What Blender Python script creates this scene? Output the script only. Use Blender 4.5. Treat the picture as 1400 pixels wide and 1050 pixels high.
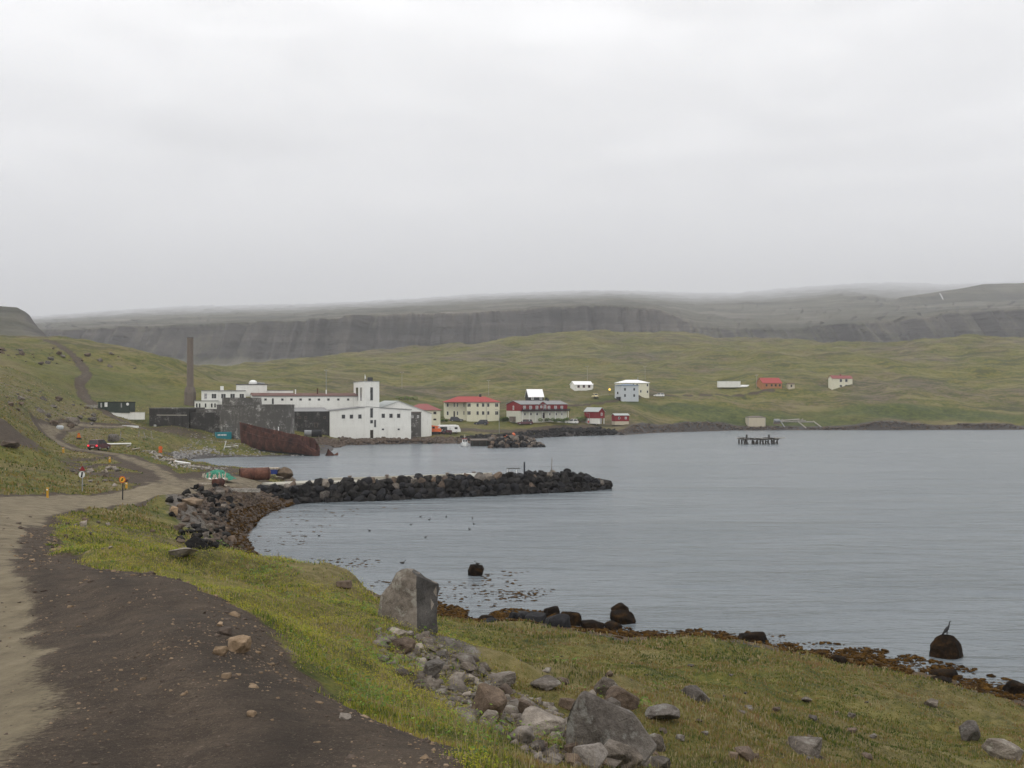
import bpy, bmesh, math, random
import numpy as np
from mathutils import Vector, Matrix, noise as mnoise

for o in list(bpy.data.objects):
    bpy.data.objects.remove(o)
scn = bpy.context.scene
COL = scn.collection
R = math.radians
random.seed(7)
rng = np.random.default_rng(11)

# ------------------------------------------------------------ camera, world, sun, exposure
F, HZ, CAMZ = 1308.0, 545.0, 16.0          # focal length and horizon in photo pixels, eye height over the water
cam_d = bpy.data.cameras.new('camera')
cam = bpy.data.objects.new('camera', cam_d)
COL.objects.link(cam)
cam.location = (0, 0, CAMZ)
cam.rotation_euler = (R(90), 0, 0)
cam_d.sensor_fit = 'HORIZONTAL'
cam_d.sensor_width = 36.0
cam_d.lens = 36.0 * F / 1400.0
cam_d.shift_y = (HZ - 525.0) / 1400.0
cam_d.clip_start = 0.05
cam_d.clip_end = 60000
scn.camera = cam

world = bpy.data.worlds.new('World')
scn.world = world
world.use_nodes = True


class NT:
    """tiny helper for node graphs"""
    def __init__(s, tree):
        s.t = tree
        s.n = tree.nodes
        s.n.clear()

    def new(s, typ, **kw):
        n = s.n.new(typ)
        for k, v in kw.items():
            setattr(n, k, v)
        return n

    def put(s, sock, v):
        if v is None:
            return
        if isinstance(v, bpy.types.NodeSocket):
            s.t.links.new(v, sock)
        elif isinstance(v, (tuple, list)) and sock.type == 'RGBA' and len(v) == 3:
            sock.default_value = (*v, 1)
        else:
            sock.default_value = v

    def pos(s):
        return s.new('ShaderNodeNewGeometry').outputs['Position']

    def scale(s, vec, sc):
        m = s.new('ShaderNodeMapping')
        s.put(m.inputs['Vector'], vec)
        m.inputs['Scale'].default_value = sc
        return m.outputs[0]

    def noise(s, vec, sc, det=3, rough=.55, dist=0):
        n = s.new('ShaderNodeTexNoise')
        s.put(n.inputs['Vector'], vec)
        n.inputs['Scale'].default_value = sc
        n.inputs['Detail'].default_value = det
        n.inputs['Roughness'].default_value = rough
        n.inputs['Distortion'].default_value = dist
        return n.outputs[0]

    def math(s, op, a, b=None, clamp=False):
        n = s.new('ShaderNodeMath', operation=op, use_clamp=clamp)
        s.put(n.inputs[0], a)
        s.put(n.inputs[1], b)
        return n.outputs[0]

    def step(s, v, lo, hi, a=0.0, b=1.0):
        n = s.new('ShaderNodeMapRange', interpolation_type='SMOOTHSTEP')
        s.put(n.inputs[0], v)
        for i, q in enumerate((lo, hi, a, b)):
            n.inputs[i + 1].default_value = q
        return n.outputs[0]

    def ramp(s, v, cols):
        n = s.new('ShaderNodeValToRGB')
        s.put(n.inputs[0], v)
        e = n.color_ramp.elements
        while len(e) < len(cols):
            e.new(.5)
        for i, (p, c) in enumerate(cols):
            e[i].position = p
            e[i].color = (*c, 1)
        return n.outputs[0]

    def mix(s, f, a, b, mode='MIX'):
        n = s.new('ShaderNodeMixRGB', blend_type=mode)
        s.put(n.inputs[0], f)
        s.put(n.inputs[1], a)
        s.put(n.inputs[2], b)
        return n.outputs[0]

    def attr(s, name):
        return s.new('ShaderNodeAttribute', attribute_name=name).outputs['Fac']

    def bump(s, h, strength=.5, dist=.1, nrm=None):
        n = s.new('ShaderNodeBump')
        n.inputs['Strength'].default_value = strength
        n.inputs['Distance'].default_value = dist
        s.put(n.inputs['Height'], h)
        s.put(n.inputs['Normal'], nrm)
        return n.outputs[0]

    def surf(s, col, rough=.9, nrm=None, spec=.3, metal=0.0, **kw):
        b = s.new('ShaderNodeBsdfPrincipled')
        s.put(b.inputs['Base Color'], col)
        s.put(b.inputs['Roughness'], rough)
        s.put(b.inputs['Normal'], nrm)
        s.put(b.inputs['Metallic'], metal)
        s.put(b.inputs['Specular IOR Level'], spec)
        for k, v in kw.items():
            s.put(b.inputs[k], v)
        o = s.new('ShaderNodeOutputMaterial')
        s.t.links.new(b.outputs[0], o.inputs['Surface'])
        return b


SUN_EL, SUN_AZ = R(52), R(215)
w = NT(world.node_tree)
sky = w.new('ShaderNodeTexSky', sky_type='NISHITA')
sky.sun_disc = False
sky.sun_elevation = SUN_EL
sky.sun_rotation = SUN_AZ
tc = w.new('ShaderNodeTexCoord').outputs['Generated']
sep = w.new('ShaderNodeSeparateXYZ')
w.put(sep.inputs[0], tc)
el = sep.outputs['Z']
# flat overcast: horizon a little dimmer than the zenith, with broad soft cloud folds
cloud = w.noise(w.scale(tc, (1.1, 1.1, 5.0)), 1.6, 4, .5, .6)
cloud2 = w.noise(w.scale(tc, (3.0, 3.0, 9.0)), 2.3, 3, .5, .3)
grad = w.ramp(el, [(0.0, (11.0, 10.85, 10.65)), (.09, (10.9, 10.75, 10.6)), (.22, (10.3, 10.15, 10.0)), (.38, (11.0, 10.85, 10.7)), (1.0, (14.6, 14.4, 14.2))])
fold = w.math('ADD', w.step(cloud, .3, .7, -.5, .5), w.step(cloud2, .3, .7, -.22, .22))
vis = w.step(el, .08, .24)
mul = w.math('ADD', 1.0, w.math('MULTIPLY', w.math('MULTIPLY', fold, .30), vis))
over = w.mix(1.0, grad, mul, 'MULTIPLY')
skyc = w.mix(.93, sky.outputs[0], over)
bg = w.new('ShaderNodeBackground')
w.put(bg.inputs['Color'], skyc)
bg.inputs['Strength'].default_value = .106
wo = w.new('ShaderNodeOutputWorld')
w.t.links.new(bg.outputs[0], wo.inputs['Surface'])

sun_d = bpy.data.lights.new('sun', 'SUN')
sun_d.energy = .7
sun_d.angle = R(25)
sun_d.color = (1, .96, .9)
sun = bpy.data.objects.new('sun', sun_d)
COL.objects.link(sun)
sun.rotation_euler = (R(90) - SUN_EL, 0, R(-35))

scn.view_settings.view_transform = 'Standard'
scn.view_settings.look = 'None'
scn.view_settings.exposure = 0.12
scn.view_settings.gamma = 1.0
scn.view_settings.use_curve_mapping = False
scn.render.engine = 'CYCLES'
cy = scn.cycles
cy.max_bounces = 6
cy.diffuse_bounces = 3
cy.glossy_bounces = 3
cy.transmission_bounces = 4
cy.volume_bounces = 1
cy.use_denoising = True
cy.use_adaptive_sampling = True

# ------------------------------------------------------------ noise and maths
def _h(ix, iy, seed):
    n = (ix.astype(np.int64) * 374761393 + iy.astype(np.int64) * 668265263 + seed * 982451653) & 0xFFFFFFFF
    n = ((n ^ (n >> 13)) * 1274126177) & 0xFFFFFFFF
    n = (n ^ (n >> 16)) & 0xFFFF
    return n / 65535.0


def vnoise(x, y, seed=0):
    xi, yi = np.floor(x), np.floor(y)
    fx, fy = x - xi, y - yi
    fx = fx * fx * fx * (fx * (fx * 6 - 15) + 10)
    fy = fy * fy * fy * (fy * (fy * 6 - 15) + 10)
    a, b = _h(xi, yi, seed), _h(xi + 1, yi, seed)
    c, d = _h(xi, yi + 1, seed), _h(xi + 1, yi + 1, seed)
    return (a + (b - a) * fx) * (1 - fy) + (c + (d - c) * fx) * fy - .5


def fbm(x, y, seed=0, octs=4, gain=.5):
    v, a = 0, 1
    for k in range(octs):
        ca, sa = math.cos(k * .7), math.sin(k * .7)
        v = v + a * vnoise(x * ca - y * sa, x * sa + y * ca, seed + k * 17)
        x, y, a = x * 2.03, y * 2.03, a * gain
    return v


def sstep(x, lo, hi):
    t = np.clip((x - lo) / (hi - lo), 0, 1)
    return t * t * (3 - 2 * t)


def at(px, py, Y):
    """photo pixel at distance Y -> world point"""
    return ((px - 700.0) / F * Y, Y, CAMZ - (py - HZ) / F * Y)


def Wp(px, Y):
    return ((px - 700.0) / F * Y, Y)


def wat(px, py):
    """photo pixel on the water -> world x, y"""
    Y = CAMZ * F / (py - HZ)
    return Wp(px, Y)


# ------------------------------------------------------------ the shoreline
SHORE = [(2100, 1160), (1700, 1065), (1400, 968), (1300, 930), (1200, 906), (1100, 891), (1000, 879), (930, 876), (875, 882), (800, 866), (700, 856),
         (600, 846), (540, 825), (480, 803), (430, 790), (390, 780), (360, 766), (345, 750), (336, 738), (345, 722), (362, 706), (385, 694), (408, 688)]
SHORE = [wat(*p) for p in SHORE] + [Wp(412, 176), Wp(398, 198)]
SHORE += [wat(*p) for p in [(330, 642), (290, 639.5), (258, 636.5), (244, 632), (262, 628), (300, 625.5), (360, 624.5), (430, 622.5), (452, 619), (456, 612), (470, 608.5),
                            (560, 606.5), (600, 606.5), (650, 606), (700, 602), (740, 598), (790, 596), (850, 594.5), (900, 591.5), (1000, 588.5), (1100, 588), (1250, 588), (1400, 587.5), (1700, 587), (2100, 586)]]
SHORE += [(700, 470), (700, 40), (120, 24)]
SHP = np.array(SHORE)


def shore_d(X, Y):
    """signed distance to the waterline: positive on land"""
    X = np.asarray(X, float)
    Y = np.asarray(Y, float)
    best = np.full(X.shape, 1e18)
    ins = np.zeros(X.shape, bool)
    n = len(SHP)
    for i in range(n):
        ax, ay = SHP[i]
        bx, by = SHP[(i + 1) % n]
        dx, dy = bx - ax, by - ay
        L = dx * dx + dy * dy
        t = np.clip(((X - ax) * dx + (Y - ay) * dy) / L, 0, 1)
        best = np.minimum(best, (X - ax - t * dx) ** 2 + (Y - ay - t * dy) ** 2)
        cr = (ay > Y) != (by > Y)
        with np.errstate(divide='ignore', invalid='ignore'):
            xx = ax + (Y - ay) * dx / (dy if dy != 0 else 1e-9)
        ins ^= cr & (X < xx)
    return np.where(ins, -1, 1) * np.sqrt(best)


def poly_d(X, Y, pts):
    """distance to a polyline and the share of its length at the closest point"""
    best = np.full(np.shape(X), 1e18)
    tt = np.zeros(np.shape(X))
    acc = 0
    for (ax, ay), (bx, by) in zip(pts[:-1], pts[1:]):
        dx, dy = bx - ax, by - ay
        L = dx * dx + dy * dy
        t = np.clip(((X - ax) * dx + (Y - ay) * dy) / L, 0, 1)
        d = (X - ax - t * dx) ** 2 + (Y - ay - t * dy) ** 2
        m = d < best
        best = np.where(m, d, best)
        tt = np.where(m, acc + t * math.sqrt(L), tt)
        acc += math.sqrt(L)
    return np.sqrt(best), tt


# ------------------------------------------------------------ roads (world x, y)
ROAD_A = [(-3.4, -4), (-3.5, 2), (-3.7, 4.3), (-4.7, 6.3), (-6.9, 10.5), (-10.8, 17.5), (-17.4, 31), (-24.6, 46)] + [Wp(62, 62), Wp(120, 77), Wp(180, 92), Wp(235, 110)]
ROAD_B = [Wp(235, 110), Wp(285, 128), Wp(330, 146), Wp(355, 158)]
ROAD_C = [Wp(235, 110), Wp(238, 120), Wp(220, 130), Wp(190, 140), Wp(160, 148), Wp(125, 155), Wp(95, 164), Wp(76, 180), Wp(62, 200), Wp(75, 222), Wp(100, 238), Wp(140, 255), Wp(185, 268), Wp(225, 285)]
ROAD_D = [Wp(185, 268), Wp(160, 285), Wp(128, 310), Wp(108, 345), Wp(120, 372), Wp(105, 400), Wp(60, 440)]
ROAD_E = [Wp(590, 362), Wp(640, 378), Wp(700, 398), Wp(760, 416), Wp(815, 430)]
ROAD_F = [Wp(770, 465), Wp(805, 478), Wp(850, 490), Wp(880, 520), Wp(1000, 545), Wp(1060, 560)]

# ------------------------------------------------------------ control points of the land: (photo x, photo y, distance)
CP = [
    # road and its verges close by
    (20, 1050, 4.3), (320, 1050, 4.3), (620, 1050, 4.3), (30, 850, 10.5), (160, 850, 9.6), (290, 850, 8.5), (400, 925, 6.4), (10, 770, 17), (-30, 715, 32), (30, 699, 48), (85, 687, 68), (165, 678, 92),
    (240, 665, 112), (300, 662, 134), (350, 657, 158), (90, 775, 15), (220, 790, 12.5), (-120, 800, 13), (-120, 720, 30),
    (215, 650, 124), (200, 636, 135), (160, 621, 148), (125, 615.5, 155), (90, 611, 165), (76, 602, 180), (60, 593, 200), (75, 587, 222), (140, 583, 255), (190, 583, 270), (240, 588, 285),
    (200, 1180, 3.0), (700, 1200, 3.0), (1200, 1320, 4), (1900, 1300, 6), (-300, 1050, 4.3), (-300, 800, 14), (-300, 690, 38), (-300, 600, 85), (-300, 520, 200), (-300, 440, 420),
    # grass between road and shore, crest and the drop behind it
    (200, 722, 55), (150, 742, 40), (120, 768, 24), (250, 792, 17), (300, 776, 23), (370, 785, 24), (430, 795, 24), (480, 805, 24), (440, 850, 15), (430, 950, 7.6), (540, 985, 7.6), (650, 1040, 6.8),
    (760, 1050, 7.6), (280, 740, 72), (330, 760, 84), (260, 690, 92), (230, 675, 100), (300, 690, 112), (350, 675, 132), (400, 790, 62), (480, 815, 52), (560, 850, 42),
    # embankment on the right
    (560, 862, 28), (600, 905, 18), (650, 930, 16), (640, 985, 10), (700, 892, 33), (750, 884, 48), (800, 882, 52), (900, 905, 40), (750, 1000, 12), (835, 1010, 13.5), (900, 1048, 10.5),
    (1000, 950, 27), (1000, 893, 55), (1100, 950, 34), (1100, 1040, 17), (1200, 1000, 26), (1200, 922, 51), (1300, 1000, 32), (1300, 948, 48), (1390, 1040, 24), (1390, 992, 42), (1700, 1150, 20), (1900, 1180, 24),
    (760, 905, 30), (860, 960, 18), (950, 990, 16),
    # left bank
    (20, 660, 78), (60, 640, 112), (0, 622, 112), (-40, 570, 125), (0, 572, 132), (25, 590, 136), (45, 604, 142), (62, 615, 146), (130, 655, 105), (110, 640, 125), (0, 552, 170), (40, 560, 200), (0, 535, 235), (60, 545, 260), (120, 572, 262), (110, 543, 330),
    (0, 500, 330), (100, 515, 350), (200, 530, 380), (160, 548, 320), (230, 552, 330), (100, 497, 390), (200, 505, 410), (0, 462, 420), (100, 470, 430), (170, 479, 440), (235, 491, 450), (270, 503, 460), (300, 516, 470),
    (-100, 452, 410), (0, 470, 560), (100, 480, 570), (200, 492, 570),
    # harbour edge and village
    (210, 592, 290), (300, 592, 305), (330, 607, 285), (240, 610, 255), (200, 605, 215), (220, 622, 215), (260, 605, 275), (280, 616, 262), (420, 601, 325), (350, 600, 310), (450, 600, 333), (560, 599, 338), (500, 598, 345), (600, 592, 358),
    (640, 584, 385), (640, 575, 430), (680, 577, 425), (740, 575, 425), (820, 577, 440), (850, 577, 448), (720, 588, 405), (800, 588, 420), (560, 577, 400), (300, 560, 350), (400, 556, 370), (480, 550, 400), (740, 548, 470), (640, 555, 480),
    # hill behind
    (300, 511, 600), (350, 503, 700), (400, 493, 800), (500, 485, 900), (600, 478, 950), (700, 466, 1020), (780, 458, 1060), (850, 453, 1100), (960, 458, 1100), (1030, 465, 1070), (1080, 470, 1050), (1130, 471, 1000), (1190, 470, 960), (1250, 464, 950),
    (1330, 459, 900), (1400, 466, 900), (1600, 470, 900), (2000, 460, 900), (400, 525, 500), (500, 520, 560), (600, 525, 560), (700, 527, 540), (800, 535, 520), (845, 545, 490), (870, 540, 510), (700, 497, 740), (900, 499, 740), (1000, 524, 585), (998, 529, 575), (1055, 537, 545),
    (1000, 562, 500), (1150, 530, 575), (1150, 577, 490), (1035, 579, 487), (1300, 530, 600), (1300, 498, 720), (1400, 577, 492), (1400, 528, 600), (1250, 560, 510), (900, 575, 470), (930, 555, 500), (860, 560, 465), (1900, 575, 490), (1900, 520, 600), (2100, 490, 750),
    (850, 462, 1300), (500, 500, 1300), (1330, 475, 1200), (1080, 490, 1300), (300, 525, 1300), (0, 500, 1300), (-300, 500, 1300), (1900, 480, 1300),
]
for (sx, sy) in SHORE[:-3]:
    CP.append((700 + F * sx / sy, HZ + (CAMZ - .25) * F / sy, sy))
CPA = np.array(CP, float)


def _uv(px, Y):
    return np.stack([np.asarray(px) / 300.0, np.log(np.asarray(Y)) * 1.7], -1)


_cu = _uv(CPA[:, 0], CPA[:, 2])
_n = len(_cu)
_r = np.linalg.norm(_cu[:, None] - _cu[None], axis=-1)
_A = np.zeros((_n + 3, _n + 3))
_A[:_n, :_n] = _r ** 1.4 + np.eye(_n) * -.004
_A[:_n, _n] = 1
_A[:_n, _n + 1:] = _cu
_A[_n:, :_n] = _A[:_n, _n:].T
_wt = np.linalg.solve(_A, np.concatenate([CPA[:, 1], [0, 0, 0]]))


def rbf_z(X, Y):
    X = np.asarray(X, float).ravel()
    Y = np.maximum(np.asarray(Y, float).ravel(), 3.0)
    px = np.clip(700 + F * X / Y, -600, 2300)
    out = np.empty(len(X))
    for a in range(0, len(X), 40000):
        q = _uv(px[a:a + 40000], Y[a:a + 40000])
        d2 = (q[:, None, 0] - _cu[None, :, 0]) ** 2 + (q[:, None, 1] - _cu[None, :, 1]) ** 2
        out[a:a + 40000] = (d2 ** .7) @ _wt[:_n] + _wt[_n] + q @ _wt[_n + 1:]
    return CAMZ - (out - HZ) / F * Y


def dirt_masks(X, Y):
    dA, _ = poly_d(X, Y, ROAD_A)
    wob = fbm(X * .35, Y * .35, 5, 3) * .9 + fbm(X * 2.1, Y * 2.1, 6, 2) * .5 * (1 - sstep(np.asarray(Y, float), 30, 60))
    pale = 1 - sstep(dA + wob * .35, 1.05, 1.8)
    dw = dA + fbm(X * .4, Y * .4, 24, 2) * .25
    pale = np.maximum(pale, .34 * np.exp(-((dw - 2.25) / .12) ** 2) + .30 * np.exp(-((dw - 3.1) / .2) ** 2))
    # broad shoulder on the side of the bay, narrower further on
    wid = 3.6 - 1.1 * sstep(Y, 12, 20)
    dirt = 1 - sstep(dA + wob * .8, wid - .45, wid + .45)
    for rd, hw in ((ROAD_B, 5.5), (ROAD_C, 2.9), (ROAD_D, 1.7)):
        d, _ = poly_d(X, Y, rd)
        dirt = np.maximum(dirt, 1 - sstep(d + wob, hw - .5, hw + .8))
        pale = np.maximum(pale, (.58 if hw > 2 else .4) * (1 - sstep(d + wob, hw * .35, hw)))
    pale = np.maximum(pale, .85 * sstep(Y, 28, 44) * (1 - sstep(dA + wob * .3, 1.6, 2.5)))
    for rd, hw, p in ((ROAD_E, 4.0, .35), (ROAD_F, 1.6, .3)):
        d, _ = poly_d(X, Y, rd)
        m = 1 - sstep(d + wob * 2, hw - 1, hw + 1.5)
        dirt = np.maximum(dirt, m * .9)
        pale = np.maximum(pale, p * m)
    # bare brown cut between the two arms of the road
    px = 700 + F * X / np.maximum(Y, 3)
    cut = np.exp(-(((px - 160) / 85) ** 2 + ((Y - 126) / 20) ** 2) ** 2) * .95
    cut = np.maximum(cut, np.exp(-(((px - 22 + (Y - 137) * -1.2) / 46) ** 2 + ((Y - 133) / 16) ** 2) ** 2))
    cut = np.maximum(cut, .9 * np.exp(-(((px - 270) / 75) ** 2 + ((Y - 178) / 34) ** 2) ** 2))
    cut = np.maximum(cut, .6 * np.exp(-(((px - 240) / 60) ** 2 + ((Y - 288) / 14) ** 2) ** 2))
    cut = cut * sstep(fbm(X * .12, Y * .12, 77, 3) + .5 * fbm(X * .5, Y * .5, 78, 3), -.55, -.05)
    return np.maximum(dirt, cut), np.where(cut > dirt, pale * .5, pale)


def gz_full(X, Y):
    sh = np.shape(X)
    X = np.asarray(X, float).ravel()
    Y = np.asarray(Y, float).ravel()
    z = rbf_z(X, Y)
    dirt, pale = dirt_masks(X, Y)
    keep = 1 - .93 * dirt
    flat = 1 - .8 * np.exp(-(((X + 45) / 75) ** 2 + ((Y - 385) / 75) ** 2) ** 2)
    n = fbm(X / 1.1, Y / 1.1, 1, 3) * .26 * (1 - sstep(Y, 30, 90)) + fbm(X / 6, Y / 6, 2, 4) * .75 * sstep(Y, 4, 25) * (1 - .6 * sstep(Y, 300, 600))
    n = n + fbm(X / 34, Y / 34, 3, 5) * 4.2 * sstep(Y, 150, 420) + fbm(X / 110, Y / 110, 4, 4) * 9 * sstep(Y, 480, 900)
    n = n - .9 * np.abs(fbm(X / 22, Y / 80, 9, 3)) * 4 * sstep(Y, 420, 600)
    dA, _ = poly_d(X, Y, ROAD_A)
    dA = dA + fbm(X * .5, Y * .5, 23, 2) * .12
    rut = sum(np.exp(-((dA - c) / wd) ** 2) for c, wd in ((.75, .16), (2.05, .15), (2.75, .2))) * .035 * (1 - sstep(Y, 25, 45))
    z = z + n * keep * flat + (fbm(X / .5, Y / .5, 21, 2) * .03 * (1 - .75 * dirt) - rut) * (1 - sstep(Y, 20, 45))
    d = shore_d(X, Y)
    # waterline fixed by the shoreline, banks never steeper than the photo shows
    wig = fbm(X / 5, Y / 5, 31, 3) * 1.1
    dd = d + wig * sstep(Y, 30, 60)
    land = np.minimum(z, .06 + dd * 1.1)
    land = np.maximum(land, .02 + .03 * np.minimum(dd, 20))
    sea = -.10 + dd * .16
    z = np.where(dd > 0, land, np.maximum(sea, -2.5))
    return z.reshape(sh), dirt.reshape(sh), pale.reshape(sh), dd.reshape(sh)


def gz(x, y):
    return float(gz_full(np.array([x]), np.array([y]))[0][0])


_ys = np.exp(np.linspace(math.log(3.2), math.log(1250), 900))
_gp = np.linspace(-200, 1600, 601)
_GX = (_gp[None, :] - 700) / F * _ys[:, None]
_GZ = gz_full(_GX, _ys[:, None] * np.ones((1, 601)))[0]


def hit(px, py):
    """the first point of land or water that a photo pixel looks at"""
    g = min(max((px + 200) / 3.0, 0), 599.999)
    i = int(g)
    z = np.maximum(_GZ[:, i] * (1 - g + i) + _GZ[:, i + 1] * (g - i), 0)
    zr = CAMZ - (py - HZ) / F * _ys
    k = np.nonzero(z >= zr)[0]
    i = k[0] if len(k) else len(_ys) - 1
    Y, zz = _ys[i], z[i]
    if i > 0:
        a, b = zr[i - 1] - z[i - 1], zr[i] - z[i]
        t = a / (a - b) if a != b else 0
        Y = _ys[i - 1] + (_ys[i] - _ys[i - 1]) * t
        zz = z[i - 1] + (z[i] - z[i - 1]) * t
    return ((px - 700.0) / F * Y, Y, float(zz))


# ------------------------------------------------------------ objects and materials
MATS = {}


def add(name, me, parent=None, loc=None, rot=None, scale=None):
    o = bpy.data.objects.new(name, me)
    COL.objects.link(o)
    if parent is not None:
        o.parent = parent
    if loc is not None:
        o.location = loc
    if rot is not None:
        o.rotation_euler = rot
    if scale is not None:
        o.scale = scale
    return o


def tag(o, label, cat, group=None, kind=None):
    if label:
        o['label'] = label
    if cat:
        o['category'] = cat
    if group:
        o['group'] = group
    if kind:
        o['kind'] = kind
    return o


def np_mesh(name, V, faces, mat=None, smooth=False, attrs=None, loops=None):
    """mesh from arrays: faces (n,k)"""
    me = bpy.data.meshes.new(name)
    faces = np.asarray(faces, np.int32)
    n, k = faces.shape
    me.vertices.add(len(V))
    me.vertices.foreach_set('co', np.asarray(V, np.float32).ravel())
    me.loops.add(n * k)
    me.loops.foreach_set('vertex_index', faces.ravel())
    me.polygons.add(n)
    me.polygons.foreach_set('loop_start', np.arange(0, n * k, k, dtype=np.int32))
    if smooth:
        me.polygons.foreach_set('use_smooth', np.ones(n, bool))
    me.update(calc_edges=True)
    if attrs:
        for kx, v in attrs.items():
            a = me.attributes.new(kx, 'FLOAT', 'POINT')
            a.data.foreach_set('value', np.asarray(v, np.float32))
    if mat:
        me.materials.append(mat)
    return me


def new_mat(name):
    m = bpy.data.materials.new(name)
    m.use_nodes = True
    MATS[name] = m
    return m, NT(m.node_tree)


def ground_shader(name):
    m, t = new_mat(name)
    p = t.pos()
    big = t.noise(p, .013, 4, .6)
    large = t.noise(p, .06, 4, .6)
    mid = t.noise(p, .38, 4, .6, .4)
    fine = t.noise(p, 3.1, 5, .65)
    grain = t.noise(p, 21, 4, .7)
    v = t.math('ADD', t.math('ADD', t.math('MULTIPLY', fine, .38), t.math('MULTIPLY', mid, .32)), t.math('ADD', t.math('MULTIPLY', large, .18), t.math('MULTIPLY', grain, .12)))
    v = t.math('ADD', t.math('MULTIPLY', t.math('SUBTRACT', v, .5), 2.1), .5)
    grass = t.ramp(v, [(.30, (.022, .032, .006)), (.43, (.066, .074, .012)), (.55, (.118, .108, .020)), (.68, (.170, .138, .040))])
    brown = t.ramp(v, [(.34, (.036, .028, .014)), (.5, (.092, .074, .030)), (.66, (.150, .122, .058))])
    heath = t.ramp(v, [(.36, (.052, .040, .032)), (.62, (.120, .094, .076))])
    pb = t.step(t.math('ADD', t.math('MULTIPLY', large, .6), t.math('MULTIPLY', big, .4)), .44, .62)
    col = t.mix(t.math('MULTIPLY', pb, .85), grass, brown)
    ph = t.math('MULTIPLY', t.step(t.math('ADD', t.math('MULTIPLY', mid, .45), t.math('MULTIPLY', big, .55)), .505, .60), t.attr('far'))
    col = t.mix(t.math('MULTIPLY', ph, .7), col, heath)
    terr = t.noise(t.scale(p, (.30, 1.0, 1.0)), .11, 4, .6, .8)
    tm = t.math('MULTIPLY', t.step(terr, .53, .62), t.attr('far'))
    col = t.mix(t.math('MULTIPLY', tm, .8), col, (.040, .042, .014))
    tm = t.math('MULTIPLY', t.step(terr, .46, .36), t.attr('far'))
    col = t.mix(t.math('MULTIPLY', tm, .65), col, (.165, .145, .062))
    lush = t.ramp(v, [(.34, (.020, .030, .008)), (.50, (.050, .064, .014)), (.64, (.100, .104, .024))])
    col = t.mix(t.step(t.math('ADD', t.attr('lush'), t.math('MULTIPLY', t.math('SUBTRACT', mid, .5), .9)), .35, .75), col, lush)
    # bare stony ground and scree
    stony = t.ramp(t.math('ADD', t.math('MULTIPLY', fine, .6), t.math('MULTIPLY', grain, .4)), [(.36, (.030, .025, .021)), (.48, (.080, .068, .056)), (.58, (.15, .135, .118)), (.66, (.24, .225, .20))])
    rk = t.math('ADD', t.attr('rocky'), t.math('ADD', t.math('MULTIPLY', t.math('SUBTRACT', mid, .5), 1.0), t.math('MULTIPLY', t.math('SUBTRACT', fine, .5), .9)))
    col = t.mix(t.step(rk, .5, .72), col, stony)
    # road dirt: dark moist gravel, wheel-packed pale clay
    streak = t.noise(t.scale(p, (.9, .16, 1)), 2.2, 4, .6)
    peb = t.noise(p, 75, 4, .75)
    dk = t.ramp(t.math('ADD', t.math('ADD', t.math('MULTIPLY', fine, .30), t.math('MULTIPLY', streak, .22)), t.math('ADD', t.math('MULTIPLY', grain, .23), t.math('MULTIPLY', peb, .25))),
                [(.36, (.018, .0125, .008)), (.47, (.042, .030, .020)), (.57, (.074, .054, .037)), (.70, (.16, .125, .09))])
    pl = t.ramp(t.math('ADD', t.math('MULTIPLY', streak, .5), t.math('ADD', t.math('MULTIPLY', fine, .3), t.math('MULTIPLY', grain, .2))),
                [(.34, (.080, .062, .040)), (.5, (.160, .132, .085)), (.66, (.24, .20, .135))])
    pm = t.step(t.math('ADD', t.attr('pale'), t.math('ADD', t.math('MULTIPLY', t.math('SUBTRACT', streak, .5), .5), t.math('MULTIPLY', t.math('SUBTRACT', grain, .5), .7))), .36, .70)
    sp1 = t.step(t.noise(p, 34, 2, .5), .66, .70)
    sp2 = t.step(t.noise(p, 95, 2, .5), .64, .69)
    dk = t.mix(t.math('MULTIPLY', t.math('MAXIMUM', sp1, sp2), .55), dk, (.19, .155, .115))
    sp3 = t.step(t.noise(p, 55, 2, .5), .36, .31)
    dk = t.mix(t.math('MULTIPLY', sp3, .6), dk, (.012, .009, .007))
    dk = t.mix(t.math('MULTIPLY', t.attr('damp'), .55), dk, (.018, .013, .009))
    road = t.mix(pm, dk, pl)
    dm = t.step(t.math('ADD', t.attr('dirt'), t.math('ADD', t.math('MULTIPLY', t.math('SUBTRACT', fine, .5), 1.0), t.math('MULTIPLY', t.math('SUBTRACT', mid, .5), .8))), .34, .60)
    col = t.mix(dm, col, road)
    # wet shore: weed and dark stones
    weed = t.ramp(t.math('ADD', t.math('MULTIPLY', fine, .6), t.math('MULTIPLY', grain, .4)), [(.36, (.006, .004, .002)), (.47, (.036, .020, .005)), (.56, (.085, .046, .009)), (.66, (.14, .09, .028))])
    shing = t.ramp(t.math('ADD', t.math('MULTIPLY', fine, .6), t.math('MULTIPLY', grain, .4)), [(.36, (.006, .005, .005)), (.48, (.024, .020, .018)), (.58, (.060, .052, .045)), (.66, (.11, .10, .09))])
    sm = t.step(t.math('ADD', t.attr('shore'), t.math('MULTIPLY', t.math('SUBTRACT', fine, .5), .9)), .36, .62)
    sc = t.mix(t.step(t.math('ADD', t.attr('weed'), t.math('MULTIPLY', t.math('SUBTRACT', mid, .5), .6)), .35, .65), shing, weed)
    col = t.mix(sm, col, sc)
    h = t.math('ADD', t.math('MULTIPLY', fine, t.step(dm, 0, 1, 1.0, .12)), t.math('ADD', t.math('MULTIPLY', grain, .35), t.math('MULTIPLY', peb, t.step(dm, 0, 1, .05, .16))))
    nb = t.bump(h, .55, .22)
    nb = t.bump(mid, .3, .4, nb)
    rough = t.mix(sm, (.95, .95, .95), (.6, .6, .6))
    t.surf(col, rough, nb, .25)
    return m


MG = ground_shader('ground_cover')

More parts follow.
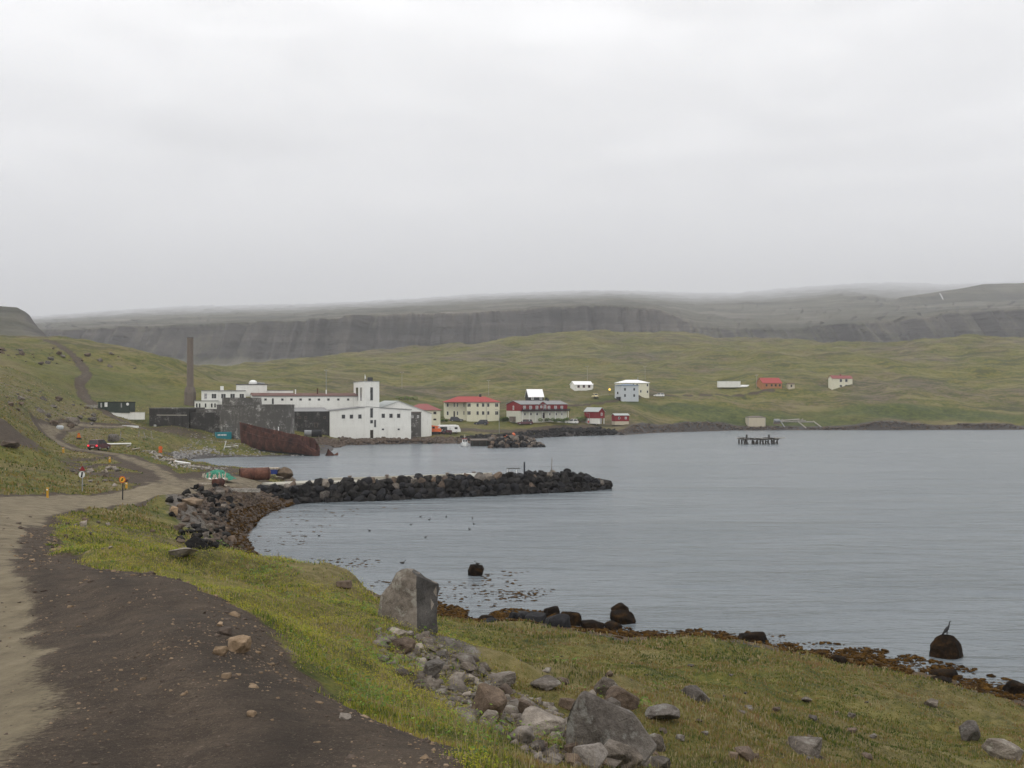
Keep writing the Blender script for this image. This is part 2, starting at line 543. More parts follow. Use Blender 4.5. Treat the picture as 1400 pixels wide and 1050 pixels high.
# ------------------------------------------------------------ the land: one fine sheet, split by what covers it
NU, NV = 580, 680
u = np.linspace(-.98, .98, NU)
vv = np.exp(np.linspace(math.log(3.0), math.log(1400.0), NV))
UU, VV = np.meshgrid(u, vv)
YY = VV - 4.0
XX = UU * (VV + 4)
ZZ, DIRT, PALE, SD = gz_full(XX, YY)
PX = 700 + F * XX / np.maximum(YY, 3)
near_sh = 1 - sstep(YY, 100, 130)
shore_w = 3.2 + 6.5 * np.exp(-(((PX - 330) / 70) ** 2 + ((YY - 112) / 30) ** 2)) + 2.5 * sstep(YY, 220, 300)
shore_m = 1 - sstep(SD, shore_w * .6, shore_w * 1.25)
shore_m = shore_m * np.clip(1.3 - ZZ * .22 * (1 - .6 * sstep(YY, 200, 300)), 0, 1)
weed_m = np.where(YY < 205, 1 - sstep(SD, 1.2 + 5 * np.exp(-((YY - 112) / 30) ** 2), 3.5 + 9 * np.exp(-((YY - 112) / 30) ** 2)), .25 * np.exp(-((YY - 262) / 20) ** 2))
rub = np.exp(-((((PX - 590 - (YY < 18) * (18 - YY) * 16) / 75) ** 2 + ((YY - 18) / 9) ** 2)) ** 1.5) * .72
rub = np.maximum(rub, .95 * np.exp(-(((PX - 262) / 42) ** 2 + ((YY - 98) / 22) ** 2) ** 2))
rub = np.maximum(rub, .5 * np.exp(-(((PX - 40) / 130) ** 2 + ((YY - 230) / 85) ** 2) ** 2))
rub = np.maximum(rub, .40 * np.exp(-(((PX - 120) / 160) ** 2 + ((YY - 425) / 30) ** 2) ** 2))
rub = np.maximum(rub, .45 * np.exp(-(((PX - 130) / 70) ** 2 + ((YY - 108) / 16) ** 2) ** 2))
rub = np.maximum(rub, .36 * sstep(YY, 640, 900))
rub = np.maximum(rub, .5 * np.exp(-((DIRT - .2) / .18) ** 2) * (1 - sstep(YY, 30, 60)))
rub = np.maximum(rub, .55 * np.exp(-(((PX - 500) / 120) ** 2 + ((YY - 338) / 11) ** 2) ** 2))
lush = .95 * np.exp(-(((PX - 1000) / 210) ** 2 + ((YY - 492) / 22) ** 2) ** 2)
lush = np.maximum(lush, .8 * np.exp(-(((PX - 1270) / 200) ** 2 + ((YY - 515) / 18) ** 2) ** 2))
lush = np.maximum(lush, .5 * np.exp(-(((PX - 150) / 200) ** 2 + ((YY - 345) / 75) ** 2) ** 2))
lush = np.maximum(lush, .6 * np.exp(-(((PX - 600) / 150) ** 2 + ((YY - 450) / 40) ** 2) ** 2))
lush = np.maximum(lush, .40 * (1 - sstep(YY, 20, 90)) * sstep(PX, 620, 900))
lush = np.maximum(lush, .45 * np.exp(-(((PX - 170) / 90) ** 2 + ((YY - 45) / 25) ** 2) ** 2))
FAR = sstep(YY, 250, 520)
_dw = poly_d(XX, YY, ROAD_A)[0] + fbm(XX * .4, YY * .4, 24, 2) * .25
DAMP = np.maximum(np.exp(-((_dw - 2.65) / .24) ** 2), .6 * np.exp(-((_dw - 1.75) / .2) ** 2)) * (1 - sstep(YY, 15, 30)) * np.clip(.8 + fbm(XX * .5, YY * .3, 26, 3) * 1.2, 0, 1)
V = np.stack([XX, YY, ZZ], -1).reshape(-1, 3)
idx = np.arange(NU * NV).reshape(NV, NU)
Q = np.stack([idx[:-1, :-1], idx[:-1, 1:], idx[1:, 1:], idx[1:, :-1]], -1).reshape(-1, 4)


def fmean(A):
    return (A[:-1, :-1] + A[:-1, 1:] + A[1:, 1:] + A[1:, :-1]).ravel() / 4


fz, fd, fs, fsd = fmean(ZZ), fmean(DIRT), fmean(shore_m), fmean(SD)
live = fz > -1.6
is_road = live & (fd > .5)
is_beach = live & ~is_road & ((fsd < 0) | (fs > .5))
is_gr = live & ~is_road & ~is_beach
ATT = dict(dirt=DIRT, pale=PALE, shore=shore_m, weed=weed_m, damp=DAMP, rocky=rub, lush=lush, far=FAR)
for nm, msk in (('ground', is_gr), ('road', is_road), ('beach', is_beach)):
    f = Q[msk]
    used, inv = np.unique(f, return_inverse=True)
    me = np_mesh(nm, V[used], inv.reshape(-1, 4), MG, True, {k: a.ravel()[used] for k, a in ATT.items()})
    o = add(nm, me)
    o['kind'] = 'structure'

# ------------------------------------------------------------ water
m, t = new_mat('sea_water')
p = t.pos()
p2 = t.scale(p, (1, 1, 1))
w1 = t.noise(t.scale(p, (.55, 1.5, 1)), .55, 3, .6, .3)
w2 = t.noise(t.scale(p, (.6, 1.4, 1)), 2.1, 3, .6)
w3 = t.noise(t.scale(p, (.30, 1.0, 1)), .07, 3, .6, .5)
calm = t.step(w3, .35, .68, .55, 1.25)
w4 = t.noise(t.scale(p, (.22, 1.0, 1)), .26, 4, .6, .4)
hh = t.math('MULTIPLY', t.math('ADD', t.math('ADD', t.math('MULTIPLY', w1, 1.0), t.math('MULTIPLY', w2, .30)), t.math('MULTIPLY', w4, 2.6)), calm)
nb = t.bump(hh, 1.0, .42)
t.surf((.125, .145, .160), .25, nb, .5, IOR=1.333)
nx, ny = 2, 2
wx = [(-900, 20), (900, 20), (900, 620), (-900, 620)]
wm = np_mesh('water', [(x, y, 0) for x, y in wx], [(0, 1, 2, 3)], m)
o = add('water', wm)
o['kind'] = 'structure'

# ------------------------------------------------------------ mountains
m, t = new_mat('mountain_rock')
p = t.pos()
a1 = t.noise(t.scale(p, (1, 1, 2.5)), .004, 6, .6)
a2 = t.noise(t.scale(p, (1, .4, .3)), .02, 5, .65)
a3 = t.noise(t.scale(p, (.35, .35, 5)), .012, 5, .6)
vv_ = t.math('ADD', t.math('MULTIPLY', a1, .45), t.math('ADD', t.math('MULTIPLY', a2, .12), t.math('MULTIPLY', a3, .43)))
green = t.ramp(vv_, [(.36, (.026, .026, .020)), (.48, (.062, .060, .042)), (.56, (.10, .092, .070)), (.64, (.16, .145, .125))])
rock = t.ramp(vv_, [(.36, (.022, .020, .020)), (.48, (.046, .042, .040)), (.62, (.085, .076, .068))])
sepn = t.new('ShaderNodeSeparateXYZ')
t.put(sepn.inputs[0], t.new('ShaderNodeNewGeometry').outputs['Normal'])
steep = t.step(t.math('ADD', sepn.outputs['Z'], t.math('MULTIPLY', t.math('SUBTRACT', a2, .5), .5)), .70, .93)
t.surf(t.mix(steep, rock, green), .95, t.bump(t.math('ADD', a2, a3), .8, 12), .2)
MM = m


def mountain(name, rows, pxs, amp, seed, per=6, mat=None):
    """sheet through a set of (distance, {photo x: photo y}) lines, roughened by ribs and gullies"""
    n = len(pxs)
    py = np.array([np.interp(pxs, [q[0] for q in r[1]], [q[1] for q in r[1]]) for r in rows])
    Yr = np.array([r[0] for r in rows], float)
    am = np.array([r[2] for r in rows], float)
    k = (len(rows) - 1) * per + 1
    s = np.linspace(0, len(rows) - 1, k)
    i = np.minimum(s.astype(int), len(rows) - 2)
    fr = (s - i)[:, None]
    Y = np.exp(np.log(Yr[i])[:, None] * (1 - fr) + np.log(Yr[i + 1])[:, None] * fr) * np.ones((1, n))
    z = CAMZ - (py[i] * (1 - fr) + py[i + 1] * fr - HZ) / F * Y
    A = am[i][:, None] * (1 - fr) + am[i + 1][:, None] * fr
    X = (np.array(pxs)[None, :] - 700) / F * Y
    g = np.abs(fbm(X / 60, Y / 900, seed, 5, .6)) * -2 + .35
    Y2 = Y + A * amp * g * 2.2
    z = z + A * amp * (.30 * fbm(X / 120, Y / 120, seed + 5, 4) + .12 * g) * (Y / 1800) ** .3
    P = np.stack([X, Y2, z], -1).reshape(-1, 3)
    ix = np.arange(k * n).reshape(k, n)
    q = np.stack([ix[:-1, :-1], ix[:-1, 1:], ix[1:, 1:], ix[1:, :-1]], -1).reshape(-1, 4)
    o = add(name, np_mesh(name, P, q, mat or MM, True))
    o['kind'] = 'structure'
    return o


PXS = np.linspace(-700, 2100, 900)
edge = [(-700, 465), (0, 456), (100, 452), (200, 447), (400, 440), (480, 436), (560, 430), (640, 427), (700, 424), (780, 420), (850, 420), (900, 424), (950, 442), (1000, 450), (1100, 448), (1200, 440), (1300, 428), (1400, 424), (2100, 420)]
mid_ = [(-700, 452), (60, 442), (200, 434), (400, 428), (560, 420), (700, 412), (850, 408), (950, 418), (1080, 413), (1150, 405), (1230, 412), (1330, 408), (1400, 405), (2100, 400)]
top = [(-700, 440), (60, 432), (150, 425), (250, 419), (400, 416), (480, 413), (560, 409), (640, 403), (720, 400), (800, 397), (880, 398), (930, 400), (1000, 401), (1080, 394), (1150, 389), (1230, 386), (1290, 389), (1400, 385), (2100, 380)]
mountain('mountain', [(1320, [(0, 556)], 0), (1560, [(-700, 520), (2100, 520)], 6), (1720, [(-700, 500), (700, 485), (900, 478), (1000, 474), (1400, 470), (2100, 465)], 22), (1800, edge, 26), (3300, mid_, 26), (21000, top, 60), (23000, [(q, v + 2) for q, v in top], 40)], PXS, 1.0, 40, 14)
ridge = mountain('ridge', [(2300, [(0, 560)], 0), (2700, [(1150, 470), (1300, 440), (1400, 430), (2100, 420)], 10), (2950, [(1100, 470), (1180, 430), (1230, 407), (1280, 399), (1310, 395), (1345, 389), (1400, 387), (1500, 384), (2100, 370)], 12), (3600, [(1100, 500), (1230, 430), (1400, 402), (2100, 390)], 20)], np.linspace(1100, 2100, 260), .6, 60, 8)
mountain('hill', [(760, [(0, 560)], 0), (900, [(-700, 470), (0, 462), (60, 478), (110, 500)], 8), (1010, [(-700, 425), (0, 432), (30, 442), (60, 462), (110, 505)], 10), (1080, [(-700, 395), (-100, 412), (0, 418), (25, 420), (42, 430), (56, 446), (64, 462), (110, 520)], 6), (1300, [(-700, 405), (0, 430), (60, 480), (110, 540)], 10)], np.linspace(-700, 110, 260), .8, 80, 8)

# snow streak left in a gully high on the far slope
bpy.context.view_layer.update()
sv = []
for px, py in ((1284, 401), (1285.2, 401), (1285.5, 403.5), (1287.3, 403.5), (1287, 406.5), (1288.8, 406.5), (1289, 410), (1290, 410)):
    d = (Vector(at(px, py, 1000)) - Vector((0, 0, CAMZ))).normalized()
    ok_, co, nr, fi = ridge.ray_cast(Vector((0, 0, CAMZ)), d)
    if ok_:
        sv.append(tuple(co + nr * .6))
if len(sv) == 8:
    m, t = new_mat('old_snow')
    t.surf((.46, .46, .47), .8)
    o = add('snow_patch', np_mesh('snow_patch', sv, [(0, 1, 3, 2), (2, 3, 5, 4), (4, 5, 7, 6)], m))
    o['kind'] = 'stuff'
# ------------------------------------------------------------ haze
m = bpy.data.materials.new('haze')
m.use_nodes = True
t = NT(m.node_tree)
pv = t.new('ShaderNodeVolumePrincipled')
pv.inputs['Color'].default_value = (.93, .95, 1, 1)
pv.inputs['Density'].default_value = 1.15e-4
pv.inputs['Anisotropy'].default_value = 0.0
oo = t.new('ShaderNodeOutputMaterial')
t.t.links.new(pv.outputs[0], oo.inputs['Volume'])
HZX, HZY0, HZY1, HZZ0, HZZ1 = 27000, -200, 24000, -4, 2950
hv = [(x, y, z) for z in (HZZ0, HZZ1) for y in (HZY0, HZY1) for x in (-HZX, HZX)]
hm = np_mesh('haze', hv, [(0, 2, 3, 1), (4, 5, 7, 6), (0, 1, 5, 4), (2, 6, 7, 3), (0, 4, 6, 2), (1, 3, 7, 5)], m)
o = add('haze', hm)
o['kind'] = 'stuff'
# ============================================================ building tools
def simple_mat(name, cols, sc=1.0, rough=.85, bump=0.0, bdist=.05, stretch=(1, 1, 1), spec=.3, metal=0.0, det=5, con=1.6, local=False):
    """noise-mottled surface; cols = colours from low to high noise"""
    m, t = new_mat(name)
    p = t.new('ShaderNodeTexCoord').outputs['Object'] if local else t.pos()
    p = t.scale(p, stretch)
    a = t.noise(p, sc, det, .6, .3)
    b = t.noise(p, sc * 5.3, 3, .6)
    v = t.math('ADD', t.math('MULTIPLY', a, .68), t.math('MULTIPLY', b, .32))
    v = t.math('ADD', t.math('MULTIPLY', t.math('SUBTRACT', v, .5), con), .5)
    n = len(cols)
    c = t.ramp(v, [(.25 + .5 * i / max(1, n - 1), cc) for i, cc in enumerate(cols)])
    nb = t.bump(v, bump, bdist) if bump else None
    t.surf(c, rough, nb, spec, metal)
    return m


def wall_paint(name, base, dirt, amount=.35, stain=None):
    """painted render with rain streaks and worn patches"""
    m, t = new_mat(name)
    p = t.pos()
    st = t.noise(t.scale(p, (1.2, 1.2, .12)), 1.1, 5, .65)
    pa = t.noise(p, .35, 5, .65)
    fi = t.noise(p, 2.6, 4, .65)
    v = t.math('ADD', t.math('MULTIPLY', st, .45), t.math('ADD', t.math('MULTIPLY', pa, .35), t.math('MULTIPLY', fi, .2)))
    c = t.mix(t.math('MULTIPLY', t.step(v, .48, .66), amount), base, dirt)
    if stain:
        c = t.mix(t.math('MULTIPLY', t.step(t.math('ADD', t.math('MULTIPLY', pa, .6), t.math('MULTIPLY', fi, .4)), .52, .64), stain[1]), c, stain[0])
    t.surf(c, .85, t.bump(fi, .15, .03), .25)
    return m


M_WHITE = wall_paint('white_wall_paint', (.70, .70, .66), (.36, .35, .31), .35)
M_CREAM = wall_paint('cream_wall_paint', (.60, .58, .45), (.36, .34, .26), .3)
M_CREAMG = wall_paint('grey_cream_wall_paint', (.52, .52, .44), (.28, .28, .25), .4)
M_BLUEG = wall_paint('blue_grey_wall_paint', (.47, .50, .515), (.32, .34, .35), .3)
M_REDW = wall_paint('red_wall_paint', (.20, .018, .022), (.10, .015, .016), .4)
M_ORANGE = wall_paint('orange_wall_paint', (.33, .15, .065), (.24, .12, .06), .5)
M_BEIGE = wall_paint('beige_wall_paint', (.46, .41, .31), (.30, .26, .19), .35)
M_BLACKW = wall_paint('black_wall_paint', (.018, .018, .02), (.04, .04, .04), .4)
M_CONC = wall_paint('dark_weathered_concrete', (.088, .083, .076), (.165, .157, .146), .9, ((.42, .41, .39), .8))
M_CONCD = wall_paint('sooty_concrete', (.032, .030, .028), (.070, .066, .060), .8, ((.24, .235, .22), .55))
M_CONCB = wall_paint('brown_concrete', (.145, .120, .10), (.085, .072, .062), .7)
M_CONCL = wall_paint('pale_concrete', (.36, .34, .29), (.20, .185, .16), .6)
M_RROOF = wall_paint('red_roof_sheet', (.30, .06, .055), (.22, .065, .06), .6)
M_RUSTR = wall_paint('brown_red_roof_sheet', (.115, .055, .045), (.20, .17, .15), .7)
M_PINKR = wall_paint('faded_red_roof_sheet', (.24, .085, .08), (.19, .09, .085), .6)
M_GREYR = wall_paint('grey_roof_sheet', (.22, .22, .22), (.13, .125, .12), .5)
M_LIGHTR = wall_paint('pale_roof_sheet', (.36, .38, .37), (.24, .25, .24), .4)
M_WROOF = wall_paint('white_roof_sheet', (.82, .82, .82), (.62, .62, .61), .25)
M_BROOF = wall_paint('blue_roof_sheet', (.16, .21, .27), (.12, .15, .19), .3)
M_WOODG = simple_mat('grey_driftwood', [(.10, .09, .08), (.26, .24, .21), (.42, .40, .36)], 3, .9, .3)
M_WOODD = simple_mat('dark_wet_timber', [(.012, .011, .010), (.035, .03, .026), (.07, .06, .05)], 2, .8, .3)
M_WOODB = simple_mat('brown_timber', [(.06, .04, .025), (.14, .10, .065)], 2, .85, .2)
M_RUST = simple_mat('rust', [(.018, .009, .008), (.046, .018, .014), (.075, .028, .019), (.125, .055, .036)], .45, .85, .3, .05, (1, 1, .7), con=2.0)
M_RUSTL = simple_mat('light_rust', [(.045, .020, .014), (.105, .042, .027), (.16, .075, .048)], 1.2, .85, .3, .04)
M_DARKM = simple_mat('dark_metal', [(.012, .012, .013), (.03, .03, .032)], 2, .5, spec=.5)
M_GREYM = simple_mat('grey_metal', [(.14, .145, .15), (.26, .265, .27)], 2, .5, spec=.5)
M_STEEL = simple_mat('galvanised_steel', [(.22, .22, .22), (.36, .36, .36)], 4, .45, metal=.6)
M_WPAINT = simple_mat('white_enamel', [(.60, .60, .58), (.80, .80, .78)], 1.5, .4, spec=.5)
M_OPAINT = simple_mat('orange_enamel', [(.50, .085, .02), (.72, .15, .03)], 1.5, .45, spec=.5)
M_YPAINT = simple_mat('yellow_enamel', [(.42, .22, .02), (.58, .33, .035)], 3, .5)
M_TEAL = simple_mat('teal_container_paint', [(.010, .14, .17), (.018, .22, .26)], .8, .6)
M_GREEND = simple_mat('dark_green_paint', [(.022, .032, .026), (.04, .055, .045)], .6, .7)
M_RUBBER = simple_mat('black_rubber', [(.010, .010, .010), (.022, .022, .021)], 5, .8)
M_MAROON = simple_mat('maroon_car_paint', [(.055, .008, .012), (.085, .014, .018)], 1, .25, spec=.6)
M_NAVY = simple_mat('dark_blue_car_paint', [(.018, .022, .032), (.034, .038, .052)], 1, .25, spec=.6)
M_CREAMC = simple_mat('pale_yellow_car_paint', [(.55, .48, .24), (.66, .58, .32)], 1, .3, spec=.6)
M_GREENN = simple_mat('green_netting', [(.012, .07, .045), (.04, .20, .13), (.08, .30, .21)], 3, .9, .6)
M_BLUET = simple_mat('blue_plastic', [(.010, .022, .12), (.02, .045, .22)], 2, .5)
M_PALEJ = simple_mat('bleached_debris', [(.14, .10, .07), (.34, .29, .23), (.58, .54, .47)], 6, .85)
M_BEACHST = simple_mat('grey_shingle', [(.09, .085, .08), (.22, .21, .20), (.36, .35, .33)], 2.5, .9, .4)
m, t = new_mat('window_glass')
t.surf(t.ramp(t.noise(t.pos(), .8, 2), [(.3, (.008, .009, .010)), (.7, (.028, .030, .033))]), .12, None, .5)
M_GLASS = m
m, t = new_mat('curtained_glass')
t.surf(t.ramp(t.noise(t.pos(), 1.5, 2), [(.3, (.16, .17, .20)), (.7, (.44, .42, .38))]), .2, None, .5)
M_CURT = m
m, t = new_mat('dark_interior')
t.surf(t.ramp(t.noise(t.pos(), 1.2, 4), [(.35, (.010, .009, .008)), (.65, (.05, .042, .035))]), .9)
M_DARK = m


def lamp_mat(name, col, s):
    m, t = new_mat(name)
    t.surf(col, .3, None, .5, **{'Emission Color': (*col, 1), 'Emission Strength': s})
    return m


M_TAIL = lamp_mat('lit_tail_light', (.85, .03, .05), 1.3)
M_YLAMP = lamp_mat('lit_yellow_lamp', (1, .62, .12), .9)
M_REDL = simple_mat('red_lens', [(.25, .01, .01), (.35, .02, .02)], 3, .3)


class MB:
    def __init__(s):
        s.v, s.f = [], []

    def poly(s, pts):
        b = len(s.v)
        s.v += [tuple(p) for p in pts]
        s.f.append(tuple(range(b, b + len(pts))))
        return s

    def box(s, x0, y0, z0, x1, y1, z1):
        x0, x1 = min(x0, x1), max(x0, x1)
        y0, y1 = min(y0, y1), max(y0, y1)
        z0, z1 = min(z0, z1), max(z0, z1)
        b = len(s.v)
        s.v += [(x0, y0, z0), (x1, y0, z0), (x1, y1, z0), (x0, y1, z0), (x0, y0, z1), (x1, y0, z1), (x1, y1, z1), (x0, y1, z1)]
        s.f += [tuple(b + i for i in q) for q in ((0, 3, 2, 1), (4, 5, 6, 7), (0, 1, 5, 4), (1, 2, 6, 5), (2, 3, 7, 6), (3, 0, 4, 7))]
        return s

    def prism(s, prof, a, b, axis='y'):
        """closed outline in the plane across AXIS, pushed from a to b"""
        def P(u, w, q):
            return (u, q, w) if axis == 'y' else ((q, u, w) if axis == 'x' else (u, w, q))
        n = len(prof)
        k = len(s.v)
        s.v += [P(u, w, a) for u, w in prof] + [P(u, w, b) for u, w in prof]
        s.f.append(tuple(k + i for i in range(n)))
        s.f.append(tuple(k + n + i for i in reversed(range(n))))
        for i in range(n):
            j = (i + 1) % n
            s.f.append((k + i, k + n + i, k + n + j, k + j))
        return s

    def rod(s, p0, p1, r0, r1=None, n=8, caps=True):
        r1 = r0 if r1 is None else r1
        p0, p1 = Vector(p0), Vector(p1)
        d = (p1 - p0).normalized()
        a = d.cross(Vector((0, 0, 1)))
        if a.length < 1e-3:
            a = Vector((1, 0, 0))
        a.normalize()
        c = d.cross(a)
        k = len(s.v)
        for p, r in ((p0, r0), (p1, r1)):
            for i in range(n):
                t_ = 2 * math.pi * (i + .5) / n
                s.v.append(tuple(p + a * (r * math.cos(t_)) + c * (r * math.sin(t_))))
        for i in range(n):
            j = (i + 1) % n
            s.f.append((k + i, k + j, k + n + j, k + n + i))
        if caps:
            s.f.append(tuple(k + i for i in reversed(range(n))))
            s.f.append(tuple(k + n + i for i in range(n)))
        return s

    def loft(s, rings, caps=True, closed=True):
        k = len(s.v)
        n = len(rings[0])
        for r in rings:
            s.v += [tuple(p) for p in r]
        for q in range(len(rings) - 1):
            for i in range(n if closed else n - 1):
                j = (i + 1) % n
                s.f.append((k + q * n + i, k + q * n + j, k + (q + 1) * n + j, k + (q + 1) * n + i))
        if caps:
            s.f.append(tuple(k + i for i in reversed(range(n))))
            s.f.append(tuple(k + (len(rings) - 1) * n + i for i in range(n)))
        return s

    def mesh(s, name, mat, smooth=False, fix=True):
        me = bpy.data.meshes.new(name)
        me.from_pydata(s.v, [], s.f)
        me.materials.append(mat)
        if fix:
            bm = bmesh.new()
            bm.from_mesh(me)
            bmesh.ops.recalc_face_normals(bm, faces=bm.faces)
            bm.to_mesh(me)
            bm.free()
        if smooth:
            for p in me.polygons:
                p.use_smooth = True
        return me

    def build(s, name, mat, parent=None, loc=None, rot=None, smooth=False):
        return add(name, s.mesh(name, mat, smooth), parent, loc, rot)


def empty(name, loc, rz=0.0, label=None, cat=None, group=None):
    o = add(name, None, None, loc, (0, 0, rz))
    o.empty_display_size = .5
    return tag(o, label, cat, group)


class Fr:
    """local frame of a building: x along its front, y into it, z up; reads photo pixels on its own planes"""
    def __init__(s, name, px, py, Y, rz, label, cat, group=None):
        s.X0, s.Y0, s.Z0 = at(px, py, Y)
        s.c, s.s = math.cos(R(rz)), math.sin(R(rz))
        s.rz = R(rz)
        s.root = empty(name, (s.X0, s.Y0, s.Z0), s.rz, label, cat, group)

    def x(s, px, y=0.0):
        k = (px - 700) / F
        return (k * (s.Y0 + y * s.c) - s.X0 + y * s.s) / (s.c - k * s.s)

    def y(s, px, x):
        k = (px - 700) / F
        return (s.X0 + x * s.c - k * (s.Y0 + x * s.s)) / (s.s + k * s.c)

    def z(s, py, x=0.0, y=0.0):
        Y = s.Y0 + x * s.s + y * s.c
        return CAMZ - (py - HZ) / F * Y - s.Z0


WINC = {}


def win_mesh(w, h, fm, gm, bars):
    key = (round(w, 1), round(h, 1), fm.name, gm.name, bars)
    if key not in WINC:
        w, h = key[0], key[1]
        b = min(.09, w * .13)
        a = MB()
        a.box(-w / 2, -.07, 0, -w / 2 + b, 0, h).box(w / 2 - b, -.07, 0, w / 2, 0, h)
        a.box(-w / 2 + b, -.07, 0, w / 2 - b, 0, b).box(-w / 2 + b, -.07, h - b, w / 2 - b, 0, h)
        if bars:
            a.box(-b * .35, -.06, b, b * .35, 0, h - b)
        g = MB().box(-w / 2 + b, -.03, b, w / 2 - b, -.005, h - b)
        WINC[key] = (a.mesh('window', fm), g.mesh('pane', gm))
    return WINC[key]


def win(fr, px, py, wpx, hpx, y=0.0, fm=None, gm=None, side=None, bars=False, name='window'):
    """a window centred on a photo pixel of a wall: the front at depth y, or the left side wall at x = side"""
    fm, gm = fm or M_WHITE, gm or M_GLASS
    if side is None:
        x = fr.x(px, y)
        Y = fr.Y0 + x * fr.s + y * fr.c
        w = wpx * Y / F / max(.3, fr.c)
        rot = 0
        yy = y
    else:
        x = side
        yy = fr.y(px, side)
        Y = fr.Y0 + x * fr.s + yy * fr.c
        w = abs(fr.y(px - wpx / 2, side) - fr.y(px + wpx / 2, side))
        rot = R(-90)
    h = hpx * Y / F
    z = fr.z(py, x, yy) - h / 2
    fme, gme = win_mesh(max(.3, w), max(.3, h), fm, gm, bars)
    f = add(name, fme, fr.root, (x, yy, z), (0, 0, rot))
    add('pane', gme, f)
    return f


def wall_box(fr, x0, x1, y0, y1, z0, z1, mat, name='wall'):
    return MB().box(x0, y0, z0, x1, y1, z1).build(name, mat, fr.root)


def gable_x(fr, x0, x1, y0, y1, ze, zr, mat, over=.3, th=.16, gmat=None, name='roof'):
    """roof with its ridge along x; gmat closes the gable ends"""
    ym = (y0 + y1) / 2
    sl = (zr - ze) / (ym - y0)
    a, b = y0 - over, y1 + over
    za = ze - over * sl
    if gmat:
        MB().prism([(y0 + .01, ze), (y1 - .01, ze), (ym, zr - .02)], x0 + .01, x1 - .01, 'x').build('gable', gmat, fr.root)
    return MB().prism([(a, za + .02), (ym, zr + .02), (b, za + .02), (b, za + th), (ym, zr + th), (a, za + th)], x0 - over, x1 + over, 'x').build(name, mat, fr.root)


def gable_y(fr, x0, x1, y0, y1, ze, zr, mat, over=.3, th=.16, gmat=None, xm=None, name='roof'):
    xm = (x0 + x1) / 2 if xm is None else xm
    sl = (zr - ze) / (xm - x0)
    sr = (zr - ze) / (x1 - xm)
    if gmat:
        MB().prism([(x0 + .01, ze), (x1 - .01, ze), (xm, zr - .02)], y0 + .01, y1 - .01, 'y').build('gable', gmat, fr.root)
    return MB().prism([(x0 - over, ze - over * sl + .02), (xm, zr + .02), (x1 + over, ze - over * sr + .02), (x1 + over, ze - over * sr + th), (xm, zr + th), (x0 - over, ze - over * sl + th)], y0 - over, y1 + over, 'y').build(name, mat, fr.root)


def hip(fr, x0, x1, y0, y1, ze, zr, mat, over=.4, name='roof'):
    x0, x1, y0, y1 = x0 - over, x1 + over, y0 - over, y1 + over
    ym = (y0 + y1) / 2
    d = min((y1 - y0) / 2, (x1 - x0) / 2 * .92)
    b = MB()
    b.v = [(x0, y0, ze), (x1, y0, ze), (x1, y1, ze), (x0, y1, ze), (x0, y0, ze + .18), (x1, y0, ze + .18), (x1, y1, ze + .18), (x0, y1, ze + .18), (x0 + d, ym, zr), (x1 - d, ym, zr)]
    b.f = [(0, 3, 2, 1), (0, 1, 5, 4), (1, 2, 6, 5), (2, 3, 7, 6), (3, 0, 4, 7), (4, 5, 9, 8), (5, 6, 9), (6, 7, 8, 9), (7, 4, 8)]
    return b.build(name, mat, fr.root)


# ============================================================ the herring factory
fr = Fr('factory', 451, 600, 336, 18, 'large white factory with a square window tower and long rear wing at the harbour', 'factory')
xr = fr.x(562)
zb = -2.5
zl, zt0, zr_ = fr.z(562, 0), fr.z(556.5, fr.x(490)), fr.z(560.5, xr)
xm = fr.x(502)
DEP = 26
MB().prism([(0, zb), (xr, zb), (xr, zr_), (xm, zt0), (0, zl)], 0, DEP).build('wall', M_WHITE, fr.root)
MB().prism([(-.25, zl + .02), (xm, zt0 + .02), (xr + .25, zr_ + .02), (xr + .25, zr_ + .22), (xm, zt0 + .22), (-.25, zl + .22)], -.25, DEP).build('roof', M_GREYR, fr.root)
wall_box(fr, .05, xr - .05, -.10, -.003, zb, fr.z(583), M_WHITE, 'plinth')
# tower
tx0, tx1 = fr.x(498), fr.x(518.5)
ty1 = fr.y(483.5, tx0)
tz = fr.z(521.5, tx0)
wall_box(fr, tx0, tx1, -.16, ty1, zb, tz, M_WHITE, 'tower')
wall_box(fr, tx0 - .12, tx1 + .12, -.3, ty1 + .12, tz + .003, tz + .2, M_GREYR, 'tower_cap')
for px, py, w, h in ((508, 538.5, 3.6, 18), (508, 564.5, 3.8, 13), (508, 576.5, 3.6, 4.6), (512.8, 579, 2.6, 10)):
    win(fr, px, py, w, h, -.16, M_GREYR)
win(fr, 508.2, 593.5, 4, 11, -.16, M_WOODB, M_DARK, name='door')
win(fr, 488.3, 538.8, 3.0, 18, side=tx0, fm=M_GREYR)
win(fr, 493.6, 538.8, 2.6, 18, side=tx0, fm=M_GREYR, gm=M_CURT)
for px in (469.5, 480.5, 492):
    win(fr, px, 569.5, 4.4, 5.6, 0, M_GREYR)
for px in (524, 534.5, 545):
    win(fr, px, 568.5, 4.2, 5.6, 0, M_GREYR)
for px in (523.5, 545):
    win(fr, px, 587, 2.8, 2.2, -.10, M_GREYR)
vx = (tx0 + tx1) / 2
MB().box(vx - 1.2, 1, tz + .2, vx + .5, 2.6, tz + 1.5).build('roof_tank', M_DARKM, fr.root)
MB().rod((tx0 + .35, .6, tz + .2), (tx0 + .35, .6, tz + 2.6), .06).box(tx0 + .25, .4, tz + 1.0, tx0 + .6, .7, tz + 2.0).build('mast', M_WPAINT, fr.root)
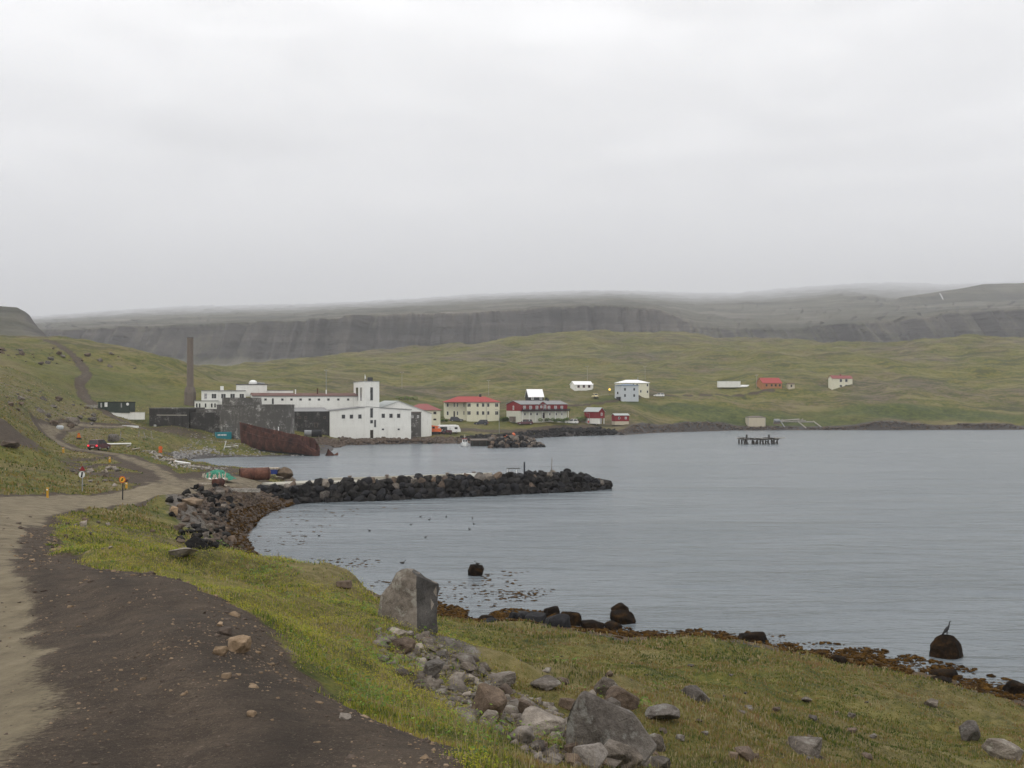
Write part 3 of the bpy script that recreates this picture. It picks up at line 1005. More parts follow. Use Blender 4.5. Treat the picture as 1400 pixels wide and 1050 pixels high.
# dark unpainted bay to the left of the white front, under the same lean-to roof
xc = fr.x(402, 1.0)
wall_box(fr, xc, -.02, 1.0, DEP, zb, fr.z(563, xc, 1), M_CONCD, 'wall')
zq = fr.z(563, xc, 1)
MB().prism([(1.0 - .3, zq + .01), (14, zq + 1.15), (14, zq + 1.35), (.7, zq + .21)], xc - .2, -.3, 'x').build('roof', M_GREYR, fr.root)
win(fr, 432, 581, 4.5, 6, 1.0, M_CONCB, M_DARK, name='door')
for px in (410, 418, 444):
    win(fr, px, 571, 3, 3, 1.0, M_CONCB, M_DARK)
# long wing behind
yl = 15.0
xa, xb = fr.x(345, yl), fr.x(491, yl)
zwe = fr.z(541.3, fr.x(440, yl), yl)
wall_box(fr, xa, xb, yl, yl + 13, zb, zwe, M_WHITE, 'wall')
gable_x(fr, xa, xb, yl, yl + 13, zwe, zwe + .95, M_RUSTR, .25, gmat=M_WHITE)
MB().box(xa - .01, yl - .16, zwe - .25, xb, yl - .003, zwe - .05).build('gutter', M_GREYM, fr.root)
for px in (351, 363, 386, 398.5, 411, 423.5, 436, 449, 462.5, 476):
    win(fr, px, 546.2, 3.2, 3.0, yl, M_GREYR)
win(fr, 373, 548.5, 2.4, 8, yl, M_GREYR, name='door')
for px, h in ((404, 1.0), (434, 1.4), (446, .9)):
    x = fr.x(px, yl + 4)
    MB().rod((x, yl + 4, zwe + .5), (x, yl + 4, zwe + 1.4 + h), .22).build('vent_pipe', M_WPAINT if h < 1.2 else M_RUST, fr.root)
# stepped white blocks at the left end
yb = 23.0
xa, xb = fr.x(275.5, yb), fr.x(336, yb)
z1 = fr.z(534.5, xa, yb)
wall_box(fr, xa, xb, yb, yb + 11, zb, z1, M_WHITE, 'wall')
wall_box(fr, xa - .2, xb - .01, yb - .2, yb + 11.2, z1 + .003, z1 + .28, M_GREYR, 'roof')
for px in (292.5, 305.5, 318, 330.5):
    win(fr, px, 541.5, 6.2, 6.8, yb, M_WHITE, bars=True)
win(fr, 281, 541.5, 4, 8, yb, M_WHITE, M_CURT)
ya = 20.5
x0, x1 = fr.x(266, ya), fr.x(298, ya)
wall_box(fr, x0, x1, ya, yb - .01, zb, fr.z(548.3, x0, ya), M_WHITE, 'wall')
wall_box(fr, x0 - .15, x1 + .15, ya - .15, yb - .012, fr.z(548.3, x0, ya) + .003, fr.z(548.3, x0, ya) + .2, M_GREYR, 'roof')
for px in (269, 273, 281, 289.5, 294):
    win(fr, px, 554.3, 2.6, 6, ya, M_WHITE)
x = fr.x(303.5, yb + 3)
MB().box(x - .6, yb + 2.4, z1, x + .6, yb + 3.6, z1 + 1.8).build('chimney', M_WHITE, fr.root)
yh = 24.5
x0, x1 = fr.x(324, yh), fr.x(365, yh)
z2 = fr.z(526, x1, yh)
wall_box(fr, x0, x1, yh, yh + 9, z1 - 2, z2, M_WHITE, 'wall')
wall_box(fr, x0 - .2, x1 + .2, yh - .2, yh + 9.2, z2 + .003, z2 + .25, M_DARKM, 'roof')
xv = fr.x(346, yh + 4)
bm_ = MB()
for k in range(5):
    pass
bm_.loft([[(xv + r * math.cos(a * math.pi / 5), yh + 4 + r * math.sin(a * math.pi / 5), z2 + .25 + q) for a in range(10)] for r, q in ((1.5, 0), (1.5, .7), (1.1, 1.2), (.5, 1.5))])
bm_.build('ventilator', M_WPAINT, fr.root)
MB().rod((xv + 1.5, yh + 3.4, z2 + .6), (xv + 4.2, yh + 3.4, z2 + .35), .42).build('ventilator_duct', M_GREYM, fr.root)
x0, x1 = fr.x(365.3, yh + 1), fr.x(401, yh + 1)
z3 = fr.z(534.3, x1, yh + 1)
wall_box(fr, x0, x1, yh + 1, yh + 8, z1 - 3, z3, M_WHITE, 'wall')
wall_box(fr, x0, x1 + .1, yh + .9, yh + 8.1, z3 + .003, z3 + .2, M_GREYR, 'roof')
for px, w in ((367.5, 2.5), (374, 5.5)):
    win(fr, px, 538.5, w, 3, yh + 1, M_GREYR)

# tall chimney behind the tanks
o = at(260, 562, 352)
ch = empty('chimney', o, 0, 'tall round brown concrete chimney standing behind the dark low building', 'chimney')
H = at(0, 462, 352)[2] - o[2]
hs = at(0, 529, 352)[2] - o[2]
MB().loft([[(r * math.cos(a * math.pi / 8), r * math.sin(a * math.pi / 8), q) for a in range(16)] for r, q in ((1.28, -2), (1.22, hs), (1.10, H * .93), (1.12, H * .985), (1.12, H))]).build('shaft', M_CONCB, ch, smooth=False)
MB().rod((0, 0, H + .003), (0, 0, H + .12), 1.15, n=16).build('rim', M_CONCD, ch)
MB().box(-1.62, -1.7, -2, 1.62, 1.6, hs * .78).build('pedestal', M_CONCB, ch)
MB().loft([[(x * q, y * q, zz) for x, y in ((-1.62, -1.7), (1.62, -1.7), (1.62, 1.6), (-1.62, 1.6))] for q, zz in ((1, hs * .78 + .004), (.8, hs))]).build('pedestal_shoulder', M_CONCB, ch)


def round_tank(name, px, py, pyt, Y, r, label, cut=None, mat=None, seed=0):
    o = at(px, py, Y)
    root = empty(name, o, 0, label, 'tank')
    H = at(px, pyt, Y - r)[2] - o[2]
    n = 64
    out, inn, top = [], [], []
    for i in range(n):
        a = 2 * math.pi * i / n
        hh = H
        if cut:
            hh = H * cut(math.degrees(a) % 360)
        out.append((r * math.cos(a), r * math.sin(a), hh))
    b = MB()
    b.loft([[(x, y, -2) for x, y, z in out], [(x, y, z) for x, y, z in out], [(x * .97, y * .97, z) for x, y, z in out], [(x * .97, y * .97, 0.2) for x, y, z in out]])
    b.build('shell', mat or M_CONC, root)
    if not cut:
        for q in (.33, .66):
            MB().loft([[(rr * math.cos(2 * math.pi * i / n), rr * math.sin(2 * math.pi * i / n), zz) for i in range(n)] for rr, zz in ((r + .003, H * q), (r + .05, H * q), (r + .05, H * q + .12), (r + .003, H * q + .12))], caps=False).build('pour_band', mat or M_CONC, root)
        MB().loft([[(rr * math.cos(2 * math.pi * i / n), rr * math.sin(2 * math.pi * i / n), zz) for i in range(n)] for rr, zz in ((r + .12, H - .35), (r + .12, H + .02), (r * .965, H + .02), (r * .965, H - .35))], caps=False).build('rim', mat or M_CONC, root)
    return root


tk = round_tank('concrete_tank', 350, 600.5, 553.5, 306, 12.0, 'big round concrete tank with white lime streaks behind the rusty ship', None, M_CONC)
MB().rod((9.2, -8.2, 0), (9.2, -8.2, 4.2), .16).build('drain_pipe', M_WPAINT, tk)
round_tank('concrete_tank', 331, 590, 543.5, 333, 6.7, 'broken dark concrete tank with ragged top rising behind the big round tank', lambda d: .8 if 320 < d or d < 25 else (.90 if 200 < d < 215 else 1.0), M_CONC)

# low dark concrete store on the left
fr = Fr('concrete_store', 204, 592, 300, -6, 'long low black concrete building with blank stained walls below the chimney', 'concrete building')
xa, xm, xb = fr.x(204), fr.x(258), fr.x(300)
wall_box(fr, xa, xm, 0, 12, -2, fr.z(559), M_CONCD, 'wall')
wall_box(fr, xa - .1, xm - .01, -.1, 12.1, fr.z(559) + .003, fr.z(559) + .35, M_CONC, 'parapet')
wall_box(fr, xm + .01, xb, .8, 12, -2, fr.z(564), M_CONCD, 'wall')
wall_box(fr, xm + .01, xb + .1, 5, 12.1, fr.z(564) + .003, fr.z(559.5), M_CONC, 'parapet')
for px in (216, 227, 238, 249):
    x = fr.x(px)
    wall_box(fr, x - .18, x + .18, -.12, -.003, -2, fr.z(561), M_CONCD, 'pilaster')
wall_box(fr, fr.x(214.5), fr.x(256), -.2, -.121, fr.z(568), fr.z(567), M_CONCL, 'ledge')
win(fr, 212, 584, 3.2, 6.5, 0, M_WPAINT, M_CURT, name='door')

# gabled warehouse on the right of the factory
fr = Fr('warehouse', 590, 591.5, 354, 18, 'white gabled warehouse with a wide dark open doorway beside the orange digger', 'warehouse')
xl, xa_, xr = fr.x(500), fr.x(545), 0.0
ze, za = fr.z(565.5), fr.z(548.5, xa_)
MB().prism([(xl, -2), (xr, -2), (xr, ze), (xa_, za), (xl, ze)], 0, 28).build('wall', M_WHITE, fr.root)
gable_y(fr, xl, xr, 0, 28, ze + .02, za + .02, M_LIGHTR, .3, xm=xa_)
wall_box(fr, fr.x(561.5), fr.x(575.5), -.25, -.02, -2, fr.z(564), M_CONC, 'doorway')
wall_box(fr, fr.x(561), fr.x(576), -.33, -.251, fr.z(564), fr.z(562.8), M_CONCB, 'lintel')
for px, py in ((564, 570), (571.5, 569.5)):
    win(fr, px, py, 2.6, 3.2, -.25, M_WPAINT, M_CURT)

fr = Fr('office_house', 602, 577.5, 388, 16, 'cream house with a faded red roof half hidden behind the white warehouse', 'house')
xa, xb = fr.x(560), 0.0
ze = fr.z(561)
wall_box(fr, xa, xb, 0, 9, -1.5, ze, M_CREAM)
hip(fr, xa, xb, 0, 9, ze + .003, fr.z(552, xa / 2, 4.5), M_PINKR, .45)
for py in (564.6, 573.5):
    win(fr, 594.5, py, 4, 3.6 if py < 570 else 2.2, 0, M_WOODB)

# ============================================================ houses of the village
fr = Fr('apartment_house', 638, 575.5, 428, 8, 'two storey cream apartment house under a bright red hip roof', 'house')
xa, xb = fr.x(608.5, 2.2), fr.x(683)
ze = fr.z(550)
wall_box(fr, xa, 0, 2.2, 11, -2, ze, M_CREAM)
wall_box(fr, .01, xb, 0, 12, -2, ze, M_CREAM)
hip(fr, xa, xb, 0, 12, ze + .003, fr.z(542, 5, 6), M_RROOF, .5)
for i, px in enumerate((612, 621, 625.5)):
    win(fr, px, 553.7, 3 if i == 0 else 2.2, 5.4, 2.2, M_WHITE)
    if i != 1:
        win(fr, px, 565, 3 if i == 0 else 2.2, 5.4, 2.2, M_WHITE)
win(fr, 621, 566, 2.2, 7.5, 2.2, M_WOODB, name='door')
for px, wd in ((634.3, 1.6), (641.2, 4.8), (653, 3.4), (660.5, 3.6), (667.5, 3.4), (679, 4.4)):
    for py in (553.7, 564.6):
        win(fr, px, py, wd, 5.3, 2.2 if px < 638 else 0, M_CREAMG, bars=wd > 4)
x = fr.x(656.5, 6)
MB().box(x - .5, 5.5, ze + .8, x + .5, 6.5, fr.z(539, 5, 6)).build('chimney', M_DARKM, fr.root)
MB().rod((fr.x(664.8), -.08, -1), (fr.x(664.8), -.08, ze), .07).build('downpipe', M_GREYM, fr.root)

fr = Fr('hotel', 712, 573.5, 418, 30, 'long red and white hotel with a balcony and rows of pale windows', 'hotel')
xb = fr.x(775.5)
yd = fr.y(692.5, 0)
zm, ze, zr_ = fr.z(562), fr.z(553), fr.z(548.2, 0, yd / 2)
wall_box(fr, 0, xb, 0, yd, -1.5, zm, M_CREAMG, 'ground_floor')
wall_box(fr, -.03, xb + .03, -.03, yd + .03, zm + .004, ze, M_REDW, 'upper_floor')
gable_x(fr, 0, xb, 0, yd, ze, zr_, M_GREYR, .35, gmat=M_REDW)
wall_box(fr, -.2, xb + .8, -1.3, -.035, zm - .15, zm + .10, M_BLACKW, 'balcony')
n = 15
for k in range(n + 1):
    x = -.15 + (xb + .9) * k / n
    MB().box(x - .05, -1.28, zm + .101, x + .05, -1.18, zm + 1.0).build('balcony_post', M_BLACKW, fr.root)
MB().box(-.2, -1.28, zm + 1.003, xb + .8, -1.18, zm + 1.1).build('balcony_rail', M_BLACKW, fr.root)
MB().box(-.2, -1.25, zm + .2, xb + .8, -1.21, zm + .75).build('balcony_board', M_BLACKW, fr.root)
for k in range(8):
    x = .2 + (xb - .4) * k / 7
    MB().box(x - .07, -1.25, -1, x + .07, -1.11, zm - .151).build('balcony_column', M_WPAINT, fr.root)
for px in (717, 725.5, 734, 750.5, 759.5, 768):
    win(fr, px, 557.3, 3.4, 5, -.03, M_WPAINT, M_CURT, bars=True)
win(fr, 745, 557.4, 3.4, 7.5, -.03, M_WPAINT, M_CURT, name='door')
win(fr, 740, 556.2, 2.8, 3.4, -.03, M_WPAINT, M_CURT)
for px in (717.5, 725.8, 734.2, 751.5, 760.2, 768):
    win(fr, px, 566.2, 2.6, 3.8, 0, M_WHITE)
win(fr, 742.7, 568, 4, 7.5, 0, M_WOODB, M_DARK, name='door')
win(fr, 702, 557.6, 1.7, 5.6, side=-.03, fm=M_WPAINT, gm=M_CURT)
xg = fr.x(742)
hg = fr.z(549.3, xg, 0) - ze
MB().prism([(xg - 2, ze - .02), (xg + 2, ze - .02), (xg, ze + hg)], -.06, 2.5).build('dormer', M_REDW, fr.root)
MB().prism([(xg - 2.3, ze - .25), (xg, ze + hg + .02), (xg + 2.3, ze - .25), (xg + 2.3, ze - .05), (xg, ze + hg + .22), (xg - 2.3, ze - .05)], -.3, 2.5).build('dormer_roof', M_GREYR, fr.root)
x = fr.x(748.5, yd / 2)
MB().box(x - .5, yd / 2 - .5, zr_ - .3, x + .5, yd / 2 + .5, zr_ + 1.0).build('chimney', M_DARKM, fr.root)
MB().box(-1.5, yd * .35, -1, -.05, yd * .6, 1.2).build('entrance_step', M_CONCB, fr.root)

fr = Fr('cabin', 723, 549, 452, 12, 'black cabin with a steep white roof standing right behind the red hotel', 'cabin')
xb = fr.x(743)
ze, zr_ = fr.z(542.2), fr.z(532.5, 0, 3.6)
wall_box(fr, 0, xb, 0, 7.2, -3, ze, M_BLACKW)
gable_x(fr, 0, xb, 0, 7.2, ze, zr_, M_WROOF, .35, gmat=M_BLACKW)
for px in (728, 739.5):
    win(fr, px, 544.8, 3.6, 3.2, 0, M_WPAINT, M_CURT)
win(fr, 733.8, 546.5, 2.4, 5, 0, M_BLACKW, name='door')
x = fr.x(747, 2)
MB().box(x - .45, 1.6, -2, x + .45, 2.6, fr.z(543.5)).build('chimney', M_BLACKW, fr.root)

fr = Fr('white_house', 785.5, 535.5, 525, 20, 'small single storey white house with a white roof and a low annex', 'house')
xb = fr.x(810)
yd = fr.y(779.5, 0)
ze, zr_ = fr.z(525.7), fr.z(521.5, 0, yd / 2)
wall_box(fr, 0, xb, 0, yd, -1.5, ze, M_WHITE)
gable_x(fr, 0, xb, 0, yd, ze, zr_, M_WROOF, .3, gmat=M_WHITE)
for px in (791, 798.2, 805.5):
    win(fr, px, 528.3, 3.2, 3.6, 0, M_REDW)
wall_box(fr, xb + .01, xb + 1.9, 3, 7, -1.5, fr.z(525), M_WHITE, 'annex')
wall_box(fr, xb + .01, xb + 2.1, 2.8, 7.2, fr.z(525) + .003, fr.z(524.4), M_WROOF, 'annex_roof')
wall_box(fr, .05, xb - .05, -.06, -.003, -1.5, .35, M_CONC, 'plinth')

fr = Fr('grey_house', 850, 545, 487, 24, 'pale blue-grey two storey house with a blue flat roof in front of the cream one', 'house')
xb = fr.x(873)
yd = fr.y(840.5, 0)
ze = fr.z(527.2)
wall_box(fr, 0, xb, 0, yd, -1.5, ze, M_BLUEG)
hip(fr, 0, xb, 0, yd, ze + .003, ze + .9, M_BROOF, .3)
for px in (854.4, 867):
    for py in (532.3, 540.8):
        win(fr, px, py, 3, 4, 0, M_BLUEG)
win(fr, 844.7, 537.2, 2.2, 3.6, side=0, fm=M_BLUEG)
MB().box(-.75, 1.0, -1, -.05, 4.2, .9).build('porch', M_BLACKW, fr.root)

fr = Fr('cream_house', 847, 540.5, 512, 8, 'two storey cream house with a white hip roof partly hidden by the grey one', 'house')
xb = fr.x(887.5)
ze = fr.z(523.6)
wall_box(fr, 0, xb, 0, 10, -1.5, ze, M_CREAM)
hip(fr, 0, xb, 0, 10, ze + .003, fr.z(519.3, 5, 5), M_WROOF, .4)
for px, py in ((858, 526.3), (871, 526.5), (885.2, 526.6), (885.2, 535.5), (876, 535), (866, 526.4)):
    win(fr, px, py, 2.6, 3.6, 0, M_WHITE)
x = fr.x(872, 5)
MB().rod((x, 5, ze + 1), (x, 5, fr.z(516, 5, 5)), .2).build('chimney', M_GREYM, fr.root)

fr = Fr('boathouse', 818.5, 576, 436, 38, 'red boathouse with a pale roof raised on a white open ground floor', 'boathouse')
# gable end faces right-front; the long red side faces left-front
xb = fr.x(826.5)
yd = fr.y(799, 0)
zm, ze = fr.z(572), fr.z(562.5)
wall_box(fr, -.02, xb + .02, -.02, yd, zm, ze, M_REDW, 'upper_floor')
wall_box(fr, .1, 1.0, .1, yd - .2, -1.2, zm - .004, M_WHITE, 'ground_floor')
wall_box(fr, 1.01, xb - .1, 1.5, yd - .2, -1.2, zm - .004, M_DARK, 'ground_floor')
for x in (1.6, xb - .2):
    MB().box(x - .12, .05, -1.2, x + .12, .3, zm - .004).build('column', M_WPAINT, fr.root)
gable_y(fr, -.02, xb + .02, -.02, yd, ze, fr.z(557.5, xb / 2), M_LIGHTR, .3, gmat=M_REDW)
win(fr, 822.5, 566.2, 2.4, 4, -.02, M_WPAINT, M_CURT)

fr = Fr('red_shed', 840.5, 577.5, 441, 14, 'small low red shed with a pale roof beside the raised boathouse', 'shed')
xb = fr.x(860)
yd = 4.2
ze = fr.z(568)
wall_box(fr, 0, xb, 0, yd, .5, ze, M_REDW)
wall_box(fr, .05, xb - .05, .05, yd - .05, -1.2, .497, M_BEIGE, 'plinth')
gable_x(fr, 0, xb, 0, yd, ze, ze + .75, M_LIGHTR, .25, gmat=M_REDW)
for px in (846.5, 855.5):
    win(fr, px, 571.5, 2.6, 3.2, 0, M_WPAINT, M_CURT if px > 850 else M_GLASS)

fr = Fr('orange_house', 1043, 537, 560, 14, 'orange wooden house with a red roof and white foundation on the green slope', 'house')
xb = fr.x(1069)
yd = 8
ze = fr.z(523.5)
wall_box(fr, 0, xb, 0, yd, fr.z(532.5), ze, M_ORANGE)
wall_box(fr, .06, xb - .06, .06, yd - .06, -2, fr.z(532.5) - .004, M_WHITE, 'foundation')
gable_x(fr, 0, xb, 0, yd, ze, fr.z(516.8, 0, 4), M_RROOF, .3, gmat=M_ORANGE)
for px in (1048, 1055, 1060.5, 1066):
    win(fr, px, 526.8, 2.6, 3, 0, M_WOODB)
MB().box(-1.2, -.6, -1.2, 1.0, -.1, .3).build('steps', M_CONCL, fr.root)

fr = Fr('garden_hut', 1078, 530.5, 565, 6, 'tiny tan hut standing between the orange house and the lone cream house', 'hut')
xb = fr.x(1086.5)
wall_box(fr, 0, xb, 0, 3, -1, fr.z(525), M_BEIGE)
gable_x(fr, 0, xb, 0, 3, fr.z(525), fr.z(523.6), M_WOODB, .2, gmat=M_BEIGE)
win(fr, 1082, 527.6, 2.2, 3.2, 0, M_WOODB, name='door')

fr = Fr('lone_house', 1137.5, 530.5, 585, 22, 'lone cream house with a brown-red roof farthest right on the hillside', 'house')
xb = fr.x(1165.5)
yd = fr.y(1132.5, 0)
ze = fr.z(517)
wall_box(fr, 0, xb, 0, yd, -2, ze, M_CREAM)
gable_x(fr, 0, xb, 0, yd, ze, fr.z(513.5, 0, yd / 2), M_PINKR, .3, gmat=M_CREAM)
for px in (1149.5, 1157):
    for py, h in ((520.3, 4.2), (527.6, 3)):
        win(fr, px, py, 4.2, h, 0, M_WHITE)
MB().box(xb / 2 - .4, yd / 2 - .4, ze, xb / 2 + .4, yd / 2 + .4, fr.z(511.5)).build('chimney', M_PINKR, fr.root)

fr = Fr('shore_hut', 1023, 579.5, 487, 3, 'plain beige windowless hut standing alone on the far shore above the rocks', 'hut')
xb = fr.x(1046.5)
ze = fr.z(571)
wall_box(fr, 0, xb, 0, 5, -1.5, ze, M_BEIGE)
hip(fr, 0, xb, 0, 5, ze + .003, fr.z(568.6), M_CONCB, .15)
wall_box(fr, -.05, .25, -.06, -.003, -1, ze - .01, M_CONCL, 'corner_board')
wall_box(fr, xb - .25, xb + .05, -.06, -.003, -1, ze - .01, M_CONCL, 'corner_board')

fr = Fr('green_hut', 134, 559, 300, -3, 'long dark green hut with a white door by the gravel track', 'hut')
xb = fr.x(177)
ze = fr.z(550)
wall_box(fr, 0, xb, 0, 4, -1.2, ze, M_GREEND)
wall_box(fr, -.15, xb + .15, -.15, 4.15, ze + .003, ze + .16, M_BLACKW, 'roof')
win(fr, 145, 553.2, 4, 6, 0, M_WPAINT, M_WPAINT, name='door')
win(fr, 138.5, 554, 1.6, 6, 0, M_WPAINT, M_CURT)
win(fr, 166, 554, 1.8, 6.5, 0, M_GREYM, M_CURT)
x = fr.x(174.5)
MB().rod((x, -.05, fr.z(552.5)), (x, -.005, fr.z(552.5)), .45, n=14).build('round_sign', M_WPAINT, fr.root)
x0 = fr.x(112)
wall_box(fr, x0, -.02, .5, .9, -1.5, fr.z(553.5), M_WOODG, 'side_fence')
# ============================================================ rocks
def rock_mat(name, lo, midc, hi, lichen=None, bump=.5, rough=.9, spec=.25):
    m, t = new_mat(name)
    p = t.pos()
    a = t.noise(p, 1.7, 6, .62, .4)
    b = t.noise(p, 14, 5, .7)
    c = t.noise(p, 60, 3, .7)
    v = t.math('ADD', t.math('MULTIPLY', a, .5), t.math('ADD', t.math('MULTIPLY', b, .32), t.math('MULTIPLY', c, .18)))
    v = t.math('ADD', t.math('MULTIPLY', t.math('SUBTRACT', v, .5), 1.7), .5)
    col = t.ramp(v, [(.3, lo), (.5, midc), (.72, hi)])
    if lichen:
        col = t.mix(t.math('MULTIPLY', t.step(t.noise(p, 4.2, 5, .7), .54, .62), .6), col, lichen)
    oi = t.new('ShaderNodeObjectInfo').outputs['Random']
    col = t.mix(1.0, col, t.ramp(oi, [(0, (.72, .72, .74)), (.5, (1, .97, .94)), (1, (1.22, 1.16, 1.08))]), 'MULTIPLY')
    t.surf(col, rough, t.bump(t.math('ADD', b, t.math('MULTIPLY', c, .4)), bump, .05), spec)
    return m


R_GREY = rock_mat('grey_basalt', (.040, .034, .029), (.108, .094, .081), (.20, .18, .16), (.24, .235, .21))
R_BROWN = rock_mat('brown_basalt', (.040, .028, .021), (.098, .074, .056), (.17, .13, .10))
R_PALE = rock_mat('pale_stone', (.10, .088, .074), (.215, .192, .168), (.35, .32, .29))
R_TAN = rock_mat('tan_stone', (.10, .070, .042), (.23, .165, .105), (.33, .25, .17))
R_DARK = rock_mat('dark_basalt', (.004, .004, .0045), (.013, .0125, .0125), (.045, .041, .038), rough=.85, spec=.12)
R_BLACK = rock_mat('wet_black_basalt', (.003, .003, .0035), (.008, .008, .010), (.028, .028, .032), rough=.7, spec=.2)
R_WEED = rock_mat('weed_covered_stone', (.003, .002, .0015), (.009, .0055, .003), (.050, .026, .007), rough=.85, bump=1.2, spec=.08)
R_HERO = rock_mat('weathered_grey_basalt', (.075, .064, .054), (.165, .145, .125), (.27, .245, .215), (.30, .295, .265))
R_SIDE = rock_mat('dark_right_face', (.028, .027, .026), (.060, .058, .056), (.11, .105, .10))  # darker grey, given only to the right-facing side of the upright boulder
R_RUSTY = rock_mat('reddish_stone', (.07, .03, .02), (.15, .075, .055), (.22, .13, .10))


def hull_pts(pts):
    bm = bmesh.new()
    vs = [bm.verts.new(p) for p in pts]
    bmesh.ops.convex_hull(bm, input=vs)
    bmesh.ops.delete(bm, geom=[v for v in bm.verts if not v.link_faces], context='VERTS')
    return bm


def rock_pts(seed, n=18, sq=.6):
    r = random.Random(seed)
    out = []
    for _ in range(n):
        v = Vector((r.gauss(0, 1), r.gauss(0, 1), r.gauss(0, 1))).normalized()
        m_ = max(abs(v.x), abs(v.y), abs(v.z))
        v = v * (1 - sq) + v / m_ * sq * .85
        out.append(v * r.uniform(.8, 1.06))
    return out


def rough_bm(bm, cuts, amp, seed, bev=.04):
    if bev:
        bmesh.ops.bevel(bm, geom=list(bm.edges), offset=bev, segments=1, affect='EDGES', clamp_overlap=True)
    bmesh.ops.triangulate(bm, faces=bm.faces)
    for _ in range(cuts):
        bmesh.ops.subdivide_edges(bm, edges=[e for e in bm.edges if e.calc_length() > .16], cuts=1, use_grid_fill=True)
        bmesh.ops.triangulate(bm, faces=bm.faces)
    off = Vector((seed * 3.7, seed * 1.3, seed * 2.1))
    bm.normal_update()
    for v in bm.verts:
        q = v.co * 1.6 + off
        v.co += v.normal * (amp * (mnoise.noise(q) + .55 * mnoise.noise(q * 2.7) + .3 * mnoise.noise(q * 6.1)))
    return bm


def bm_mesh(bm, name, mat, smooth=False):
    me = bpy.data.meshes.new(name)
    bmesh.ops.recalc_face_normals(bm, faces=bm.faces)
    bm.to_mesh(me)
    bm.free()
    me.materials.append(mat)
    if smooth:
        for p in me.polygons:
            p.use_smooth = True
    return me


def norm_mesh(bm):
    lo = [min(v.co[i] for v in bm.verts) for i in range(3)]
    hi = [max(v.co[i] for v in bm.verts) for i in range(3)]
    for v in bm.verts:
        v.co = Vector([(v.co[i] - (lo[i] + hi[i]) / 2) / ((hi[i] - lo[i]) / 2) for i in range(3)])
    return bm


ROCKC = {}


def rmesh(mat, seed, detail):
    key = (mat.name, seed, detail)
    if key not in ROCKC:
        rounded = mat in (R_BLACK, R_WEED)
        bm = hull_pts(rock_pts(seed * 13 + 5, 26 if rounded else 17, .35 if rounded else .6))
        if detail == 0:
            norm_mesh(bm)
        elif detail == 1:
            norm_mesh(rough_bm(bm, 1, .05, seed, .07))
        else:
            norm_mesh(rough_bm(bm, 3, .06, seed, .06))
        ROCKC[key] = bm_mesh(bm, 'rock', mat, rounded and detail > 0)
    return ROCKC[key]


def rock(px, py, w, h, mat, label=None, group=None, seed=None, depth=None, name='rock', cat='rock', sink=.22, parent=None, tilt=.12, rz=None, water=False):
    """a stone as wide and high as in the photo, standing where that pixel meets the ground"""
    X, Y, Z = wat(px, py) + (0.0,) if water else hit(px, py)
    s = Y / F
    r = random.Random(px * 31 + py * 7)
    seed = r.randrange(40) if seed is None else seed
    det = 2 if w * h > 420 and Y < 80 else (1 if w > 13 else 0)
    if det == 1:
        seed %= 12
    if det == 0:
        seed %= 16
    a, c = w * s / 2, h * s * (1 + sink) / 2
    b = (depth or r.uniform(.75, 1.1)) * a
    o = add(name, rmesh(mat, seed, det), parent, (X, Y + b * .35, Z + h * s - c), (r.uniform(-tilt, tilt), r.uniform(-tilt, tilt), r.uniform(-.5, .5) if rz is None else rz), (a, b, c))
    if label:
        tag(o, label, cat, group)
    return o


def hero(pts, px, py, mat, label, amp=.05, cuts=4, seed=3, Y=None, side=None):
    """a large boulder: hull of hand-placed corners in metres, roughened"""
    if Y is None:
        X, Y, Z = hit(px, py)
    else:
        X, Y, Z = at(px, py, Y)
    bm = rough_bm(hull_pts(pts), cuts, amp, seed, .05)
    me = bm_mesh(bm, 'boulder', mat)
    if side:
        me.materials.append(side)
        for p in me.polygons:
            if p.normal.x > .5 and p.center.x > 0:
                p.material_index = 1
    return tag(add('boulder', me, None, (X, Y, Z)), label, 'boulder')


# the upright boulder above the bay
hx, hy, hz = hit(557, 858)
q = hy / F
bx_ = [(-46, 32, 0), (-46, 34, -8), (-26, 14, -12), (-14, 3, -12), (12, -2, -14), (38, 24, -14), (38, 44, -14), (-20, 52, -12),
       (-10, 16, 76), (-2, 12, 79), (6, 20, 76), (12, 8, 70), (37, 26, 54), (37, 42, 50), (4, 48, 68), (-30, 18, 40), (-40, 30, 38), (-17, 18, 73), (12, 2, 52), (-36, 36, 14), (-12, 9, 60)]
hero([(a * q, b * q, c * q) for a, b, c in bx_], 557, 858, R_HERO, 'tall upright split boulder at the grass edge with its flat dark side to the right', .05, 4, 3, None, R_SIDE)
# the long leaning slab at the bottom
hx, hy, hz = hit(835, 1036)
q = hy / F
bx_ = [(-42, 8, 88), (-34, 18, 90), (-60, 14, 52), (-64, 20, 40), (-50, 0, 30), (30, 26, 56), (36, 14, 52), (62, 10, 12), (60, 26, 8), (44, 0, -6), (20, -4, -12), (-30, -2, -10), (-60, 10, -10), (-40, 44, 60), (20, 50, 40), (50, 50, -10), (-50, 50, -10), (-16, -2, 40)]
hero([(a * q, b * q, c * q) for a, b, c in bx_], 835, 1036, R_HERO, 'largest long sloping grey boulder at the foot of the rubble slope', .035, 4, 8)

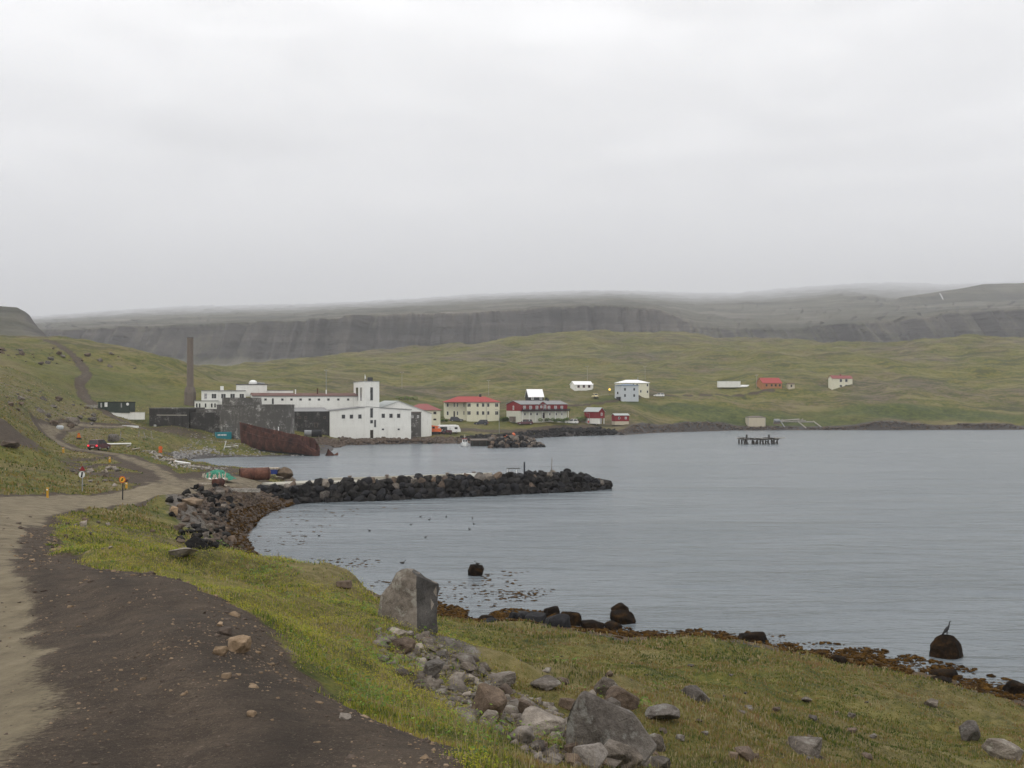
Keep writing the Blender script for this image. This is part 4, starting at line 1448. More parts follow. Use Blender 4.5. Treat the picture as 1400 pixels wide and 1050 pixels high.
BIG = [
    (810, 957, 13, 14, R_PALE, 'small whitish stone perched against the upper end of the long grey boulder'),
    (828, 952, 30, 24, R_GREY, 'pointed light grey rock just behind the long grey boulder'),
    (850, 969, 46, 27, R_BROWN, 'broad dark brown rock lying behind the long grey boulder'),
    (838, 974, 25, 18, R_GREY, 'rounded grey rock below the broad dark brown rock'),
    (742, 1003, 62, 26, R_PALE, 'long flat pale slab left of the long grey boulder'),
    (800, 1024, 52, 40, R_DARK, 'black broken rock wedged under the left side of the long grey boulder'),
    (806, 1052, 52, 34, R_PALE, 'pale rounded rock at the bottom edge in front of the black broken rock'),
    (838, 1046, 42, 30, R_GREY, 'grey angular rock leaning on the front of the long grey boulder'),
    (860, 1054, 38, 34, R_GREY, 'pointed grey rock at the bottom edge under the long grey boulder'),
    (714, 1017, 34, 22, R_PALE, 'whitish cracked stone left of the long flat pale slab'),
    (720, 979, 24, 22, R_BROWN, 'upright brown stone above the whitish cracked stone'),
    (706, 967, 18, 14, R_BROWN, 'small brown stone beside the upright brown stone'),
    (775, 968, 22, 13, R_BROWN, 'thin dark stone with a pale top left of the long grey boulder'),
    (899, 1026, 22, 22, R_GREY, 'small split grey rock at the right end of the long grey boulder'),
    (907, 984, 48, 17, R_GREY, 'low flat grey rock in the grass right of the long grey boulder'),
    (953, 958, 38, 21, R_GREY, 'dark grey peaked rock in the grass above the low flat grey rock'),
    (903, 1054, 28, 17, R_GREY, 'half buried grey stone at the bottom edge right of the rubble'),
    (667, 987, 54, 50, R_BROWN, 'square brown block with a flat top halfway down the rubble slope'),
    (542, 869, 28, 11, R_PALE, 'flat pale stone in the grass left of the tall upright boulder'),
    (552, 897, 32, 22, R_BROWN, 'brown block in the rubble just below the tall upright boulder'),
    (592, 927, 30, 24, R_GREY, 'grey cracked block in the middle of the rubble slope'),
    (624, 937, 24, 17, R_PALE, 'pale wedge of stone beside the grey cracked block'),
    (680, 937, 52, 16, R_GREY, 'long low grey outcrop in the grass above the square brown block'),
    (746, 941, 42, 13, R_GREY, 'jagged low grey outcrop in the grass behind the rubble'),
    (1103, 1031, 46, 20, R_GREY, 'low triangular grey rock in the middle of the lower right grass'),
    (1328, 1013, 30, 26, R_GREY, 'upright grey stone in the grass near the right edge'),
    (1374, 1036, 54, 24, R_HERO, 'long grey ledge of rock in the grass at the right edge'),
    (1021, 1037, 28, 13, R_BROWN, 'low brown stone in the grass left of the triangular grey rock'),
    (1275, 966, 20, 10, R_GREY, 'small grey stone near the weedy shore on the right'),
    (470, 803, 22, 9, R_BROWN, 'brown stone peeping over the crest of the grass bank'),
    (326, 892, 32, 21, R_TAN, 'larger tan stone lying on the dark road shoulder'),
    (301, 896, 18, 12, R_TAN, 'smaller tan stone touching the larger one on the road shoulder'),
    (307, 867, 20, 9, R_BROWN, 'flat brown stone just above the two tan stones on the shoulder'),
    (300, 856, 9, 6, R_TAN, 'little tan stone farthest up the road shoulder'),
    (309, 927, 13, 7, R_TAN, 'little tan stone below the two tan stones on the shoulder'),
    (343, 979, 14, 7, R_TAN, 'lone tan stone low on the dark road shoulder'),
    (471, 983, 16, 8, R_PALE, 'pale stone between the dark shoulder and the leafy weeds'),
    (270, 750, 36, 17, R_DARK, 'largest dark rounded boulder at the back of the weedy cove'),
    (250, 763, 34, 14, R_PALE, 'low pale grey rock at the edge of the grass above the cove'),
    (237, 706, 12, 14, R_TAN, 'buff upright stone at the top of the rocky cove slope'),
    (262, 692, 26, 12, R_TAN, 'flat buff slab at the top of the rocky cove slope'),
    (154, 604, 17, 11, R_GREY, 'grey boulder in the grass beside the white leaning posts'),
    (112, 722, 10, 10, R_PALE, 'pale grey stone in the grass inside the road bend'),
    (98, 580, 20, 10, R_GREY, 'grey flat boulder on the slope left of the small bridge'),
    (72, 581, 13, 7, R_BROWN, 'brown boulder on the slope left of the flat grey one'),
    (54, 563, 10, 7, R_GREY, 'grey upright boulder on the left hillside above the road'),
    (10, 611, 24, 8, R_BROWN, 'flat brown ledge of rock on the bare bank at the left edge'),
]
for px, py, w_, h_, m_, lb in BIG:
    rock(px, py, w_, h_, m_, lb)
WET = [
    (669, 867, 36, 24, R_BLACK, 'smooth black rock at the left end of the weedy rock cluster'),
    (699, 867, 32, 18, R_BLACK, 'low black rock second from the left in the weedy cluster'),
    (702, 849, 13, 15, R_BLACK, 'small round black rock at the back of the weedy cluster'),
    (715, 850, 20, 15, R_BLACK, 'dark rock beside the small round one at the back of the cluster'),
    (733, 859, 32, 23, R_BLACK, 'black rock in the middle of the weedy cluster'),
    (762, 871, 40, 35, R_BLACK, 'largest blue-black rock standing in front of the weedy cluster'),
    (755, 842, 23, 14, R_WEED, 'peaked brown rock at the back right of the weedy cluster'),
    (781, 854, 32, 21, R_WEED, 'brown weed covered rock at the right end of the cluster'),
    (664, 850, 26, 9, R_WEED, 'low brown weedy hump at the back left of the cluster'),
    (810, 860, 32, 13, R_WEED, 'brown weed mound in the water right of the cluster'),
    (838, 860, 26, 10, R_WEED, 'low weed mound next to the pair of offshore weedy rocks'),
    (849, 840, 28, 17, R_WEED, 'upper of the two brown weedy rocks off the cluster'),
    (852, 851, 37, 18, R_WEED, 'lower of the two brown weedy rocks off the cluster'),
    (651, 787, 23, 17, R_WEED, 'lone dark peaked rock out in the bay with a bird on it'),
    (375, 775, 19, 13, R_WEED, 'larger dark rock in the shallows at the mouth of the cove'),
    (357, 770, 10, 8, R_WEED, 'smaller dark rock in the shallows beside the larger one'),
    (338, 770, 16, 7, R_WEED, 'dark flat rock on the waterline left of the shallows'),
    (1030, 877, 40, 13, R_WEED, 'dark weedy rock in the water off the middle of the grass bank'),
    (1014, 894, 48, 9, R_BLACK, 'long flat black rock on the shoreline behind the grass'),
    (1147, 917, 30, 22, R_WEED, 'dark brown rounded rock on the shoreline'),
    (1116, 917, 32, 13, R_BLACK, 'blue-black low rock left of the brown rounded shore rock'),
    (1246, 940, 36, 16, R_BLACK, 'black low rock on the shoreline left of the bird rock'),
    (1294, 926, 36, 11, R_WEED, 'yellow-brown weed hump in the water below the bird rock'),
    (1289, 934, 28, 9, R_WEED, 'dark weed hump nearest the shore below the bird rock'),
    (1390, 948, 30, 18, R_WEED, 'dark weedy rock on the shore at the right edge'),
    (1220, 946, 30, 12, R_BLACK, 'flat black rock at the edge of the grass on the right shore'),
]
for px, py, w_, h_, m_, lb in WET:
    rock(px, py, w_, h_ * .88, m_, lb, water=True, sink=.45)
# the rock the cormorant stands on
X, Y = wat(1296, 898)
q = Y / F
bm = rough_bm(hull_pts([(a * q, b * q, c * q) for a, b, c in [(-25, 0, -8), (-24, 4, 5), (-20, 6, 13), (-12, 4, 24), (-4, 8, 29), (4, 8, 29), (-12, 9, 26), (11, 9, 27), (13, 6, 25), (20, 8, 18), (23, 6, 8), (25, 4, -8), (-10, -12, 6), (10, -12, 6), (-6, -8, 20), (8, -8, 20), (0, -16, -8), (0, 26, 10), (0, 28, -8), (-16, 20, 12), (16, 20, 12)]]), 4, .05, 5, .04)
o = add('boulder', bm_mesh(bm, 'boulder', R_WEED), None, (X, Y, 0))
tag(o, 'big round brown rock standing in the water with a cormorant on top', 'boulder')
bird_at = (X, Y, q * 28.5)

# ------------------------------------------------------------ stones too many to tell apart by name, still one by one
def in_poly(pts, n, seed):
    r = random.Random(seed)
    xs, ys = [p[0] for p in pts], [p[1] for p in pts]
    out = []
    while len(out) < n:
        x, y = r.uniform(min(xs), max(xs)), r.uniform(min(ys), max(ys))
        ins = False
        for (ax, ay), (bx, by) in zip(pts, pts[1:] + pts[:1]):
            if (ay > y) != (by > y) and x < ax + (y - ay) * (bx - ax) / (by - ay):
                ins = not ins
        if ins:
            out.append((x, y))
    return out


LAND = {}


def where(px, py, marks):
    """say where a stone lies by the nearest landmark of its area"""
    mx, my, nm = min(marks, key=lambda q: ((q[0] - px) / 1.6) ** 2 + (q[1] - py) ** 2)
    dx, dy = px - mx, (py - my) * 1.5
    far = 'well ' if abs(dx) + abs(dy) > 70 else ''
    if abs(dx) > abs(dy):
        return far + ('right of the ' if dx > 0 else 'left of the ') + nm
    return far + ('below the ' if dy > 0 else 'above the ') + nm


CN = {'grey_basalt': 'grey', 'brown_basalt': 'brown', 'pale_stone': 'pale', 'tan_stone': 'buff', 'dark_basalt': 'dark'}
SMALL = []
r_ = random.Random(4)


def stones(poly, n, seed, lo, hi, pw, mats, lead, marks, group, tilt=.3, hr=(.4, .72), keep=7.0):
    """countable stones as things of their own; the smallest fall to the loose rubble"""
    for px, py in in_poly(poly, n, seed):
        w_ = lo + hi * r_.random() ** pw
        mt = r_.choice(mats(px) if callable(mats) else mats)
        if w_ < keep:
            SMALL.append((px, py, w_, mt))
            continue
        sz = 'small' if w_ < keep * 1.35 else ('middling' if w_ < keep * 2.1 else 'large')
        lb = sz + ' ' + CN[mt.name] + ' stone ' + lead + ' ' + where(px, py, marks)
        if lb in LAND and len(marks) > 1:
            nx_ = sorted(marks, key=lambda q: ((q[0] - px) / 1.6) ** 2 + (q[1] - py) ** 2)
            for q in nx_[1:]:
                l2 = lb + ', towards the ' + q[2]
                if l2 not in LAND and len(l2.split()) <= 16:
                    lb = l2
                    break
        LAND[lb] = 1
        rock(px, py, w_, w_ * r_.uniform(*hr), mt, lb, group, tilt=tilt)


stones([(515, 862), (580, 868), (640, 905), (690, 935), (770, 975), (905, 1040), (880, 1049), (740, 1046), (690, 1000), (640, 985), (585, 945), (530, 900)], 135, 8, 3.5, 22, 2.8, [R_GREY, R_BROWN, R_GREY, R_PALE, R_BROWN], 'in the rubble',
       [(557, 850, 'tall upright boulder'), (667, 965, 'square brown block'), (592, 915, 'grey cracked block'), (835, 1000, 'long grey boulder'), (742, 990, 'long flat slab'), (714, 1008, 'whitish cracked stone'), (720, 968, 'upright brown stone'), (806, 1040, 'pale rounded rock'), (625, 930, 'pale stone wedge')], 'rubble stones on the bank', .4, keep=8.5)
stones([(905, 890), (1250, 960), (1390, 1045), (920, 1045), (700, 900)], 60, 9, 3, 13, 2.2, [R_GREY, R_BROWN, R_GREY], 'half sunk in grass',
       [(1103, 1022, 'triangular grey rock'), (953, 948, 'dark peaked rock'), (1328, 1000, 'upright grey stone'), (1374, 1025, 'long grey ledge'), (907, 980, 'low flat rock'), (762, 860, 'black shore rocks'), (1147, 910, 'brown shore rock')], 'stones in the right hand grass', .2, (.4, .6), 7)
stones([(228, 688), (262, 668), (300, 664), (335, 690), (318, 712), (322, 745), (300, 758), (245, 742), (238, 715)], 240, 10, 4, 10.5, 2, lambda px: [R_DARK, R_BROWN, R_GREY, R_DARK] if px > 258 else [R_GREY, R_BROWN, R_BROWN, R_DARK], 'on the cove slope',
       [(268, 738, 'largest dark cove boulder'), (262, 688, 'flat buff slab'), (322, 672, 'long weathered beam'), (237, 702, 'buff upright stone'), (250, 760, 'low pale rock'), (300, 715, 'brown weed bank'), (298, 660, 'rusty drum')], 'stones on the cove slope', .4, (.45, .75), 8)
stones([(0, 535), (50, 530), (130, 560), (128, 590), (92, 586), (20, 566)], 50, 11, 3, 8, 2, [R_GREY, R_BROWN, R_GREY], 'on the left hillside',
       [(140, 582, 'small bridge'), (98, 578, 'flat grey boulder'), (72, 578, 'brown boulder'), (15, 590, 'bare brown bank'), (108, 545, 'upper gravel track')], 'stones on the left hillside', .3, (.45, .7), 7)
stones([(0, 470), (110, 478), (200, 492), (190, 505), (60, 500), (0, 490)], 40, 12, 3, 6, 2, [R_GREY, R_BROWN, R_GREY], 'on the left ridge', [(60, 480, 'skyline of the left ridge')], 'stones on the left ridge', .3, (.5, .7), 6)
stones([(70, 715), (200, 705), (215, 740), (120, 765), (90, 760)], 24, 13, 3, 6, 2, [R_GREY, R_PALE, R_BROWN], 'in the grass', [(112, 717, 'pale stone in the road bend'), (250, 760, 'low pale rock'), (200, 700, 'cove slope')], 'stones in the grass by the road', .3, (.5, .7), 5)
stones([(90, 640), (160, 640), (200, 662), (100, 668)], 30, 14, 3, 6, 2, [R_GREY, R_PALE, R_BROWN], 'on the bank', [(112, 655, 'white road sign'), (167, 668, 'yellow road sign')], 'stones on the bank by the signs', .3, (.5, .7), 5)


# ------------------------------------------------------------ batches (stuff)
m, t = new_mat('brown_seaweed')
p = t.pos()
v = t.math('ADD', t.math('MULTIPLY', t.noise(p, 2.2, 5, .65), .6), t.math('MULTIPLY', t.noise(p, 17, 3, .7), .4))
t.surf(t.ramp(v, [(.34, (.004, .003, .001)), (.47, (.032, .016, .003)), (.57, (.088, .044, .007)), (.68, (.16, .095, .028))]), .85, t.bump(t.noise(p, 25, 3), .8, .05), .08)
M_WEED = m


def templates(n, pts, seed):
    out = []
    for i in range(n):
        bm = norm_mesh(hull_pts(rock_pts(seed + i, pts, .5)))
        bmesh.ops.triangulate(bm, faces=bm.faces)
        bm.verts.ensure_lookup_table()
        out.append((np.array([v.co for v in bm.verts]), np.array([[v.index for v in f.verts] for f in bm.faces])))
        bm.free()
    return out


TPL = templates(10, 12, 900)


def batch(name, P, S, mat, seed=0, kind='stuff', parent=None, flat=(.6, 1)):
    r = np.random.default_rng(seed)
    Vs, Fs, b = [], [], 0
    which = r.integers(0, len(TPL), len(P))
    for i in range(len(P)):
        v, f = TPL[which[i]]
        a = r.uniform(0, 6.28)
        ca, sa = math.cos(a), math.sin(a)
        sx, sy, sz = S[i] * r.uniform(.8, 1.2), S[i] * r.uniform(.7, 1.1), S[i] * r.uniform(*flat)
        x, y = v[:, 0] * sx, v[:, 1] * sy
        Vs.append(np.stack([x * ca - y * sa + P[i][0], x * sa + y * ca + P[i][1], v[:, 2] * sz + P[i][2]], -1))
        Fs.append(f + b)
        b += len(v)
    o = add(name, np_mesh(name, np.concatenate(Vs), np.concatenate(Fs), mat), parent)
    if kind:
        o['kind'] = kind
    return o


def along(pts, n, lo, hi, seed):
    """n points beside a polyline (land side = left), at offsets lo..hi"""
    r = np.random.default_rng(seed)
    P = np.array(pts)
    seg = np.linalg.norm(P[1:] - P[:-1], axis=1)
    c = np.concatenate([[0], np.cumsum(seg)])
    t_ = r.uniform(0, c[-1], n)
    i = np.clip(np.searchsorted(c, t_) - 1, 0, len(seg) - 1)
    f = ((t_ - c[i]) / seg[i])[:, None]
    q = P[i] * (1 - f) + P[i + 1] * f
    d = (P[i + 1] - P[i]) / seg[i][:, None]
    nr = np.stack([-d[:, 1], d[:, 0]], -1)
    return q + nr * r.uniform(lo, hi, n)[:, None]


def far_hits(poly, n, sd):
    q = np.array([hit(*p)[:2] for p in in_poly(poly, n, sd)])
    return q[q[:, 1] > 78]


def on_ground(xy, lift=0.0):
    z = np.maximum(gz_full(xy[:, 0], xy[:, 1])[0], -.1)
    return np.column_stack([xy, z + lift])


for mt in (R_GREY, R_BROWN, R_PALE, R_DARK, R_TAN):
    sm = [(hit(px, py), w_) for px, py, w_, m_ in SMALL if m_ is mt]
    if sm:
        batch('rubble', np.array([p for p, w_ in sm]), np.array([w_ * p[1] / F * .5 for p, w_ in sm]), mt, 60, flat=(.5, .8))
i0 = SHORE.index(wat(456, 612))
i1 = SHORE.index(wat(660 if False else 650, 606))
i2 = SHORE.index(wat(850, 594.5))
i3 = SHORE.index(wat(1400, 587.5))
iC = SHORE.index(wat(480, 803))
P1 = on_ground(along(SHORE[i0:i1 + 1], 900, -1.0, 9, 1))
batch('sea_wall_stones', P1, rng.uniform(.35, 1.15, len(P1)), R_BROWN, 1)
P2 = on_ground(along(SHORE[i1:i2 + 1], 900, -1.0, 9, 2))
batch('sea_wall_stones', P2, rng.uniform(.4, 1.3, len(P2)), R_DARK, 2)
P3 = on_ground(along(SHORE[i2:i3 + 1], 1500, -1.0, 4.5, 3))
batch('shore_stones', P3, rng.uniform(.2, .6, len(P3)), R_BROWN, 3)
xy = np.array([wat(*p) for p in in_poly([(245, 640), (262, 627), (310, 625), (425, 623), (420, 618), (340, 612), (262, 618), (240, 630)], 500, 41)])
P4 = on_ground(xy)
batch('beach_shingle', P4, rng.uniform(.08, .4, len(P4)), M_BEACHST, 4)
xy = np.array([hit(*p)[:2] for p in in_poly([(235, 618), (268, 616), (292, 612), (296, 617), (262, 626), (238, 628)], 260, 42)])
batch('beach_shingle', on_ground(xy), rng.uniform(.1, .45, len(xy)), M_BEACHST, 5)
# shingle and weed in the cove
xy = far_hits([(258, 680), (300, 664), (420, 682), (360, 704), (335, 738), (348, 762), (300, 762), (290, 730)], 1900, 43)
batch('cove_stones', on_ground(xy), rng.uniform(.08, .36, len(xy)), R_BROWN, 6)
xy = far_hits([(310, 700), (385, 682), (402, 690), (350, 712), (338, 738), (352, 765), (318, 765), (306, 735)], 1900, 44)
batch('seaweed', on_ground(xy), rng.uniform(.12, .42, len(xy)), M_WEED, 7, flat=(.25, .5))

xy = along(SHORE[1:13], 9000, -3.2, 2.6, 45)
xy = np.concatenate([xy, np.array([wat(*p) for p in in_poly([(600, 842), (700, 832), (790, 842), (820, 862), (880, 880), (800, 884), (690, 862)], 2600, 46)])])
dn = fbm(xy[:, 0] / 2.2, xy[:, 1] / 2.2, 50, 3)
xy = xy[dn > -.2]
z = on_ground(xy)
z[:, 2] = np.maximum(z[:, 2], 0) + .02
batch('seaweed', z, rng.lognormal(-2.3, .5, len(z)), M_WEED, 8, flat=(.3, .7))
# weed afloat: flat drifts that only just break the surface
fl = []
for poly, n, sd in (([(480, 800), (560, 790), (640, 815), (600, 838), (540, 820)], 60, 1), ([(600, 800), (700, 780), (720, 820), (640, 835)], 60, 2), ([(680, 808), (740, 806), (735, 822), (690, 822)], 60, 3), ([(345, 700), (500, 690), (560, 697), (420, 712), (345, 730)], 34, 4), ([(340, 735), (460, 715), (420, 745), (350, 760)], 26, 5),
                    ([(800, 872), (900, 862), (1040, 868), (1120, 885), (1000, 884), (880, 884)], 260, 6), ([(1100, 890), (1220, 898), (1330, 928), (1395, 938), (1300, 934), (1180, 908)], 220, 7), ([(500, 765), (420, 760), (440, 775), (520, 775)], 24, 8)):
    for p in in_poly(poly, n, 60 + sd):
        fl.append(wat(*p) + (.012,))
fl2 = []
for x, y, z in fl:
    for _ in range(2):
        fl2.append((x + random.gauss(0, .75), y + random.gauss(0, .28), z))
fl2 = np.array(fl2)
fl2 = fl2[shore_d(fl2[:, 0], fl2[:, 1]) < .3]
batch('floating_seaweed', fl2, rng.uniform(.04, .20, len(fl2)) * np.clip(fl2[:, 1] / 75, .7, 1.5), M_WEED, 9, flat=(.08, .16))

# ============================================================ breakwater
bw = empty('breakwater', (wat(420, 684)[0], wat(420, 684)[1], 0), 0, 'long breakwater of piled black boulders reaching into the bay with a pale concrete deck', 'breakwater')
BWF = [wat(372, 692), wat(420, 687.5), wat(520, 684.5), wat(640, 679), (wat(760, 673.5)), wat(838, 669)]
bw0 = Vector(bw.location)


def bw_part(o):
    o.parent = bw
    o.location = Vector(o.location) - bw0
    return o


DARKS = [rmesh(R_DARK, s_, 1) for s_ in range(12)] + [rmesh(R_BLACK, s_, 1) for s_ in range(4)]
BRO = [rmesh(R_GREY, s_, 1) for s_ in range(6)] + [rmesh(R_BROWN, s_, 1) for s_ in range(6)]
r_ = random.Random(21)
L = sum((Vector(b) - Vector(a)).length for a, b in zip(BWF[:-1], BWF[1:]))
cnt = 0


def bw_at(t_):
    t_ *= L
    for a, b in zip(BWF[:-1], BWF[1:]):
        a, b = Vector(a), Vector(b)
        l = (b - a).length
        if t_ <= l:
            d = (b - a) / l
            return a + d * t_, Vector((-d.y, d.x))
        t_ -= l
    d = (Vector(BWF[-1]) - Vector(BWF[-2])).normalized()
    return Vector(BWF[-1]), Vector((-d.y, d.x))


for row, (off, zz, n) in enumerate(((.2, .05, 50), (1.3, .9, 52), (2.4, 1.8, 54), (3.5, 2.55, 56), (4.8, 2.7, 34))):
    for k in range(n):
        t_ = (k + r_.uniform(-.3, .3) + .5) / n
        if row == 4 and t_ < .38:
            continue
        q_, nr = bw_at(min(.995, max(0, t_)))
        endf = 1 - .72 * max(0, (t_ - .90) / .10)
        rad = r_.uniform(.55, 1.05) * (1.0 if row < 4 else .9)
        z_ = zz * endf * (1 - .25 * max(0, (.12 - t_) / .12)) + r_.uniform(-.15, .25)
        P = q_ + nr * (off * endf + r_.uniform(-.3, .3) + max(0, t_ - .93) * 14)
        top_ = row >= 3
        me = r_.choice(BRO if (top_ and r_.random() < .25) or r_.random() < .03 else DARKS)
        o = add('rock', me, bw, Vector((P.x, P.y, z_)) - bw0, (r_.uniform(-.6, .6), r_.uniform(-.6, .6), r_.uniform(0, 6)), (rad, rad * r_.uniform(.8, 1.1), rad * r_.uniform(.7, .95)))
        cnt += 1
# core so that no daylight shows between the stones
cb = MB()
fr_, bk_ = [], []
for k in range(41):
    t_ = k / 40 * .965
    q_, nr = bw_at(t_)
    e_ = 1 - .6 * max(0, (t_ - .88) / .12)
    A, B, Cc, D = q_ + nr * .6, q_ + nr * (3.4 * e_ + .2), q_ + nr * (9.5 * e_ + .3), q_ + nr * (10.5 * e_)
    h_ = 2.35 * e_
    fr_.append([(A.x - bw0.x, A.y - bw0.y, -1.5), (B.x - bw0.x, B.y - bw0.y, h_), (Cc.x - bw0.x, Cc.y - bw0.y, h_), (D.x - bw0.x, D.y - bw0.y, -1.5)])
cb.loft(fr_)
cb.build('rubble_core', R_DARK, bw)
# concrete deck with its kerb on the far side
dk, kb = [], []
for k in range(31):
    t_ = .07 + k / 30 * .60
    q_, nr = bw_at(t_)
    a, b = q_ + nr * 5.2, q_ + nr * 9.6
    c_ = q_ + nr * 9.0
    dk.append([(a.x - bw0.x, a.y - bw0.y, 2.30), (b.x - bw0.x, b.y - bw0.y, 2.30), (b.x - bw0.x, b.y - bw0.y, 2.62), (a.x - bw0.x, a.y - bw0.y, 2.62)])
    if k >= 5:
        kb.append([(c_.x - bw0.x, c_.y - bw0.y, 2.624), (b.x - bw0.x, b.y - bw0.y, 2.624), (b.x - bw0.x, b.y - bw0.y, 3.0), (c_.x - bw0.x, c_.y - bw0.y, 3.0)])
MB().loft(dk).build('deck', M_CONCL, bw)
MB().loft(kb).build('kerb', M_CONCL, bw)
for px in (478, 536, 577, 619, 657):
    t_ = min(.66, max(.1, (px - 372) / 466 * 1.0))
    q_, nr = bw_at(t_)
    c_ = q_ + nr * 8.7
    MB().rod((0, 0, 0), (0, 0, .55), .22, .26, 10).rod((0, 0, .55), (0, 0, .72), .36, .36, 10).build('bollard', M_CONCB, bw, (c_.x - bw0.x, c_.y - bw0.y, 2.62))
# things standing on it
def on_bw(px, off=6.5):
    best = min((abs(700 + F * (lambda q: (q[0] + q[1] * off).x / (q[0] + q[1] * off).y)(bw_at(k / 200)) - px), k / 200) for k in range(200))
    q_, nr = bw_at(best[1])
    c_ = q_ + nr * off
    return c_.x, c_.y


x, y = on_bw(717)
tag(MB().rod((0, 0, 2.0), (0, 0, 4.9), .17, .15, 10).build('mooring_post', M_NAVY, None, (x, y, 0)), 'thick dark post standing on the outer part of the breakwater', 'post')
x, y = on_bw(753)
tag(MB().rod((0, 0, 2.0), (.12, 0, 5.5), .06, .05, 8).build('mooring_pole', M_WOODB, None, (x, y, 0)), 'thin rusty pole near the outer end of the breakwater', 'pole')
x, y = on_bw(700)
rk = empty('frame_stand', (x, y, 2.6), .2, 'pale metal frame with a dark plank on top on the breakwater', 'frame')
MB().rod((-.8, 0, 0), (-.8, 0, 1.2), .05).rod((.8, 0, 0), (.8, 0, 1.0), .05).rod((-.8, 0, .4), (.9, 0, .15), .05).build('legs', M_WPAINT, rk)
MB().box(-.9, -.2, 1.2, 1.4, .2, 1.32).build('top_plank', M_WOODD, rk)
x, y = on_bw(646, 5.6)
tag(MB().box(-1.6, -.05, 0, 1.6, .3, .7).build('concrete_block', M_WHITE, None, (x, y, 2.62), (0, 0, .1)), 'white painted block on the edge of the breakwater deck', 'block')

# ============================================================ the wreck
bow, stern = at(332, 612, 289), at(435, 623.5, 267)
A, B = Vector(bow), Vector(stern)
wr = empty('shipwreck', (A.x, A.y, .2), math.atan2((B - A).y, (B - A).x), 'rusty broken hull of an old ship stranded on the beach below the tanks', 'shipwreck')
LH = (Vector((B.x, B.y)) - Vector((A.x, A.y))).length
NS = 30
side_a, side_b = [], []
rr = random.Random(3)
rings, tops = [], []
for k in range(NS + 1):
    s_ = k / NS
    half = 3.1 * (min(1, (s_ + .004) / .38) ** .75) * (1 if s_ < .72 else math.sqrt(max(.02, 1 - ((s_ - .72) / .285) ** 2)))
    top_ = 8.7 - 4.7 * s_ ** .7 - (0 if s_ < .86 else (s_ - .86) * 20)
    ragged = .22 * mnoise.noise(Vector((s_ * 9, 0, 3)))
    x = s_ * LH - (.6 if k == 0 else 0)
    prof = []
    for j in range(9):
        h_ = j / 8
        wv = half * (.35 + .65 * min(1, h_ / .45) ** .55)
        prof.append((wv, -.9 + (top_ + .9) * h_ + (ragged if j == 8 else 0), x + (0 if s_ > .05 else -.9 * h_)))
    rings.append(prof)
hb = MB()
for sg in (-1, 1):
    base = len(hb.v)
    for th in (0, .12):
        for r1 in rings:
            hb.v += [(x, sg * (w_ - th), z) for w_, z, x in r1]
    N9 = 9
    off = (NS + 1) * N9
    for k in range(NS):
        for j in range(8):
            hb.f.append((base + k * N9 + j, base + k * N9 + j + 1, base + (k + 1) * N9 + j + 1, base + (k + 1) * N9 + j))
            hb.f.append((base + off + k * N9 + j, base + off + (k + 1) * N9 + j, base + off + (k + 1) * N9 + j + 1, base + off + k * N9 + j + 1))
        hb.f.append((base + k * N9 + 8, base + off + k * N9 + 8, base + off + (k + 1) * N9 + 8, base + (k + 1) * N9 + 8))
for e_ in (0, NS):                       # bow and stern plating join the two sides
    k = len(hb.v)
    for w_, z, x in rings[e_]:
        hb.v += [(x, -w_, z), (x, w_, z)]
    for j in range(8):
        hb.f.append((k + 2 * j, k + 2 * j + 1, k + 2 * j + 3, k + 2 * j + 2))
add('hull', hb.mesh('hull', M_RUST, False, False), wr)
db = MB()
for k in range(2, NS - 1):
    a, b = rings[k][4], rings[k + 1][4]
    db.poly([(a[2], -a[0] + .13, a[1]), (b[2], -b[0] + .13, b[1]), (b[2], b[0] - .13, b[1]), (a[2], a[0] - .13, a[1])])
db.build('inner_deck', M_RUST, wr)
for k in range(3, NS - 2, 3):
    w_, z, x = rings[k][8]
    for sg in (-1, 1):
        MB().box(x - .12, sg * (w_ - .35) - .1, 1.2, x + .12, sg * (w_ - .35) + .1, z - .7 + .3 * rr.random()).build('frame_rib', M_RUST, wr)
w_, z, x = rings[0][8]
# dark fouled band above the keel
for sg in (-1, 1):
    wb = [[(x, sg * (w_ + .02), z) for w_, z, x in rg[0:3]] + [(x, sg * (w_ + .05), z) for w_, z, x in reversed(rg[0:3])] for rg in rings[1:-1]]
    MB().loft(wb).build('fouled_bottom', M_BLACKW, wr)
# belting strake along the side
rb = [[(x, -w_ - .02, z), (x, -w_ - .22, z + .02), (x, -w_ - .22, z + .3), (x, -w_ - .02, z + .3)] for w_, z, x in [rg[6] for rg in rings[1:-1]]]
MB().loft(rb).build('rubbing_strake', M_RUST, wr)
# torn plate lying in the shallows off the stern
x, y = wat(451, 623)
o = empty('wreck_plate', (x, y, 0), .4, 'small torn rusty plate sticking out of the water off the wreck', 'wreckage')
MB().prism([(-1.6, -.4), (1.4, -.4), (1.0, .5), (.1, 1.3), (-.5, 2.1), (-.9, .9)], -.12, .12).build('plate', M_RUST, o)
MB().prism([(-.2, -.3), (2.4, -.2), (2.5, .9), (1.4, .3)], .5, .75).build('bent_plate', M_RUSTL, o)

